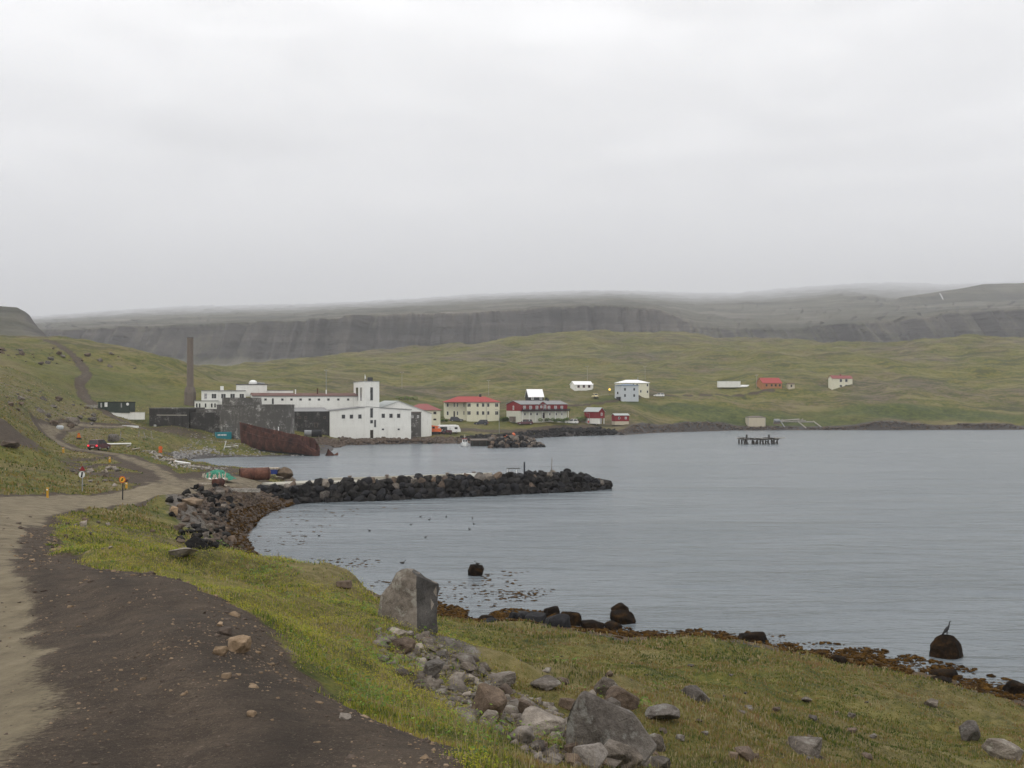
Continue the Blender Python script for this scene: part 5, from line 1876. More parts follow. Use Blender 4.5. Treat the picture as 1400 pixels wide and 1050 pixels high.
# ============================================================ shore clutter on the left
# big rusty boiler tank lying by the track
x, y, z = hit(348, 656)
q = y / F
o = empty('boiler_tank', (x, y, z), R(22), 'large rusty cylindrical tank lying on its side at the root of the breakwater', 'tank')
r0, l0 = 8.6 * q, 19 * q
MB().rod((-l0, 0, r0 * .92), (l0, 0, r0 * .92), r0, n=28, caps=False).loft([[(l0 + d, rr_ * math.cos(a * math.pi / 14), r0 * .92 + rr_ * math.sin(a * math.pi / 14)) for a in range(28)] for d, rr_ in ((0, r0), (.18, r0 * .8), (.28, r0 * .4), (.3, .02))]).build('shell', M_RUSTL, o, smooth=False)
MB().rod((-l0 + .05, 0, r0 * .92), (-l0 + .12, 0, r0 * .92), r0 * .97, n=28).build('end_plate', M_RUST, o)
for f_ in (-1, -.1, .95):
    MB().loft([[(xx, rr_ * math.cos(a * math.pi / 14), r0 * .92 + rr_ * math.sin(a * math.pi / 14)) for a in range(28)] for xx, rr_ in ((l0 * f_ - .06, r0 + .003), (l0 * f_ - .06, r0 + .05), (l0 * f_ + .1, r0 + .05), (l0 * f_ + .1, r0 + .003))], caps=False).build('band', M_RUST, o)
# small drum
x, y, z = hit(298.5, 664.5)
q = y / F
o = empty('rusty_drum', (x, y, z), R(70), 'small dark red drum lying with its round end to the road', 'drum')
MB().rod((-.75, 0, 5 * q), (.75, 0, 5 * q), 5.4 * q, n=20).build('shell', M_RUST, o)
MB().rod((-.82, 0, 5 * q), (-.752, 0, 5 * q), 5.0 * q, n=20).build('lid', M_RUST, o)


def plank(px, py, L_, w_, h_, rz, mat, label=None, group=None, name='plank', tilt=0, cat='plank', parent=None, lift=0.0):
    x, y, z = hit(px, py)
    b = MB().box(-L_ / 2, -w_ / 2, 0, L_ / 2, w_ / 2, h_)
    o = b.build(name, mat, parent, (x, y, z + lift), (0, tilt, rz))
    if label:
        tag(o, label, cat, group)
    return o


plank(322, 672.5, 6.8, .5, .45, R(-6), M_WOODG, 'long weathered beam lying at the top of the cove below the rusty drum', name='timber_beam', cat='beam')
plank(382, 668, 2.6, .3, .2, R(4), M_WPAINT, 'short white board caught among the black breakwater boulders', lift=.6)
plank(275, 662, 2.6, .35, .15, R(5), M_PALEJ, 'pale board lying on the gravel left of the rusty drum')
plank(304, 663.5, 1.6, .2, .15, R(-30), M_PALEJ, 'short pale stick leaning against the rusty drum', tilt=.2)

# heap of nets and fish-farm floats
x, y, z = hit(296, 656)
q = y / F
npile = empty('net_pile', (x, y, z), 0, 'heap of green netting spilling over pale sticks and floats beside the track', 'net pile')
rngn = random.Random(12)
gb = MB()
rows = []
for i in range(9):
    a = i / 8
    rows.append([((u_ - .5) * 44 * q + rngn.uniform(-.1, .1), (a - .35) * 3.2, max(0.02, (1 - (2 * u_ - 1) ** 2) * (1 - (2 * a - 1) ** 2) * 1.35 + rngn.uniform(-.12, .2))) for u_ in [j / 22 for j in range(23)]])
gb.loft(rows, caps=False, closed=False)
gb.build('netting', M_GREENN, npile)
for k in range(16):
    xx = (k / 15 - .5) * 34 * q
    MB().rod((xx, -1.45, -.1), (xx + rngn.uniform(-.5, .5), -1.1, rngn.uniform(.7, 1.25)), .10, .08, 6).build('float_stick', M_PALEJ, npile)
for k in range(9):
    xx = (k / 8 - .5) * 36 * q
    MB().loft([[(xx + .22 * s_ * math.cos(a), -1.55 + .2 * s_ * math.sin(a), zz) for a in [j * math.pi / 4 for j in range(8)]] for s_, zz in ((.3, -.02), (1, .15), (1, .28), (.3, .42))]).build('float', M_WPAINT if k % 2 else M_PALEJ, npile)
# junk heap behind the tank
x, y, z = hit(372, 655)
q = y / F
jp = empty('scrap_heap', (x, y, z), 0, 'heap of boards, brown bales and a blue tub stacked behind the rusty tank', 'scrap heap')
MB().box(-1.6, 0, .9, .9, 1.4, 1.75).build('blue_tub', M_BLUET, jp)
MB().box(-1.9, -.1, 1.76, 1.1, 1.5, 2.05).build('pallet', M_PALEJ, jp)
bm = rough_bm(hull_pts([Vector((v_.x * 1.9, v_.y * 1.2, v_.z * 1.35)) for v_ in rock_pts(77, 24, .7)]), 2, .08, 4)
add('bale', bm_mesh(bm, 'bale', M_WOODB), jp, (2.1, .7, .95))
for k in range(14):
    MB().box(-.7, -.09, 0, .7, .09, .12).build('board', M_PALEJ if k % 3 else M_WOODB, jp, (rngn.uniform(-2.2, 1.8), rngn.uniform(-1.3, .2), .06 + .07 * (k % 7)), (rngn.uniform(-.25, .25), rngn.uniform(-.3, .3), rngn.uniform(-.7, .7)))
# driftwood line along the inner harbour edge
r_ = random.Random(31)
k = 0
for px, py, L_ in ((186, 614.5, 7), (196, 618, 5), (207, 620.5, 6), (216, 624, 4), (176, 610.5, 5), (225, 628, 4), (238, 633, 5), (205, 618, 3), (246, 636, 4), (230, 630, 3), (213, 622, 3.5), (222, 629, 3), (252, 637, 4), (263, 639, 3.5), (281, 641, 3.5), (240, 630, 5)):
    x, y, z = hit(px, py)
    rz = math.atan2(12, -9) + r_.uniform(-.5, .5)
    b = MB().rod((-L_ / 2, 0, 0), (L_ / 2, 0, 0), r_.uniform(.12, .22), r_.uniform(.08, .16), 8)
    o = b.build('driftwood_log', M_WOODG if k % 3 else M_PALEJ, None, (x, y, z + .16), (0, r_.uniform(-.05, .05), rz))
    tag(o, ('thick' if k % 2 else 'thin') + (' grey' if k % 3 else ' bleached') + ' driftwood log on the harbour edge ' + where(px, py, [(160, 609, 'white pipe'), (219.5, 620, 'orange roadworks sign'), (296, 650, 'green net heap'), (246, 633, 'white slip beam'), (190, 616, 'brown road verge')]), 'driftwood', 'driftwood logs along the harbour edge')
    k += 1
xy = np.array([hit(*p)[:2] for p in in_poly([(195, 618), (215, 619), (255, 636), (320, 641), (300, 645), (240, 640), (215, 630)], 130, 71)])
batch('beach_litter', on_ground(xy, .05), rng.uniform(.08, .28, len(xy)), M_WOODG, 12)
# white boards of an old slip by the water
plank(246, 633.5, 8, .7, .3, R(128), M_WPAINT, 'white painted beam running down to the water of the inner harbour', name='slip_beam', cat='beam')
# leaning white posts
r_ = random.Random(5)
for i, (px, py, h_, tl) in enumerate(((164, 600.5, 11, .12), (189.5, 598, 9, .08), (199, 599.5, 10, -.28), (208, 600.5, 11, -.12))):
    x, y, z = hit(px, py)
    hh = h_ * y / F
    b = MB().rod((0, 0, -.3), (0, 0, hh), .13, .10, 8)
    o = b.build('leaning_post', M_WOODG, None, (x, y, z), (0, tl, 0))
    tag(o, ('lone weathered post leaning beside the grey boulder', 'first weathered post of the three right of the boulder', 'most tilted weathered post, in the middle of the three', 'last weathered post, nearest the black building')[i], 'post', 'weathered posts by the stream')
for i, (px, py, a) in enumerate(((192, 599, .9), (196, 600, -.8), (205, 601, .7), (212, 602, -.9), (168, 602, .9))):
    x, y, z = hit(px, py)
    o = MB().rod((-.9, 0, 0), (.9, 0, 0), .06, .05, 6).build('fallen_rail', M_WOODG, None, (x, y, z + .5), (0, a * .5, .4))
    tag(o, 'broken pale rail ' + ('by the first of the three leaning posts', 'just left of the most tilted post', 'just right of the most tilted post', 'by the post nearest the black building', 'by the lone leaning post')[i], 'rail', 'broken rails by the stream')
# white pipe on the grass and a low white wall
x, y, z = hit(157, 609.5)
tag(MB().rod((-2.6, 0, 0), (2.9, .2, .1), .16, n=10).build('drain_pipe', M_WPAINT, None, (x + .4, y, z + .35)), 'white pipe lying in the grass just right of the car', 'pipe')
x0, y0, z0 = at(148, 567, 300)
x1, y1, z1 = at(203, 568.5, 303)
w_ = empty('low_wall', (x0, y0, z0), 0, 'low white wall running from the gravel track to the black concrete building', 'wall')
MB().box(0, -.2, -1.5, x1 - x0, .2, .75).build('wall_body', M_WHITE, w_)
MB().box(-.06, -.27, .753, x1 - x0 + .06, .27, .87).build('coping', M_CONCL, w_)
# small bridge over the stream
x0, y0, z0 = hit(108, 588)
A = Vector(at(108, 584.5, 262))
B = Vector(at(172, 586, 268))
br = empty('small_bridge', A, math.atan2(B.y - A.y, B.x - A.x), 'low concrete bridge with a slatted parapet over the stream', 'bridge')
LB = (B - A).length
MB().box(0, -.1, -.2, LB, 3.6, .25).build('deck', M_CONCL, br)
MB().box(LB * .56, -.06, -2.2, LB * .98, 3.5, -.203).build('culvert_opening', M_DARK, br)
MB().box(-1, .05, -3, LB * .555, 3.4, -.204).build('abutment', M_CONCB, br)
for k in range(17):
    xx = LB * k / 16
    MB().box(xx - .09, -.12, .253, xx + .09, .04, 1.05).build('parapet_post', M_CONCB, br)
MB().box(-.1, -.13, 1.053, LB + .1, .06, 1.2).build('parapet_rail', M_WOODG, br)
MB().box(-.1, -.05, .5, LB + .1, -.01, .8).build('parapet_board', M_CONCB, br)
x, y, z = at(178, 583.5, 266)
tag(MB().box(-2.2, -.15, -.2, 2.2, .15, .35).build('kerb_beam', M_WPAINT, None, (x, y, z), (0, .05, .2)), 'short white beam continuing from the right end of the bridge', 'beam')
x, y, z = hit(82, 587)
tag(MB().loft([[(.9 * s_ * math.cos(a), .5 * s_ * math.sin(a), zz) for a in [j * math.pi / 5 for j in range(10)]] for s_, zz in ((.8, 0), (1, .3), (1, .7), (.6, .9))]).build('plastic_tub', M_BLUEG, None, (x, y, z)), 'pale blue tub lying in the grass left of the bridge', 'tub')

# teal shipping container
x, y, z = at(296, 602.8, 291)
ct = empty('shipping_container', (x, y, z), R(27), 'teal shipping container with worn white lettering in front of the big round tank', 'container')
Lc, Wc, Hc = 6.06 * .72, 2.44, 2.6
MB().box(0, 0, .1, Lc, Wc, Hc).build('body', M_TEAL, ct)
for k in range(15):
    xx = .2 + (Lc - .4) * k / 14
    MB().box(xx - .07, -.05, .25, xx + .07, -.003, Hc - .15).build('corrugation', M_TEAL, ct)
for xx in (0, Lc):
    for yy in (0, Wc):
        MB().box(xx - .09, yy - .09, 0, xx + .09, yy + .09, Hc + .05).build('corner_post', M_TEAL, ct)
for k, (a, wd) in enumerate(((.35, .28), (.75, .34), (1.25, .22), (1.6, .3), (2.05, .42), (2.6, .3))):
    MB().box(a, -.075, 1.55, a + wd, -.052, 2.0).build('lettering', M_WPAINT, ct)
for k in range(2):
    MB().box(Lc + .003, .2 + k * 1.05, .25, Lc + .05, 1.15 + k * 1.05, Hc - .15).build('door', M_TEAL, ct)
# broken wooden frame below it
x, y, z = hit(317, 613.5)
fw = empty('broken_frame', (x, y, z), .1, 'broken pale timber frame lying on the beach between container and wreck', 'timber frame')
for a, b in (((-2.2, 0, 0), (-1.6, 0, 2.3)), ((-2, .5, .5), (1.8, .4, .9)), ((1.6, .3, -.1), (1.9, .3, 1.5)), ((-1.0, -.2, .1), (.9, .3, 1.1)), ((-.4, 0, .9), (1.4, 0, .1)), ((-1.5, .6, 1.0), (1.7, .6, 1.4))):
    MB().rod(a, b, .11, .1, 6).build('timber', M_WOODG if a[0] > -2 else M_WPAINT, fw)
# black cylinder against the dark bay
x, y, z = at(426, 597.5, 326)
cy_ = empty('fuel_tank', (x, y, z), R(10), 'grey and black cylindrical fuel tank lying against the dark wall of the factory', 'tank')
MB().rod((0, 0, 1.25), (3.4, 0, 1.25), 1.2, n=20).build('shell', M_BLACKW, cy_)
MB().rod((-2.4, 0, 1.3), (-.003, 0, 1.25), 1.12, n=20).build('pale_section', M_GREYM, cy_)
for xx in (-1.6, 2.4):
    MB().box(xx - .2, -.9, -.8, xx + .2, .9, .5).build('cradle', M_CONCB, cy_)
# quay wall and the stone mole
x0, y0, z0 = at(644, 610.5, 322)
qw = empty('quay', (x0, y0, 0), R(4), 'short dark timber quay with a concrete top beside the moored boat', 'quay')
MB().box(0, 0, -1, 10.2, 9, 1.75).build('wall', M_DARK, qw)
MB().box(-.1, -.12, 1.753, 10.3, 9, 2.15).build('cap', M_CONCB, qw)
for k in range(9):
    MB().box(.3 + k * 1.2, -.3, -1, .6 + k * 1.2, -.003, 1.75).build('fender_pile', M_WOODD if k % 2 else M_GREEND, qw)
ml = empty('stone_mole', (wat(700, 612)[0], wat(700, 612)[1], 0), 0, 'short mole of dark piled stones with orange floats behind the moored boat', 'mole')
m0 = Vector(ml.location)
r_ = random.Random(17)
for k in range(190):
    px = r_.uniform(670, 741)
    u_ = (px - 670) / 71
    d = r_.random()
    f_ = min(1, (1 - u_) * 3.2)
    P = Vector(wat(px, 612.6 - 1.2 * u_)) + Vector((0, d * 13))
    zz = 3.0 * f_ * min(1, d * 2.6) + r_.uniform(-.2, .3)
    rad = r_.uniform(.55, 1.25)
    add('rock', r_.choice(DARKS if r_.random() < .55 else BRO), ml, (P.x - m0.x, P.y - m0.y, zz - .2), (r_.uniform(-.5, .5), r_.uniform(-.5, .5), r_.uniform(0, 6)), (rad, rad, rad * .8))
MB().loft([[(wat(px, 611.5)[0] - m0.x, 1.2, -1), (wat(px, 611.5)[0] - m0.x, 4.5, hh), (wat(px, 611.5)[0] - m0.x, 12, hh), (wat(px, 611.5)[0] - m0.x, 15, -1)] for px, hh in ((668, 2.4), (700, 2.4), (722, 1.6), (736, .1))]).build('rubble_core', R_DARK, ml)
for px, py in ((691.5, 600), (702, 597)):
    x, y, z = at(px, py, 318 if px < 700 else 322)
    o = MB().loft([[(.62 * s_ * math.cos(a), .62 * s_ * math.sin(a), zz) for a in [j * math.pi / 5 for j in range(10)]] for s_, zz in ((.4, 0), (.9, .3), (1, .7), (.8, 1.1), (.3, 1.35))]).build('mooring_buoy', M_OPAINT, None, (x, y, z), smooth=True)
    tag(o, 'faded orange buoy standing nearer the quay on the stone mole' if px < 700 else 'orange buoy set higher and farther out on the stone mole', 'buoy')

# ============================================================ vehicles
def wheel(parent, x, y, r, w, rim=True):
    o = MB().rod((x - w / 2, y, r), (x + w / 2, y, r), r, n=16).build('wheel', M_RUBBER, parent)
    if rim:
        MB().rod((x - w / 2 - .012, y, r), (x + w / 2 + .012, y, r), r * .58, n=12).build('rim', M_STEEL, o)
    return o


def car(loc, rz, mat, label, L=4.3, W=1.75, H=1.65, kind='suv', lit=False, group=None):
    root = empty('parked_car' if not lit else 'car', loc, rz, label, 'car', group)
    g, sh = .26, .55 * H
    hood = .95 if kind == 'suv' else .85
    yb, yf = -L / 2, L / 2
    # lower body with a slight tumblehome and rounded ends
    prof = [(yb, g + .12), (yb + .06, sh - .08), (yb + .12, sh), (yf - 1.0, sh), (yf - .18, sh * .86), (yf, sh * .70), (yf, g + .1), (yf - .1, g), (yb + .1, g)]
    b = MB()
    rings = []
    for xx, k in ((-W / 2, .97), (-W / 2 + .09, 1.0), (W / 2 - .09, 1.0), (W / 2, .97)):
        rings.append([(xx, y * k, g + (z - g) * (k if z > g + .2 else 1)) for y, z in prof])
    b.loft(rings)
    b.build('body', mat, root)
    yr = yb + (.14 if kind != 'sedan' else .95)
    wtop = W * .40
    q = [(-W / 2 + .06, yr, sh), (W / 2 - .06, yr, sh), (W / 2 - .06, yf - 1.1, sh), (-W / 2 + .06, yf - 1.1, sh)]
    u_ = [(-wtop, yr + .25, H), (wtop, yr + .25, H), (wtop, yf - 1.95, H), (-wtop, yf - 1.95, H)]
    MB().loft([q, u_]).build('cabin', mat, root)

    def face(a, b_, c_, d, name):
        n = (Vector(b_) - Vector(a)).cross(Vector(d) - Vector(a)).normalized() * .012
        f_ = lambda p, s1, s2: Vector(a) * (1 - s1) * (1 - s2) + Vector(b_) * s1 * (1 - s2) + Vector(c_) * s1 * s2 + Vector(d) * (1 - s1) * s2
        bb = MB()
        lo = [f_(0, .07, .12), f_(0, .93, .12), f_(0, .93, .88), f_(0, .07, .88)]
        bb.loft([[p - n * .5 for p in lo], [p + n for p in lo]])
        bb.build(name, M_GLASS, root)
    face(q[0], q[1], u_[1], u_[0], 'rear_window')
    face(q[2], q[3], u_[3], u_[2], 'windscreen')
    for a, b_, c_, d in ((q[1], q[2], u_[2], u_[1]), (q[3], q[0], u_[0], u_[3])):
        mid1, mid2 = (Vector(a) + Vector(b_)) / 2, (Vector(c_) + Vector(d)) / 2
        face(a, mid1, mid2, d, 'side_window')
        face(mid1, b_, c_, mid2, 'side_window')
    for xx in (-W / 2 + .12, W / 2 - .12):
        for yy in (yb + .75, yf - .8):
            wheel(root, xx, yy, .34, .22)
    for xx in (-W / 2 + .2, W / 2 - .2):
        MB().box(xx - .13, yb - .03, sh * .70, xx + .13, yb + .03, sh * .95).build('tail_light', M_TAIL if lit else M_REDL, root)
        MB().box(xx - .17, yf - .05, sh * .62, xx + .17, yf + .02, sh * .8).build('headlight', M_CURT, root)
    MB().box(-W / 2 + .1, yb - .09, g + .06, W / 2 - .1, yb - .004, g + .24).build('rear_bumper', M_DARKM, root)
    MB().box(-W / 2 + .1, yf + .004, g + .06, W / 2 - .1, yf + .09, g + .22).build('front_bumper', M_DARKM, root)
    MB().box(-.26, yb - .02, sh * .5, .26, yb - .003, sh * .62).build('number_plate', M_WPAINT, root)
    return root


x, y, z = hit(130, 615.5)
sv = car((x, y + 1.6, z), R(-4), M_MAROON, 'dark red car with lit tail lights driving away on the gravel road', 4.5, 1.85, 1.75, lit=True)
for px, py, rz, mt, lb, kw in (
        (658, 581, R(78), M_NAVY, 'black estate car parked on the road in front of the cream apartment house', {}),
        (624, 576.2, R(-80), M_NAVY, 'dark car parked against the left wall of the cream apartment house', {'H': 1.5}),
        (717.5, 580.5, R(100), M_MAROON, 'dark red pickup-sized car parked at the left of the red hotel', {'L': 5}),
        (782, 579.5, R(75), M_WPAINT, 'white car parked at the right end of the hotel hedge', {'H': 1.6}),
        (813.3, 544, R(8), M_CREAMC, 'pale yellow car seen from behind on the lane below the white house', {'H': 1.7}),
        (901, 542.5, R(80), M_WPAINT, 'white car parked in the grass right of the cream house', {'H': 1.5})):
    x, y, z = hit(px, py)
    cr = car((x, y, z), rz, mt, lb, **kw)
    cr.scale = (1.38,) * 3

# motorhome
x, y, z = hit(614, 592.2)
mh = empty('motorhome', (x, y, z), R(-74), 'white motorhome parked behind the orange digger', 'motorhome')
MB().loft([[(-1.15, yy, .45), (1.15, yy, .45), (1.15, yy, zt), (.95, yy, zt + .18), (-.95, yy, zt + .18), (-1.15, yy, zt)] for yy, zt in ((-4.2, 2.75), (-4.0, 2.95), (2.6, 2.95), (3.4, 2.75), (3.9, 1.9), (4.15, 1.25))]).build('body', M_WPAINT, mh)
MB().box(1.151, -3.7, 1.55, 1.18, -1.0, 2.45).build('side_window', M_GLASS, mh)
MB().box(1.151, 1.9, 1.5, 1.18, 3.0, 2.3).build('side_window', M_GLASS, mh)
MB().box(-1.18, -3.7, 1.55, -1.151, -.6, 2.45).build('side_window', M_GLASS, mh)
MB().prism([(3.45, 2.66), (3.95, 1.92), (3.97, 1.96), (3.47, 2.70)], -.95, .95, 'x').build('windscreen', M_GLASS, mh)
MB().box(1.151, -.7, .6, 1.175, .1, 2.4).build('door', M_WHITE, mh)
for xx in (-1.0, 1.0):
    for yy in (-2.4, 2.6):
        wheel(mh, xx, yy, .42, .28)
MB().box(-1.1, -4.28, .5, 1.1, -4.203, .75).build('rear_bumper', M_DARKM, mh)
# orange digger
x, y, z = hit(596, 593.6)
dg = empty('excavator', (x, y, z), R(0), 'orange excavator with its long boom reaching left in front of the warehouse', 'excavator')
for yy in (-.95, .95):
    MB().loft([[(xx, yy + sg * .25, zz) for xx, zz in ((-1.7, .12), (-1.4, 0), (1.4, 0), (1.7, .12), (1.85, .45), (1.6, .8), (-1.6, .8), (-1.85, .45))] for sg in (-1, 1)]).build('track', M_RUBBER, dg)
MB().box(-.9, -.7, .45, .9, .7, .95).build('undercarriage', M_DARKM, dg)
MB().loft([[(-1.5, yy, .96), (2.0, yy, .96), (2.1, yy, 1.7), (1.7, yy, 2.15), (-.2, yy, 2.2), (-1.5, yy, 1.6)] for yy in (-1.15, 1.15)]).build('body', M_OPAINT, dg)
MB().loft([[(-1.4, yy, 1.65), (-.1, yy, 2.205), (-.2, yy, 3.0), (-1.2, yy, 3.0), (-1.55, yy, 2.2)] for yy in (-1.1, -.1)]).build('cab', M_OPAINT, dg)
MB().box(-1.2, -1.13, 2.1, -.35, -1.103, 2.85).build('cab_window', M_GLASS, dg)
MB().loft([[(px_, yy, zz) for px_, zz in ((.6, 2.3), (1.3, 2.9), (-4.2, 3.75), (-4.3, 3.3))] for yy in (-.22, .22)]).build('boom', M_OPAINT, dg)
MB().loft([[(px_, yy, zz) for px_, zz in ((-4.1, 3.25), (-4.0, 3.8), (-8.4, 4.0), (-8.5, 3.72))] for yy in (-.17, .17)]).build('arm', M_OPAINT, dg)
MB().loft([[(px_, yy, zz) for px_, zz in ((-8.3, 3.9), (-8.9, 3.7), (-9.1, 2.9), (-8.5, 2.6), (-8.1, 3.0))] for yy in (-.5, .5)]).build('bucket', M_RUST, dg)
MB().rod((-.2, -.1, 2.4), (-2.6, -.1, 3.2), .1).build('hydraulic_ram', M_STEEL, dg)
# dark tractor beside it
x, y, z = hit(611, 593.8)
tr = empty('tractor', (x, y, z), R(6), 'dark maroon tractor with big wheels standing in front of the motorhome', 'tractor')
MB().loft([[(-1.6, yy, .8), (1.9, yy, .7), (1.9, yy, 1.5), (0, yy, 1.65), (-1.6, yy, 1.3)] for yy in (-.42, .42)]).build('body', M_MAROON, tr)
MB().loft([[(-1.5, yy, 1.66), (.1, yy, 1.66), (-.1, yy, 2.6), (-1.3, yy, 2.6)] for yy in (-.6, .6)]).build('cab', M_DARKM, tr)
for xx, rr_ in ((-1.2, .8), (1.35, .52)):
    for yy in (-.75, .75):
        o = MB().rod((xx, yy - .2, rr_), (xx, yy + .2, rr_), rr_, n=18).build('wheel', M_RUBBER, tr)
        MB().rod((xx, yy - .22, rr_), (xx, yy + .22, rr_), rr_ * .5, n=12).build('rim', M_MAROON, o)
MB().rod((1.2, 0, 1.5), (1.2, 0, 2.5), .06).build('exhaust', M_DARKM, tr)

# moored boat
x, y = wat(635.5, 610.2)
bt = empty('motorboat', (x, y, 0), R(8), 'small white motorboat with a wheelhouse moored by the quay', 'boat')
rings = []
for yy, hw, zk, zt in ((-2.9, .12, .2, 1.45), (-2.4, .62, -.1, 1.3), (-1.4, 1.08, -.3, 1.1), (0, 1.25, -.35, .95), (1.8, 1.2, -.35, .9), (3.0, 1.1, -.3, .95)):
    rings.append([(-hw, yy, zt), (-hw * .92, yy, .35), (-hw * .55, yy, zk), (0, yy, zk - .1), (hw * .55, yy, zk), (hw * .92, yy, .35), (hw, yy, zt)])
MB().loft(rings).build('hull', M_WPAINT, bt)
MB().loft([[(sg * (rg[6][0] + .03) * 1.0, rg[6][1], rg[6][2] + .003 + dz) for sg in (-1, 1) for dz in ((0, .1) if sg < 0 else (.1, 0))] for rg in rings]).build('gunwale', M_BLUEG, bt)
MB().loft([[(-.85, -1.0, 1.05), (.85, -1.0, 1.05), (.85, 1.0, 1.0), (-.85, 1.0, 1.0)], [(-.72, -.55, 2.45), (.72, -.55, 2.45), (.72, .9, 2.45), (-.72, .9, 2.45)]]).build('wheelhouse', M_WPAINT, bt)
MB().box(-.82, -.75, 2.453, .82, 1.05, 2.58).build('wheelhouse_roof', M_REDW, bt)
for xx in (-.38, .38):
    MB().loft([[(xx - .3, -.93, 1.55), (xx + .3, -.93, 1.55), (xx + .28, -.68, 2.3), (xx - .28, -.68, 2.3)], [(xx - .3, -.80, 1.55), (xx + .3, -.80, 1.55), (xx + .28, -.60, 2.3), (xx - .28, -.60, 2.3)]]).build('front_window', M_GLASS, bt)
MB().rod((0, .4, 2.58), (0, .4, 3.9), .04).rod((-.35, .4, 3.2), (.35, .4, 3.2), .03).build('mast', M_WPAINT, bt)

# ============================================================ old jetty platform in the bay
x, y = wat(1037, 607)
q = y / F
pf = empty('ruined_jetty', (x, y, 0), R(4), 'ruined dark timber jetty platform standing alone in the bay on short piles', 'jetty')
hd = 8.0 * q
r_ = random.Random(9)
for i in range(8):
    for j in range(3):
        xx = (-23 + i * 46 / 7) * q + r_.uniform(-.3, .3)
        yy = (j - 1) * 2.6 + r_.uniform(-.3, .3)
        if r_.random() < .15 and 0 < i < 7:
            continue
        MB().rod((xx, yy, -1.2), (xx + r_.uniform(-.15, .15), yy, hd - .5 + r_.uniform(-.3, 0)), .30 if i not in (0, 7) else .36, .26, 8).build('pile', M_WOODD, pf)
for j in range(3):
    MB().box(-25 * q, (j - 1) * 2.6 - .2, hd - .5, 25 * q, (j - 1) * 2.6 + .2, hd - .15).build('cross_beam', M_WOODD, pf)
for k in range(26):
    xx = (-25 + k * 2) * q
    if r_.random() < .18:
        continue
    MB().box(xx - .2, -3.2 + r_.uniform(-.5, .4), 0, xx + .2, 3.2 + r_.uniform(-.6, .5), .12).build('plank', M_WOODG if r_.random() > .55 else M_WOODD, pf, (0, 0, hd - .145 + r_.uniform(0, .06)), (0, r_.uniform(-.06, .06), r_.uniform(-.03, .03)))
for a, b in ((-32, -18), (18, 37)):
    MB().box(a * q, -.35, hd - .02, b * q, .05, hd + .18).build('loose_beam', M_WOODG, pf)
for xx in (-18, 13):
    MB().rod((xx * q, -1.2, hd), (xx * q, -1.2, hd + 1.3), .32, .28, 8).build('bollard', M_WOODD, pf)
for k in range(7):
    a = r_.uniform(-20, 20) * q
    MB().rod((a, -2.8, .1), (a + r_.uniform(-2, 2), -2.6, hd - .5), .14, .12, 6).build('brace', M_WOODD, pf)

# slipway trestles on the far shore
x, y, z = at(1090, 577, 486)
q = y / F
sf = empty('slipway_trestle', (x, y, z), 0, 'pale timber slipway trestle sloping into the water on the far shore', 'trestle')
for a, b, rr_ in (((-28, 1, 1), (22, 2, 0), .5), ((-22, 3, 2), (4, 3, 4), .4), ((-8, 0, 3), (12, 1, 2), .35), ((1, 0, 1), (8, -14, -8), .45), ((22, 0, 1), (28, -14, -6), .45), ((-24, 0, 0), (-20, 0, 4), .35), ((6, 1, 2), (8, 1, 5), .3)):
    MB().rod([c * q for c in a], [c * q for c in b], rr_ * .8, rr_ * .7, 6).build('timber', M_WOODG, sf)
x, y, z = at(1062, 577.5, 486)
wi = empty('boat_winch', (x, y, z), 0, 'grey winch drum with one leg running down the far shore by the trestle', 'winch')
MB().rod((-1.4, 0, .9), (1.4, 0, .9), .9, n=14).build('drum', M_GREYM, wi)
MB().rod((1.6, -.5, 1.0), (2.9, -4, -2.3), .28, .25, 8).build('leg', M_GREYM, wi)
MB().box(-1.6, -.7, -1, 1.6, .7, .02).build('base', M_CONCB, wi)

# white container and upturned boat on the hill
x, y, z = at(982.5, 529.5, 576)
wc = empty('storage_container', (x, y, z), R(4), 'long white storage container on the hillside left of the orange house', 'container')
Lc = 30.5 * y / F
MB().box(0, 0, 0, Lc, 3, 3.6).build('body', M_WHITE, wc)
MB().box(-.1, -.1, 3.603, Lc + .1, 3.1, 3.8).build('roof', M_LIGHTR, wc)
for k in range(12):
    MB().box(.4 + k * Lc / 12, -.08, .2, .7 + k * Lc / 12, -.003, 3.4).build('wall_rib', M_WHITE, wc)
x, y, z = hit(1018, 529.5)
ub = empty('upturned_boat', (x, y, z), R(3), 'white upturned boat hull lying in the grass beside the white container', 'boat')
MB().loft([[(xx, w_ * math.cos(a), .1 + h_ * math.sin(a)) for a in [math.pi * j / 8 for j in range(9)]] for xx, w_, h_ in ((-3.2, .1, .5), (-2.2, .8, 1.1), (0, 1.15, 1.35), (2, 1.0, 1.2), (3.0, .8, .95))]).build('hull', M_WPAINT, ub, smooth=True)
MB().box(-3.1, -.06, 1.0, 2.9, .06, 1.5).build('keel', M_BLUEG, ub)
# yellow lamp by the grey house
x, y, z = hit(833.5, 541)
yl_ = empty('yellow_lamp', (x, y, z), 0, 'round yellow lamp glowing on a post left of the grey house', 'lamp')
MB().rod((0, 0, -.3), (0, 0, 2.6), .07).build('post', M_DARKM, yl_)
MB().loft([[(.62 * s_ * math.cos(a), .62 * s_ * math.sin(a), 2.6 + zz) for a in [j * math.pi / 6 for j in range(12)]] for s_, zz in ((.3, 0), (.8, .25), (1, .62), (.8, 1.0), (.3, 1.2))]).build('globe', M_YLAMP, yl_, smooth=True)
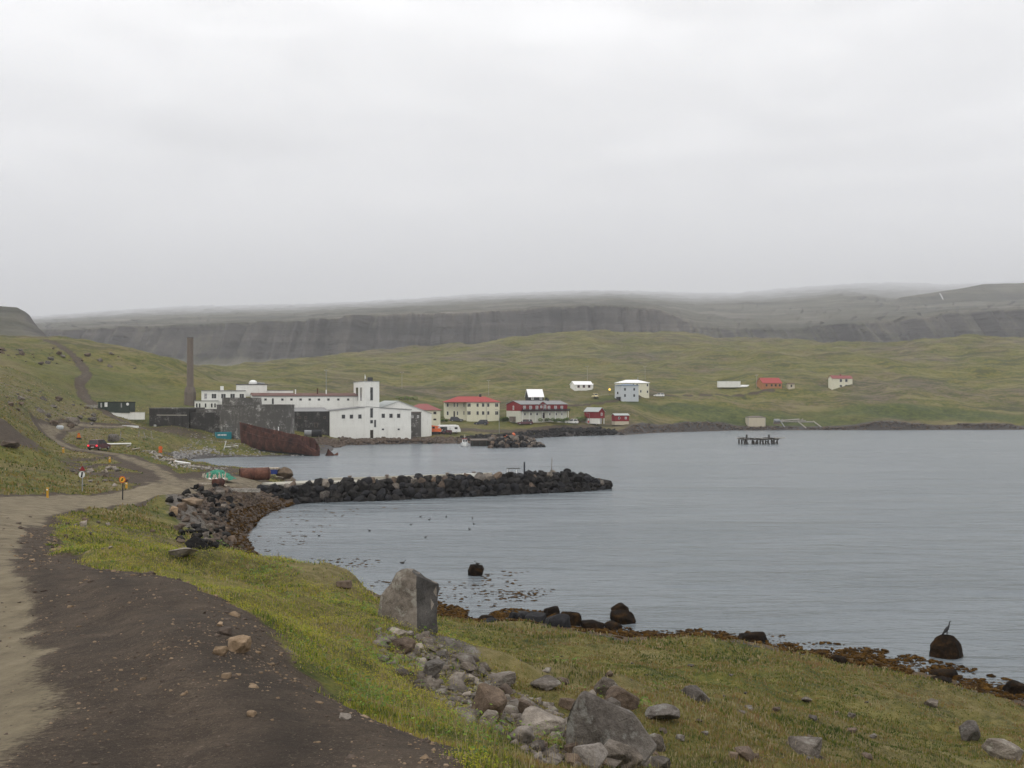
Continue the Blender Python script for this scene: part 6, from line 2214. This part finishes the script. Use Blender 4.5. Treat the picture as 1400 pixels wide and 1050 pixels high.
# garden fence left of the grey house
x, y, z = at(822, 541, 500)
gf = empty('garden_fence', (x, y, z), R(6), 'low grey garden fence between the lane and the grey house', 'fence')
for k in range(8):
    MB().box(k * .95 - .06, -.05, -.8, k * .95 + .06, .05, 1.05).build('post', M_WOODG, gf)
for zz in (.35, .85):
    MB().box(-.1, -.09, zz, 6.8, -.053, zz + .14).build('rail', M_WOODG, gf)

# poles
def pole(px, pyb, pyt, r=.12, lab='', mat=None, arm=True, name='utility_pole', cat='pole', lamp=False, Y=None):
    if Y:
        x, y, z = at(px, pyb, Y)
    else:
        x, y, z = hit(px, pyb)
    hgt = (pyb - pyt) * y / F
    o = empty(name, (x, y, z), R(15), lab, cat)
    MB().rod((0, 0, -.5), (0, 0, hgt), r, r * .75, 8).build('shaft', mat or M_WOODG, o)
    if arm:
        MB().box(-.9, -.06, hgt - .6, .9, .06, hgt - .45).build('crossarm', mat or M_WOODG, o)
        for xx in (-.8, 0, .8):
            MB().rod((xx, 0, hgt - .447), (xx, 0, hgt - .2), .05, n=6).build('insulator', M_WPAINT, o)
    if lamp:
        MB().rod((0, 0, hgt), (-1.2, -.2, hgt + .3), .06, n=6).build('arm', M_GREYM, o)
        MB().box(-1.7, -.35, hgt + .2, -1.0, -.05, hgt + .36).build('lamp_head', M_CURT, o)
    return o


pole(549.5, 531, 508, .13, 'thin grey utility pole on the slope right of the factory tower')
pole(668, 541, 519, .13, 'grey utility pole on the slope above the cream apartment house')
pole(1034.5, 531, 512, .14, 'grey utility pole left of the orange house')
pole(446, 538, 505, .14, 'tall thin mast rising behind the long factory wing', M_GREYM, True, 'radio_mast', 'mast')
pole(803, 521.5, 500, .13, 'thin utility pole on the slope above the small white house')
pole(882, 519, 500, .12, 'thin utility pole behind the two storey cream house')
pole(682.5, 594, 561, .11, 'grey street lamp on the shore road in front of the cream apartment house', M_GREYM, False, 'street_lamp', 'lamp', True)
pole(806, 580, 565.5, .10, 'short street lamp with a pale head left of the boathouse columns', M_GREYM, False, 'street_lamp', 'lamp', True)
pole(815.5, 581, 561, .10, 'tall flagpole in front of the raised boathouse', M_WPAINT, False, 'flagpole', 'pole')
x, y, z = hit(804.5, 581)
sg = empty('small_sign', (x, y, z), 0, 'small red and white marker post by the boathouse', 'sign')
MB().rod((0, 0, -.3), (0, 0, 1.0), .07).build('post', M_GREYM, sg)
MB().box(-.35, -.06, 1.0, .35, .06, 2.0).build('board', M_REDL, sg)
MB().box(-.35, -.07, 2.003, .35, .07, 2.5).build('cap', M_WPAINT, sg)

# ============================================================ road signs and stakes
def disc(r, y0, y1, n=24):
    return [[(r * math.cos(a * 2 * math.pi / n), yy, r * math.sin(a * 2 * math.pi / n)) for a in range(n)] for yy in (y0, y1)]


x, y, z = hit(112, 672.5)
s1 = empty('road_sign', (x, y, z), R(-8), 'round white road sign with a dark bar on a post left of the road', 'road sign')
hh = 28 * y / F
rs = 4.4 * y / F
MB().rod((0, .05, -.4), (0, .05, hh), .055, n=8).build('post', M_STEEL, s1)
d1 = MB().loft(disc(rs, -.03, 0)).build('disc', M_WPAINT, s1, (0, 0, hh - rs))
MB().loft(disc(rs * 1.02, -.004, .03)).build('disc_back', M_GREYM, s1, (0, 0, hh - rs))
MB().prism([(-.10, -rs * .85), (.06, -rs * .85), (.14, rs * .85), (-.02, rs * .85)], -.045, -.033).build('black_bar', M_NAVY, s1, (0, 0, hh - rs))
MB().prism([(-.30, .12), (.30, .12), (0, .55)], .06, .09).build('warning_plate_back', M_REDW, s1, (0, 0, hh - rs * .2))
x, y, z = hit(167, 683)
s2 = empty('road_sign', (x, y, z), R(-6), 'round yellow road sign with an orange rim right of the white one', 'road sign')
hh = 32 * y / F
rs = 4.7 * y / F
MB().rod((0, .05, -.4), (.06, .05, hh), .055, n=8).build('post', M_DARKM, s2)
M_YSIGN = simple_mat('yellow_sign_face', [(.62, .33, .03), (.80, .46, .05)], 3, .5)
M_ORIM = simple_mat('orange_red_rim', [(.42, .075, .015), (.55, .11, .02)], 3, .5)
MB().loft(disc(rs, -.03, 0)).build('rim', M_ORIM, s2, (.03, 0, hh - rs))
MB().loft(disc(rs * .74, -.045, -.033)).build('face', M_YSIGN, s2, (.03, 0, hh - rs))
for pts in ([(-.13, .02), (.04, .02), (.15, .13), (.02, .13)], [(-.17, -.13), (-.02, -.13), (.13, .0), (-.04, .0)]):
    MB().prism(pts, -.058, -.048).build('symbol', M_BLACKW, s2, (.03, 0, hh - rs))
x, y, z = hit(107.5, 601)
s3 = empty('warning_sign', (x, y, z), 0, 'orange triangular roadworks sign on a dark foot in the grass above the car', 'road sign')
q = y / F
MB().box(-3 * q, -.1, -.1, 3 * q, .3, 2.6 * q).build('foot', M_DARKM, s3)
MB().prism([(-2.6 * q, 2.6 * q), (2.6 * q, 2.6 * q), (1.2 * q, 9 * q), (-1.2 * q, 9 * q)], .08, .14).build('panel', M_OPAINT, s3)
MB().prism([(-1.5 * q, 3.4 * q), (1.5 * q, 3.4 * q), (.3 * q, 7.2 * q), (-.3 * q, 7.2 * q)], .06, .077).build('panel_face', M_YPAINT, s3)
x, y, z = hit(219.5, 620)
s4 = empty('warning_sign', (x, y, z), R(5), 'orange two part roadworks sign standing by the harbour driftwood', 'road sign')
q = y / F
MB().rod((0, .06, -.3), (0, .06, 9 * q), .05, n=8).build('post', M_DARKM, s4)
MB().loft(disc(2.7 * q, -.03, 0, 18)).build('upper_disc', M_OPAINT, s4, (0, 0, 7.6 * q))
MB().box(-2.3 * q, -.03, 1.2 * q, 2.3 * q, 0, 4.7 * q).build('lower_board', M_OPAINT, s4)
for px, py, h_, lb in ((65, 680.5, 14, 'yellow marker stake at the left edge of the road bend'), (173, 667.5, 8, 'short yellow marker stake just behind the yellow sign'), (86.5, 619, 7.5, 'yellow marker stake on the far bend left of the car'), (150, 632.5, 8, 'yellow marker stake below the car on the brown slope')):
    x, y, z = hit(px, py)
    q = y / F
    st = empty('marker_stake', (x, y, z), 0, lb, 'stake', 'yellow road marker stakes')
    MB().box(-1.2 * q, -.05, -.3, 1.2 * q, .05, h_ * q).build('board', M_YPAINT, st)
    MB().box(-.9 * q, -.06, h_ * q * .72, .9 * q, -.052, h_ * q * .86).build('reflector', M_WPAINT, st)

# ============================================================ birds
def cormorant(loc):
    b = MB()
    # standing upright with its tail down and its neck stretched: tail, back, breast, neck, head in one skin
    path = [(-.34, 0, .03, .02, .05), (-.26, 0, .10, .035, .07), (-.17, 0, .19, .075, .085), (-.07, 0, .30, .105, .105), (.02, 0, .40, .105, .10), (.09, 0, .49, .075, .075), (.13, 0, .57, .048, .048), (.155, 0, .66, .036, .036), (.165, 0, .75, .034, .034), (.19, 0, .81, .040, .038), (.23, 0, .825, .032, .03), (.27, 0, .825, .016, .016), (.335, 0, .82, .008, .008)]
    rings = []
    for i, (x, y, z, a, c) in enumerate(path):
        p0, p1 = Vector(path[max(0, i - 1)][:3]), Vector(path[min(len(path) - 1, i + 1)][:3])
        d = (p1 - p0).normalized()
        s_ = Vector((0, 1, 0))
        n = d.cross(s_)
        rings.append([Vector((x, y, z)) + s_ * (c * math.cos(k * math.pi / 5)) + n * (a * math.sin(k * math.pi / 5)) for k in range(10)])
    b.loft(rings)
    o = b.build('cormorant', simple_mat('black_plumage', [(.006, .006, .007), (.018, .018, .02)], 12, .6), None, loc, (0, 0, R(10)), smooth=True)
    for sg in (-1, 1):
        MB().rod((0, sg * .045, .30), (.02, sg * .05, -.02), .022, .014, 6).box(-.01, sg * .05 - .03, -.03, .12, sg * .05 + .03, -.012).build('leg', M_BLACKW, o)
        w_ = MB().loft([[(-.30, sg * .05, .12), (-.28, sg * .07, .11)], [(-.10, sg * .105, .27), (-.06, sg * .122, .24)], [(.06, sg * .10, .43), (.09, sg * .11, .40)]], caps=False, closed=False)
        w_.build('wing', M_BLACKW, o)
    tag(o, 'black cormorant standing upright on the big round rock in the water', 'bird')
    return o


cormorant((bird_at[0] + .1, bird_at[1] + .35, bird_at[2] - .02))
M_DUCK = simple_mat('dark_duck_plumage', [(.010, .009, .008), (.035, .03, .026)], 8, .7)
db_ = MB()
rings = []
for x, z, a, c in ((-.24, .14, .015, .03), (-.18, .10, .05, .08), (-.06, .07, .09, .12), (.08, .08, .09, .11), (.15, .14, .055, .06), (.18, .22, .04, .04), (.20, .28, .045, .045), (.25, .28, .035, .03), (.31, .265, .010, .018)):
    rings.append([(x + (.02 * math.sin(k * math.pi / 5) if z > .12 else 0), c * math.cos(k * math.pi / 5), z + a * math.sin(k * math.pi / 5)) for k in range(10)])
db_.loft(rings)
dme = db_.mesh('duck', M_DUCK, True)
r_ = random.Random(2)
for px, py in ((575, 707), (587, 711), (562, 718), (582, 735), (610, 707), (648, 717), (642, 724), (646, 709), (505, 726), (436, 733)):
    o = add('duck', dme, None, wat(px, py) + (0,), (0, 0, r_.uniform(0, 6)), (.85,) * 3)
    tag(o, 'dark duck floating in the middle of the bay beyond the boulder', 'duck', 'ducks on the bay')
o = add('duck', dme, None, wat(550.5, 770.5) + (0,), (0, 0, .3), (1.1,) * 3)
tag(o, 'dark duck floating alone just above the tall upright boulder', 'duck')
X, Y = wat(651, 787)
o = add('gull', dme, None, (X + .1, Y + .35, 15 * Y / F * .95), (0, 0, 2.8), (1.0,) * 3)
tag(o, 'small dark bird sitting on the lone peaked rock in the bay', 'bird')
# ============================================================ vegetation
def leaf_mat(name, cols, scale=.5, rough=.75):
    m, t = new_mat(name)
    p = t.pos()
    a = t.noise(p, scale, 4, .6)
    b = t.noise(p, scale * 6, 3, .6)
    rn = t.attr('tint')
    v = t.math('ADD', t.math('ADD', t.math('MULTIPLY', a, .58), t.math('MULTIPLY', b, .24)), t.math('MULTIPLY', rn, .18))
    v = t.math('ADD', t.math('MULTIPLY', t.math('SUBTRACT', v, .5), 2.4), .5)
    g = t.new('ShaderNodeNewGeometry').outputs['Normal']
    vm = t.new('ShaderNodeVectorMath', operation='MULTIPLY_ADD')
    t.put(vm.inputs[0], g)
    vm.inputs[1].default_value = (.12, .12, .12)
    vm.inputs[2].default_value = (0, 0, 1)
    vn = t.new('ShaderNodeVectorMath', operation='NORMALIZE')
    t.put(vn.inputs[0], vm.outputs[0])
    b_ = t.surf(t.ramp(v, [(.25 + .5 * i / (len(cols) - 1), c) for i, c in enumerate(cols)]), rough, vn.outputs[0], .15)
    tr = t.new('ShaderNodeBsdfTranslucent')
    t.t.links.new(b_.inputs['Base Color'].links[0].from_socket, tr.inputs['Color'])
    dn = t.new('ShaderNodeVectorMath', operation='SCALE')
    t.put(dn.inputs[0], vn.outputs[0])
    dn.inputs['Scale'].default_value = -1.0
    t.put(tr.inputs['Normal'], dn.outputs[0])
    mx = t.new('ShaderNodeAddShader')
    t.t.links.new(b_.outputs[0], mx.inputs[0])
    t.t.links.new(tr.outputs[0], mx.inputs[1])
    out = [n_ for n_ in t.n if n_.bl_idname == 'ShaderNodeOutputMaterial'][0]
    t.t.links.new(mx.outputs[0], out.inputs['Surface'])
    return m


M_GRASS = leaf_mat('bank_grass', [(.030, .058, .006), (.075, .105, .010), (.165, .165, .018), (.225, .195, .030), (.17, .120, .046)], .6)
M_GRASSR = leaf_mat('meadow_grass', [(.022, .040, .006), (.055, .072, .010), (.105, .098, .019), (.150, .114, .032), (.145, .088, .038)], .30)
M_HERB = leaf_mat('green_herbs', [(.028, .058, .007), (.060, .105, .012), (.110, .150, .018)], .9, .6)
M_BED = leaf_mat('yellow_bedstraw', [(.070, .100, .007), (.165, .170, .014), (.24, .205, .025)], .9)
M_STRAW = leaf_mat('dry_grass', [(.09, .070, .032), (.17, .135, .068), (.25, .205, .12)], .6)


def blades(name, P, H, W, mat, seed, lean=.45, seg=1):
    """thin bent blades: three triangles each"""
    r = np.random.default_rng(seed)
    n = len(P)
    a = r.uniform(0, 2 * math.pi, n)
    dx, dy = np.cos(a) * W / 2, np.sin(a) * W / 2
    b = r.uniform(0, 2 * math.pi, n)
    ln = r.uniform(.1, lean, n) * H
    mx, my = np.cos(b) * ln * .35, np.sin(b) * ln * .35
    tx, ty = np.cos(b) * ln, np.sin(b) * ln
    V = np.empty((n, 5, 3))
    V[:, 0] = np.stack([P[:, 0] - dx, P[:, 1] - dy, P[:, 2] - .02], -1)
    V[:, 1] = np.stack([P[:, 0] + dx, P[:, 1] + dy, P[:, 2] - .02], -1)
    V[:, 2] = np.stack([P[:, 0] + mx - dx * .75, P[:, 1] + my - dy * .75, P[:, 2] + H * .6], -1)
    V[:, 3] = np.stack([P[:, 0] + mx + dx * .75, P[:, 1] + my + dy * .75, P[:, 2] + H * .6], -1)
    V[:, 4] = np.stack([P[:, 0] + tx, P[:, 1] + ty, P[:, 2] + H * np.sqrt(np.maximum(.2, 1 - (ln / H) ** 2))], -1)
    i = np.arange(n) * 5
    Fc = np.concatenate([np.stack([i, i + 1, i + 3], -1), np.stack([i, i + 3, i + 2], -1), np.stack([i + 2, i + 3, i + 4], -1)])
    tint = np.repeat(r.random(n), 5)
    o = add(name, np_mesh(name, V.reshape(-1, 3), Fc, mat, False, {'tint': tint}))
    o['kind'] = 'stuff'
    return o


def leaves(name, P, S, mat, seed):
    """small tilted leaf faces"""
    r = np.random.default_rng(seed)
    n = len(P)
    a = r.uniform(0, 2 * math.pi, n)
    t_ = r.uniform(-.7, .7, n)
    ux, uy, uz = np.cos(a), np.sin(a), np.sin(t_) * .8
    vx, vy, vz = -np.sin(a), np.cos(a), r.uniform(-.5, .5, n)
    U = np.stack([ux, uy, uz], -1) * S[:, None]
    Wv = np.stack([vx, vy, vz], -1) * S[:, None] * .62
    V = np.stack([P - U, P + Wv, P + U, P - Wv], 1).reshape(-1, 3)
    i = np.arange(n) * 4
    Fc = np.stack([i, i + 1, i + 2, i + 3], -1)
    o = add(name, np_mesh(name, V, Fc, mat, False, {'tint': np.repeat(r.random(n), 4)}))
    o['kind'] = 'stuff'
    return o


def scatter(n, px0, px1, Y0, Y1, seed, pw=1.0):
    """random ground points inside the view wedge, spread evenly over the log of distance"""
    r = np.random.default_rng(seed)
    Y = np.exp(r.uniform(math.log(Y0), math.log(Y1), n) ** 1.0)
    px = r.uniform(px0, px1, n)
    X = (px - 700) / F * Y
    z, d, pl, sd = gz_full(X, Y)
    return X, Y, z, d, pl, sd, px


def rocky_at(X, Y):
    px = 700 + F * X / Y
    return np.exp(-((((px - 590 - (Y < 18) * (18 - Y) * 16) / 75) ** 2 + ((Y - 18) / 9) ** 2)) ** 1.5)


def vegetate(n, rng_, seed, name, kind):
    X, Y, z, d, pl, sd, px = scatter(n, -150, 1560, rng_[0], rng_[1], seed)
    r = np.random.default_rng(seed + 1)
    ok = (sd > 1.2 + 1.5 * r.random(len(X))) & (d + fbm(X * 1.3, Y * 1.3, 90, 3) * .75 + (r.random(len(X)) - .5) * .35 < .45) & (z > .25)
    rk = rocky_at(X, Y)
    ok &= ~((rk > .5) & (fbm(X * .9, Y * .9, 91, 3) > -.05) & (r.random(len(X)) < .62))
    ok &= d < .85
    ok &= ~((np.abs(px - 262) < 45) & (np.abs(Y - 98) < 22))
    cov = fbm(X * .45, Y * .45, 92, 3)
    ok &= r.random(len(X)) < np.clip(1.0 + cov * 1.5, .06, 1)
    return X[ok], Y[ok], z[ok], d[ok], px[ok], r


# fine grass near the camera, longer and coarser with distance
X, Y, z, d, px, r = vegetate(720000, (4.2, 60), 101, 'grass', 0)
kind = fbm(X * .42, Y * .42, 93, 3)
right = sstep(px - 620 + (Y - 20) * 2, -60, 140)
grow = np.clip(.75 + .9 * fbm(X * .7, Y * .7, 94, 3), .3, 1.5)
P = np.column_stack([X, Y, z])
H = r.uniform(.02, .075, len(X)) * grow * (1 + .25 * right) * (1 + .35 * sstep(Y, 15, 40))
Wd = np.maximum(.006, Y * .00095) * r.uniform(.7, 1.4, len(X))
sel_r = r.random(len(X)) < right
bed = (~sel_r) & (kind > -.12) & (r.random(len(X)) < .5)
dry = (r.random(len(X)) < .10 + .10 * (fbm(X * .3, Y * .3, 95, 3) > .05))
m1 = (~sel_r) & ~bed & ~dry
for nm, mk, mt, sd_ in (('grass', m1, M_GRASS, 1), ('grass', sel_r & ~dry, M_GRASSR, 2), ('dry_grass', dry, M_STRAW, 3)):
    blades(nm, P[mk], H[mk] * (1.25 if mt is M_STRAW else 1), Wd[mk], mt, sd_, .6)
# yellow-green bedstraw cushions: short fine leaves
bp = P[bed]
bp = np.repeat(bp, 2, 0) + np.random.default_rng(5).normal(0, 1, (len(bp) * 2, 3)) * np.array([.05, .05, .0])
bp[:, 2] += np.random.default_rng(6).uniform(0, .13, len(bp)) * np.repeat(grow[bed], 2)
leaves('bedstraw', bp, np.maximum(.006, bp[:, 1] * .00075) * np.random.default_rng(7).uniform(.6, 1.3, len(bp)), M_BED, 8)
# a few tall dead stalks
X2, Y2, z2, d2, px2, r2 = vegetate(7000, (4.5, 45), 141, 'stalks', 1)
blades('dry_stalks', np.column_stack([X2, Y2, z2]), r2.uniform(.10, .24, len(X2)), np.maximum(.004, Y2 * .0005), M_STRAW, 142, .35)
# broad-leaved green herbs: along the dirt edge and in clumps on the bank
X, Y, z, d, px, r = vegetate(60000, (4.2, 40), 131, 'herbs', 1)
edge_ = np.exp(-((d - .18) / .16) ** 2)
clump = fbm(X * .55, Y * .55, 96, 3)
ok = (r.random(len(X)) < .75 * sstep(clump * .75 + .34 * edge_, .30, .46)) & (px < 900)
X, Y, z = X[ok], Y[ok], z[ok]
n = len(X)
hp = np.repeat(np.column_stack([X, Y, z]), 4, 0)
rr2 = np.random.default_rng(9)
hp[:, :2] += rr2.normal(0, .07, (n * 4, 2))
hp[:, 2] += rr2.uniform(.01, .20, n * 4)
leaves('herbs', hp, np.maximum(.014, hp[:, 1] * .0015) * rr2.uniform(.6, 1.4, n * 4), M_HERB, 10)
# tussocks further off
X, Y, z, d, px, r = vegetate(150000, (50, 330), 151, 'tussock', 2)
H = r.uniform(.08, .26, len(X))
mk = r.random(len(X)) < .8
P = np.column_stack([X, Y, z])
blades('meadow_grass', P[mk], H[mk], (np.maximum(.05, Y * .0014) * r.uniform(.7, 1.4, len(X)))[mk], M_GRASSR, 21, .7)
blades('dry_grass', P[~mk], H[~mk] * 1.1, (np.maximum(.05, Y * .0013) * r.uniform(.7, 1.4, len(X)))[~mk], M_STRAW, 22, .7)
# gravel on the road and its shoulder
X, Y, z, d, pl, sd, px = scatter(42000, -120, 1000, 4.0, 45, 171)
r = np.random.default_rng(172)
ok = (d > .3) & (r.random(len(X)) < np.clip(.35 + fbm(X * .8, Y * .8, 97, 3) + .6 * (d < .85) - .5 * (pl > .5), .04, 1))
P = np.column_stack([X, Y, z])[ok]
sz = np.maximum(.005, P[:, 1] * .0008) * np.random.default_rng(173).lognormal(0, .6, len(P))
pal = np.random.default_rng(174).random(len(P))
k_ = 12000
batch('gravel', P[pal < .6][:k_], sz[pal < .6][:k_], R_BROWN, 31, flat=(.4, .8))
batch('gravel', P[pal >= .6][:8000], sz[pal >= .6][:8000], R_TAN, 32, flat=(.4, .8))
# scree between the stones of the bank
xy = np.array([hit(*p)[:2] for p in in_poly([(515, 862), (585, 868), (650, 905), (700, 940), (770, 975), (905, 1040), (880, 1049), (740, 1046), (690, 1005), (640, 990), (580, 945), (520, 900)], 900, 181)])
batch('scree', on_ground(xy, .0), np.random.default_rng(18).lognormal(-3.0, .5, len(xy)) * np.clip(xy[:, 1] / 14, .7, 2), R_GREY, 33, flat=(.4, .8))

# bushes in the village
def bush(px, py, w_, h_, label, seed, mat=None, n=700):
    x, y, z = hit(px, py)
    q = y / F
    r = np.random.default_rng(seed)
    root = empty('bush', (x, y, z), 0, label, 'bush')
    m_ = max(6, int(w_ / h_ * 1.6))
    cen = np.column_stack([(np.arange(m_) / (m_ - 1) - .5) * w_ * q * .92, r.uniform(-.3, .3, m_) * w_ * q * .5, r.uniform(.35, .7, m_) * h_ * q])
    i = r.integers(0, m_, n)
    v_ = r.normal(0, 1, (n, 3))
    v_ /= np.linalg.norm(v_, axis=1)[:, None]
    P = cen[i] + v_ * (r.uniform(.5, 1, n) ** .4)[:, None] * np.array([max(w_ / m_ * .9, h_ * .5) * q, h_ * q * .4, h_ * q * .4])
    P[:, 2] = np.maximum(P[:, 2], .02)
    o = leaves('foliage', P, r.uniform(.18, .42, n), mat or M_HERB, seed)
    del o['kind']
    o.parent = root
    b = MB()
    for c in cen[:4]:
        b.rod((c[0] * .2, c[1] * .2, -.3), tuple(c), .08, .03, 5)
    b.build('stem', M_WOODB, root)


bush(742, 576.8, 74, 5.5, 'long dark clipped hedge along the front of the red hotel', 1, n=3200)
bush(796, 577, 16, 9, 'dark bush between the white car and the raised boathouse', 2)
bush(556, 548, 26, 7, 'dark bushes behind the gabled warehouse roof', 3)
bush(604, 577, 14, 4, 'low scrub beside the left wall of the cream apartment house', 4)
bush(690, 576, 10, 6, 'small shrub between the apartment house and the hotel', 5)
bush(150, 556, 26, 6, 'low green scrub behind the long dark hut', 6)
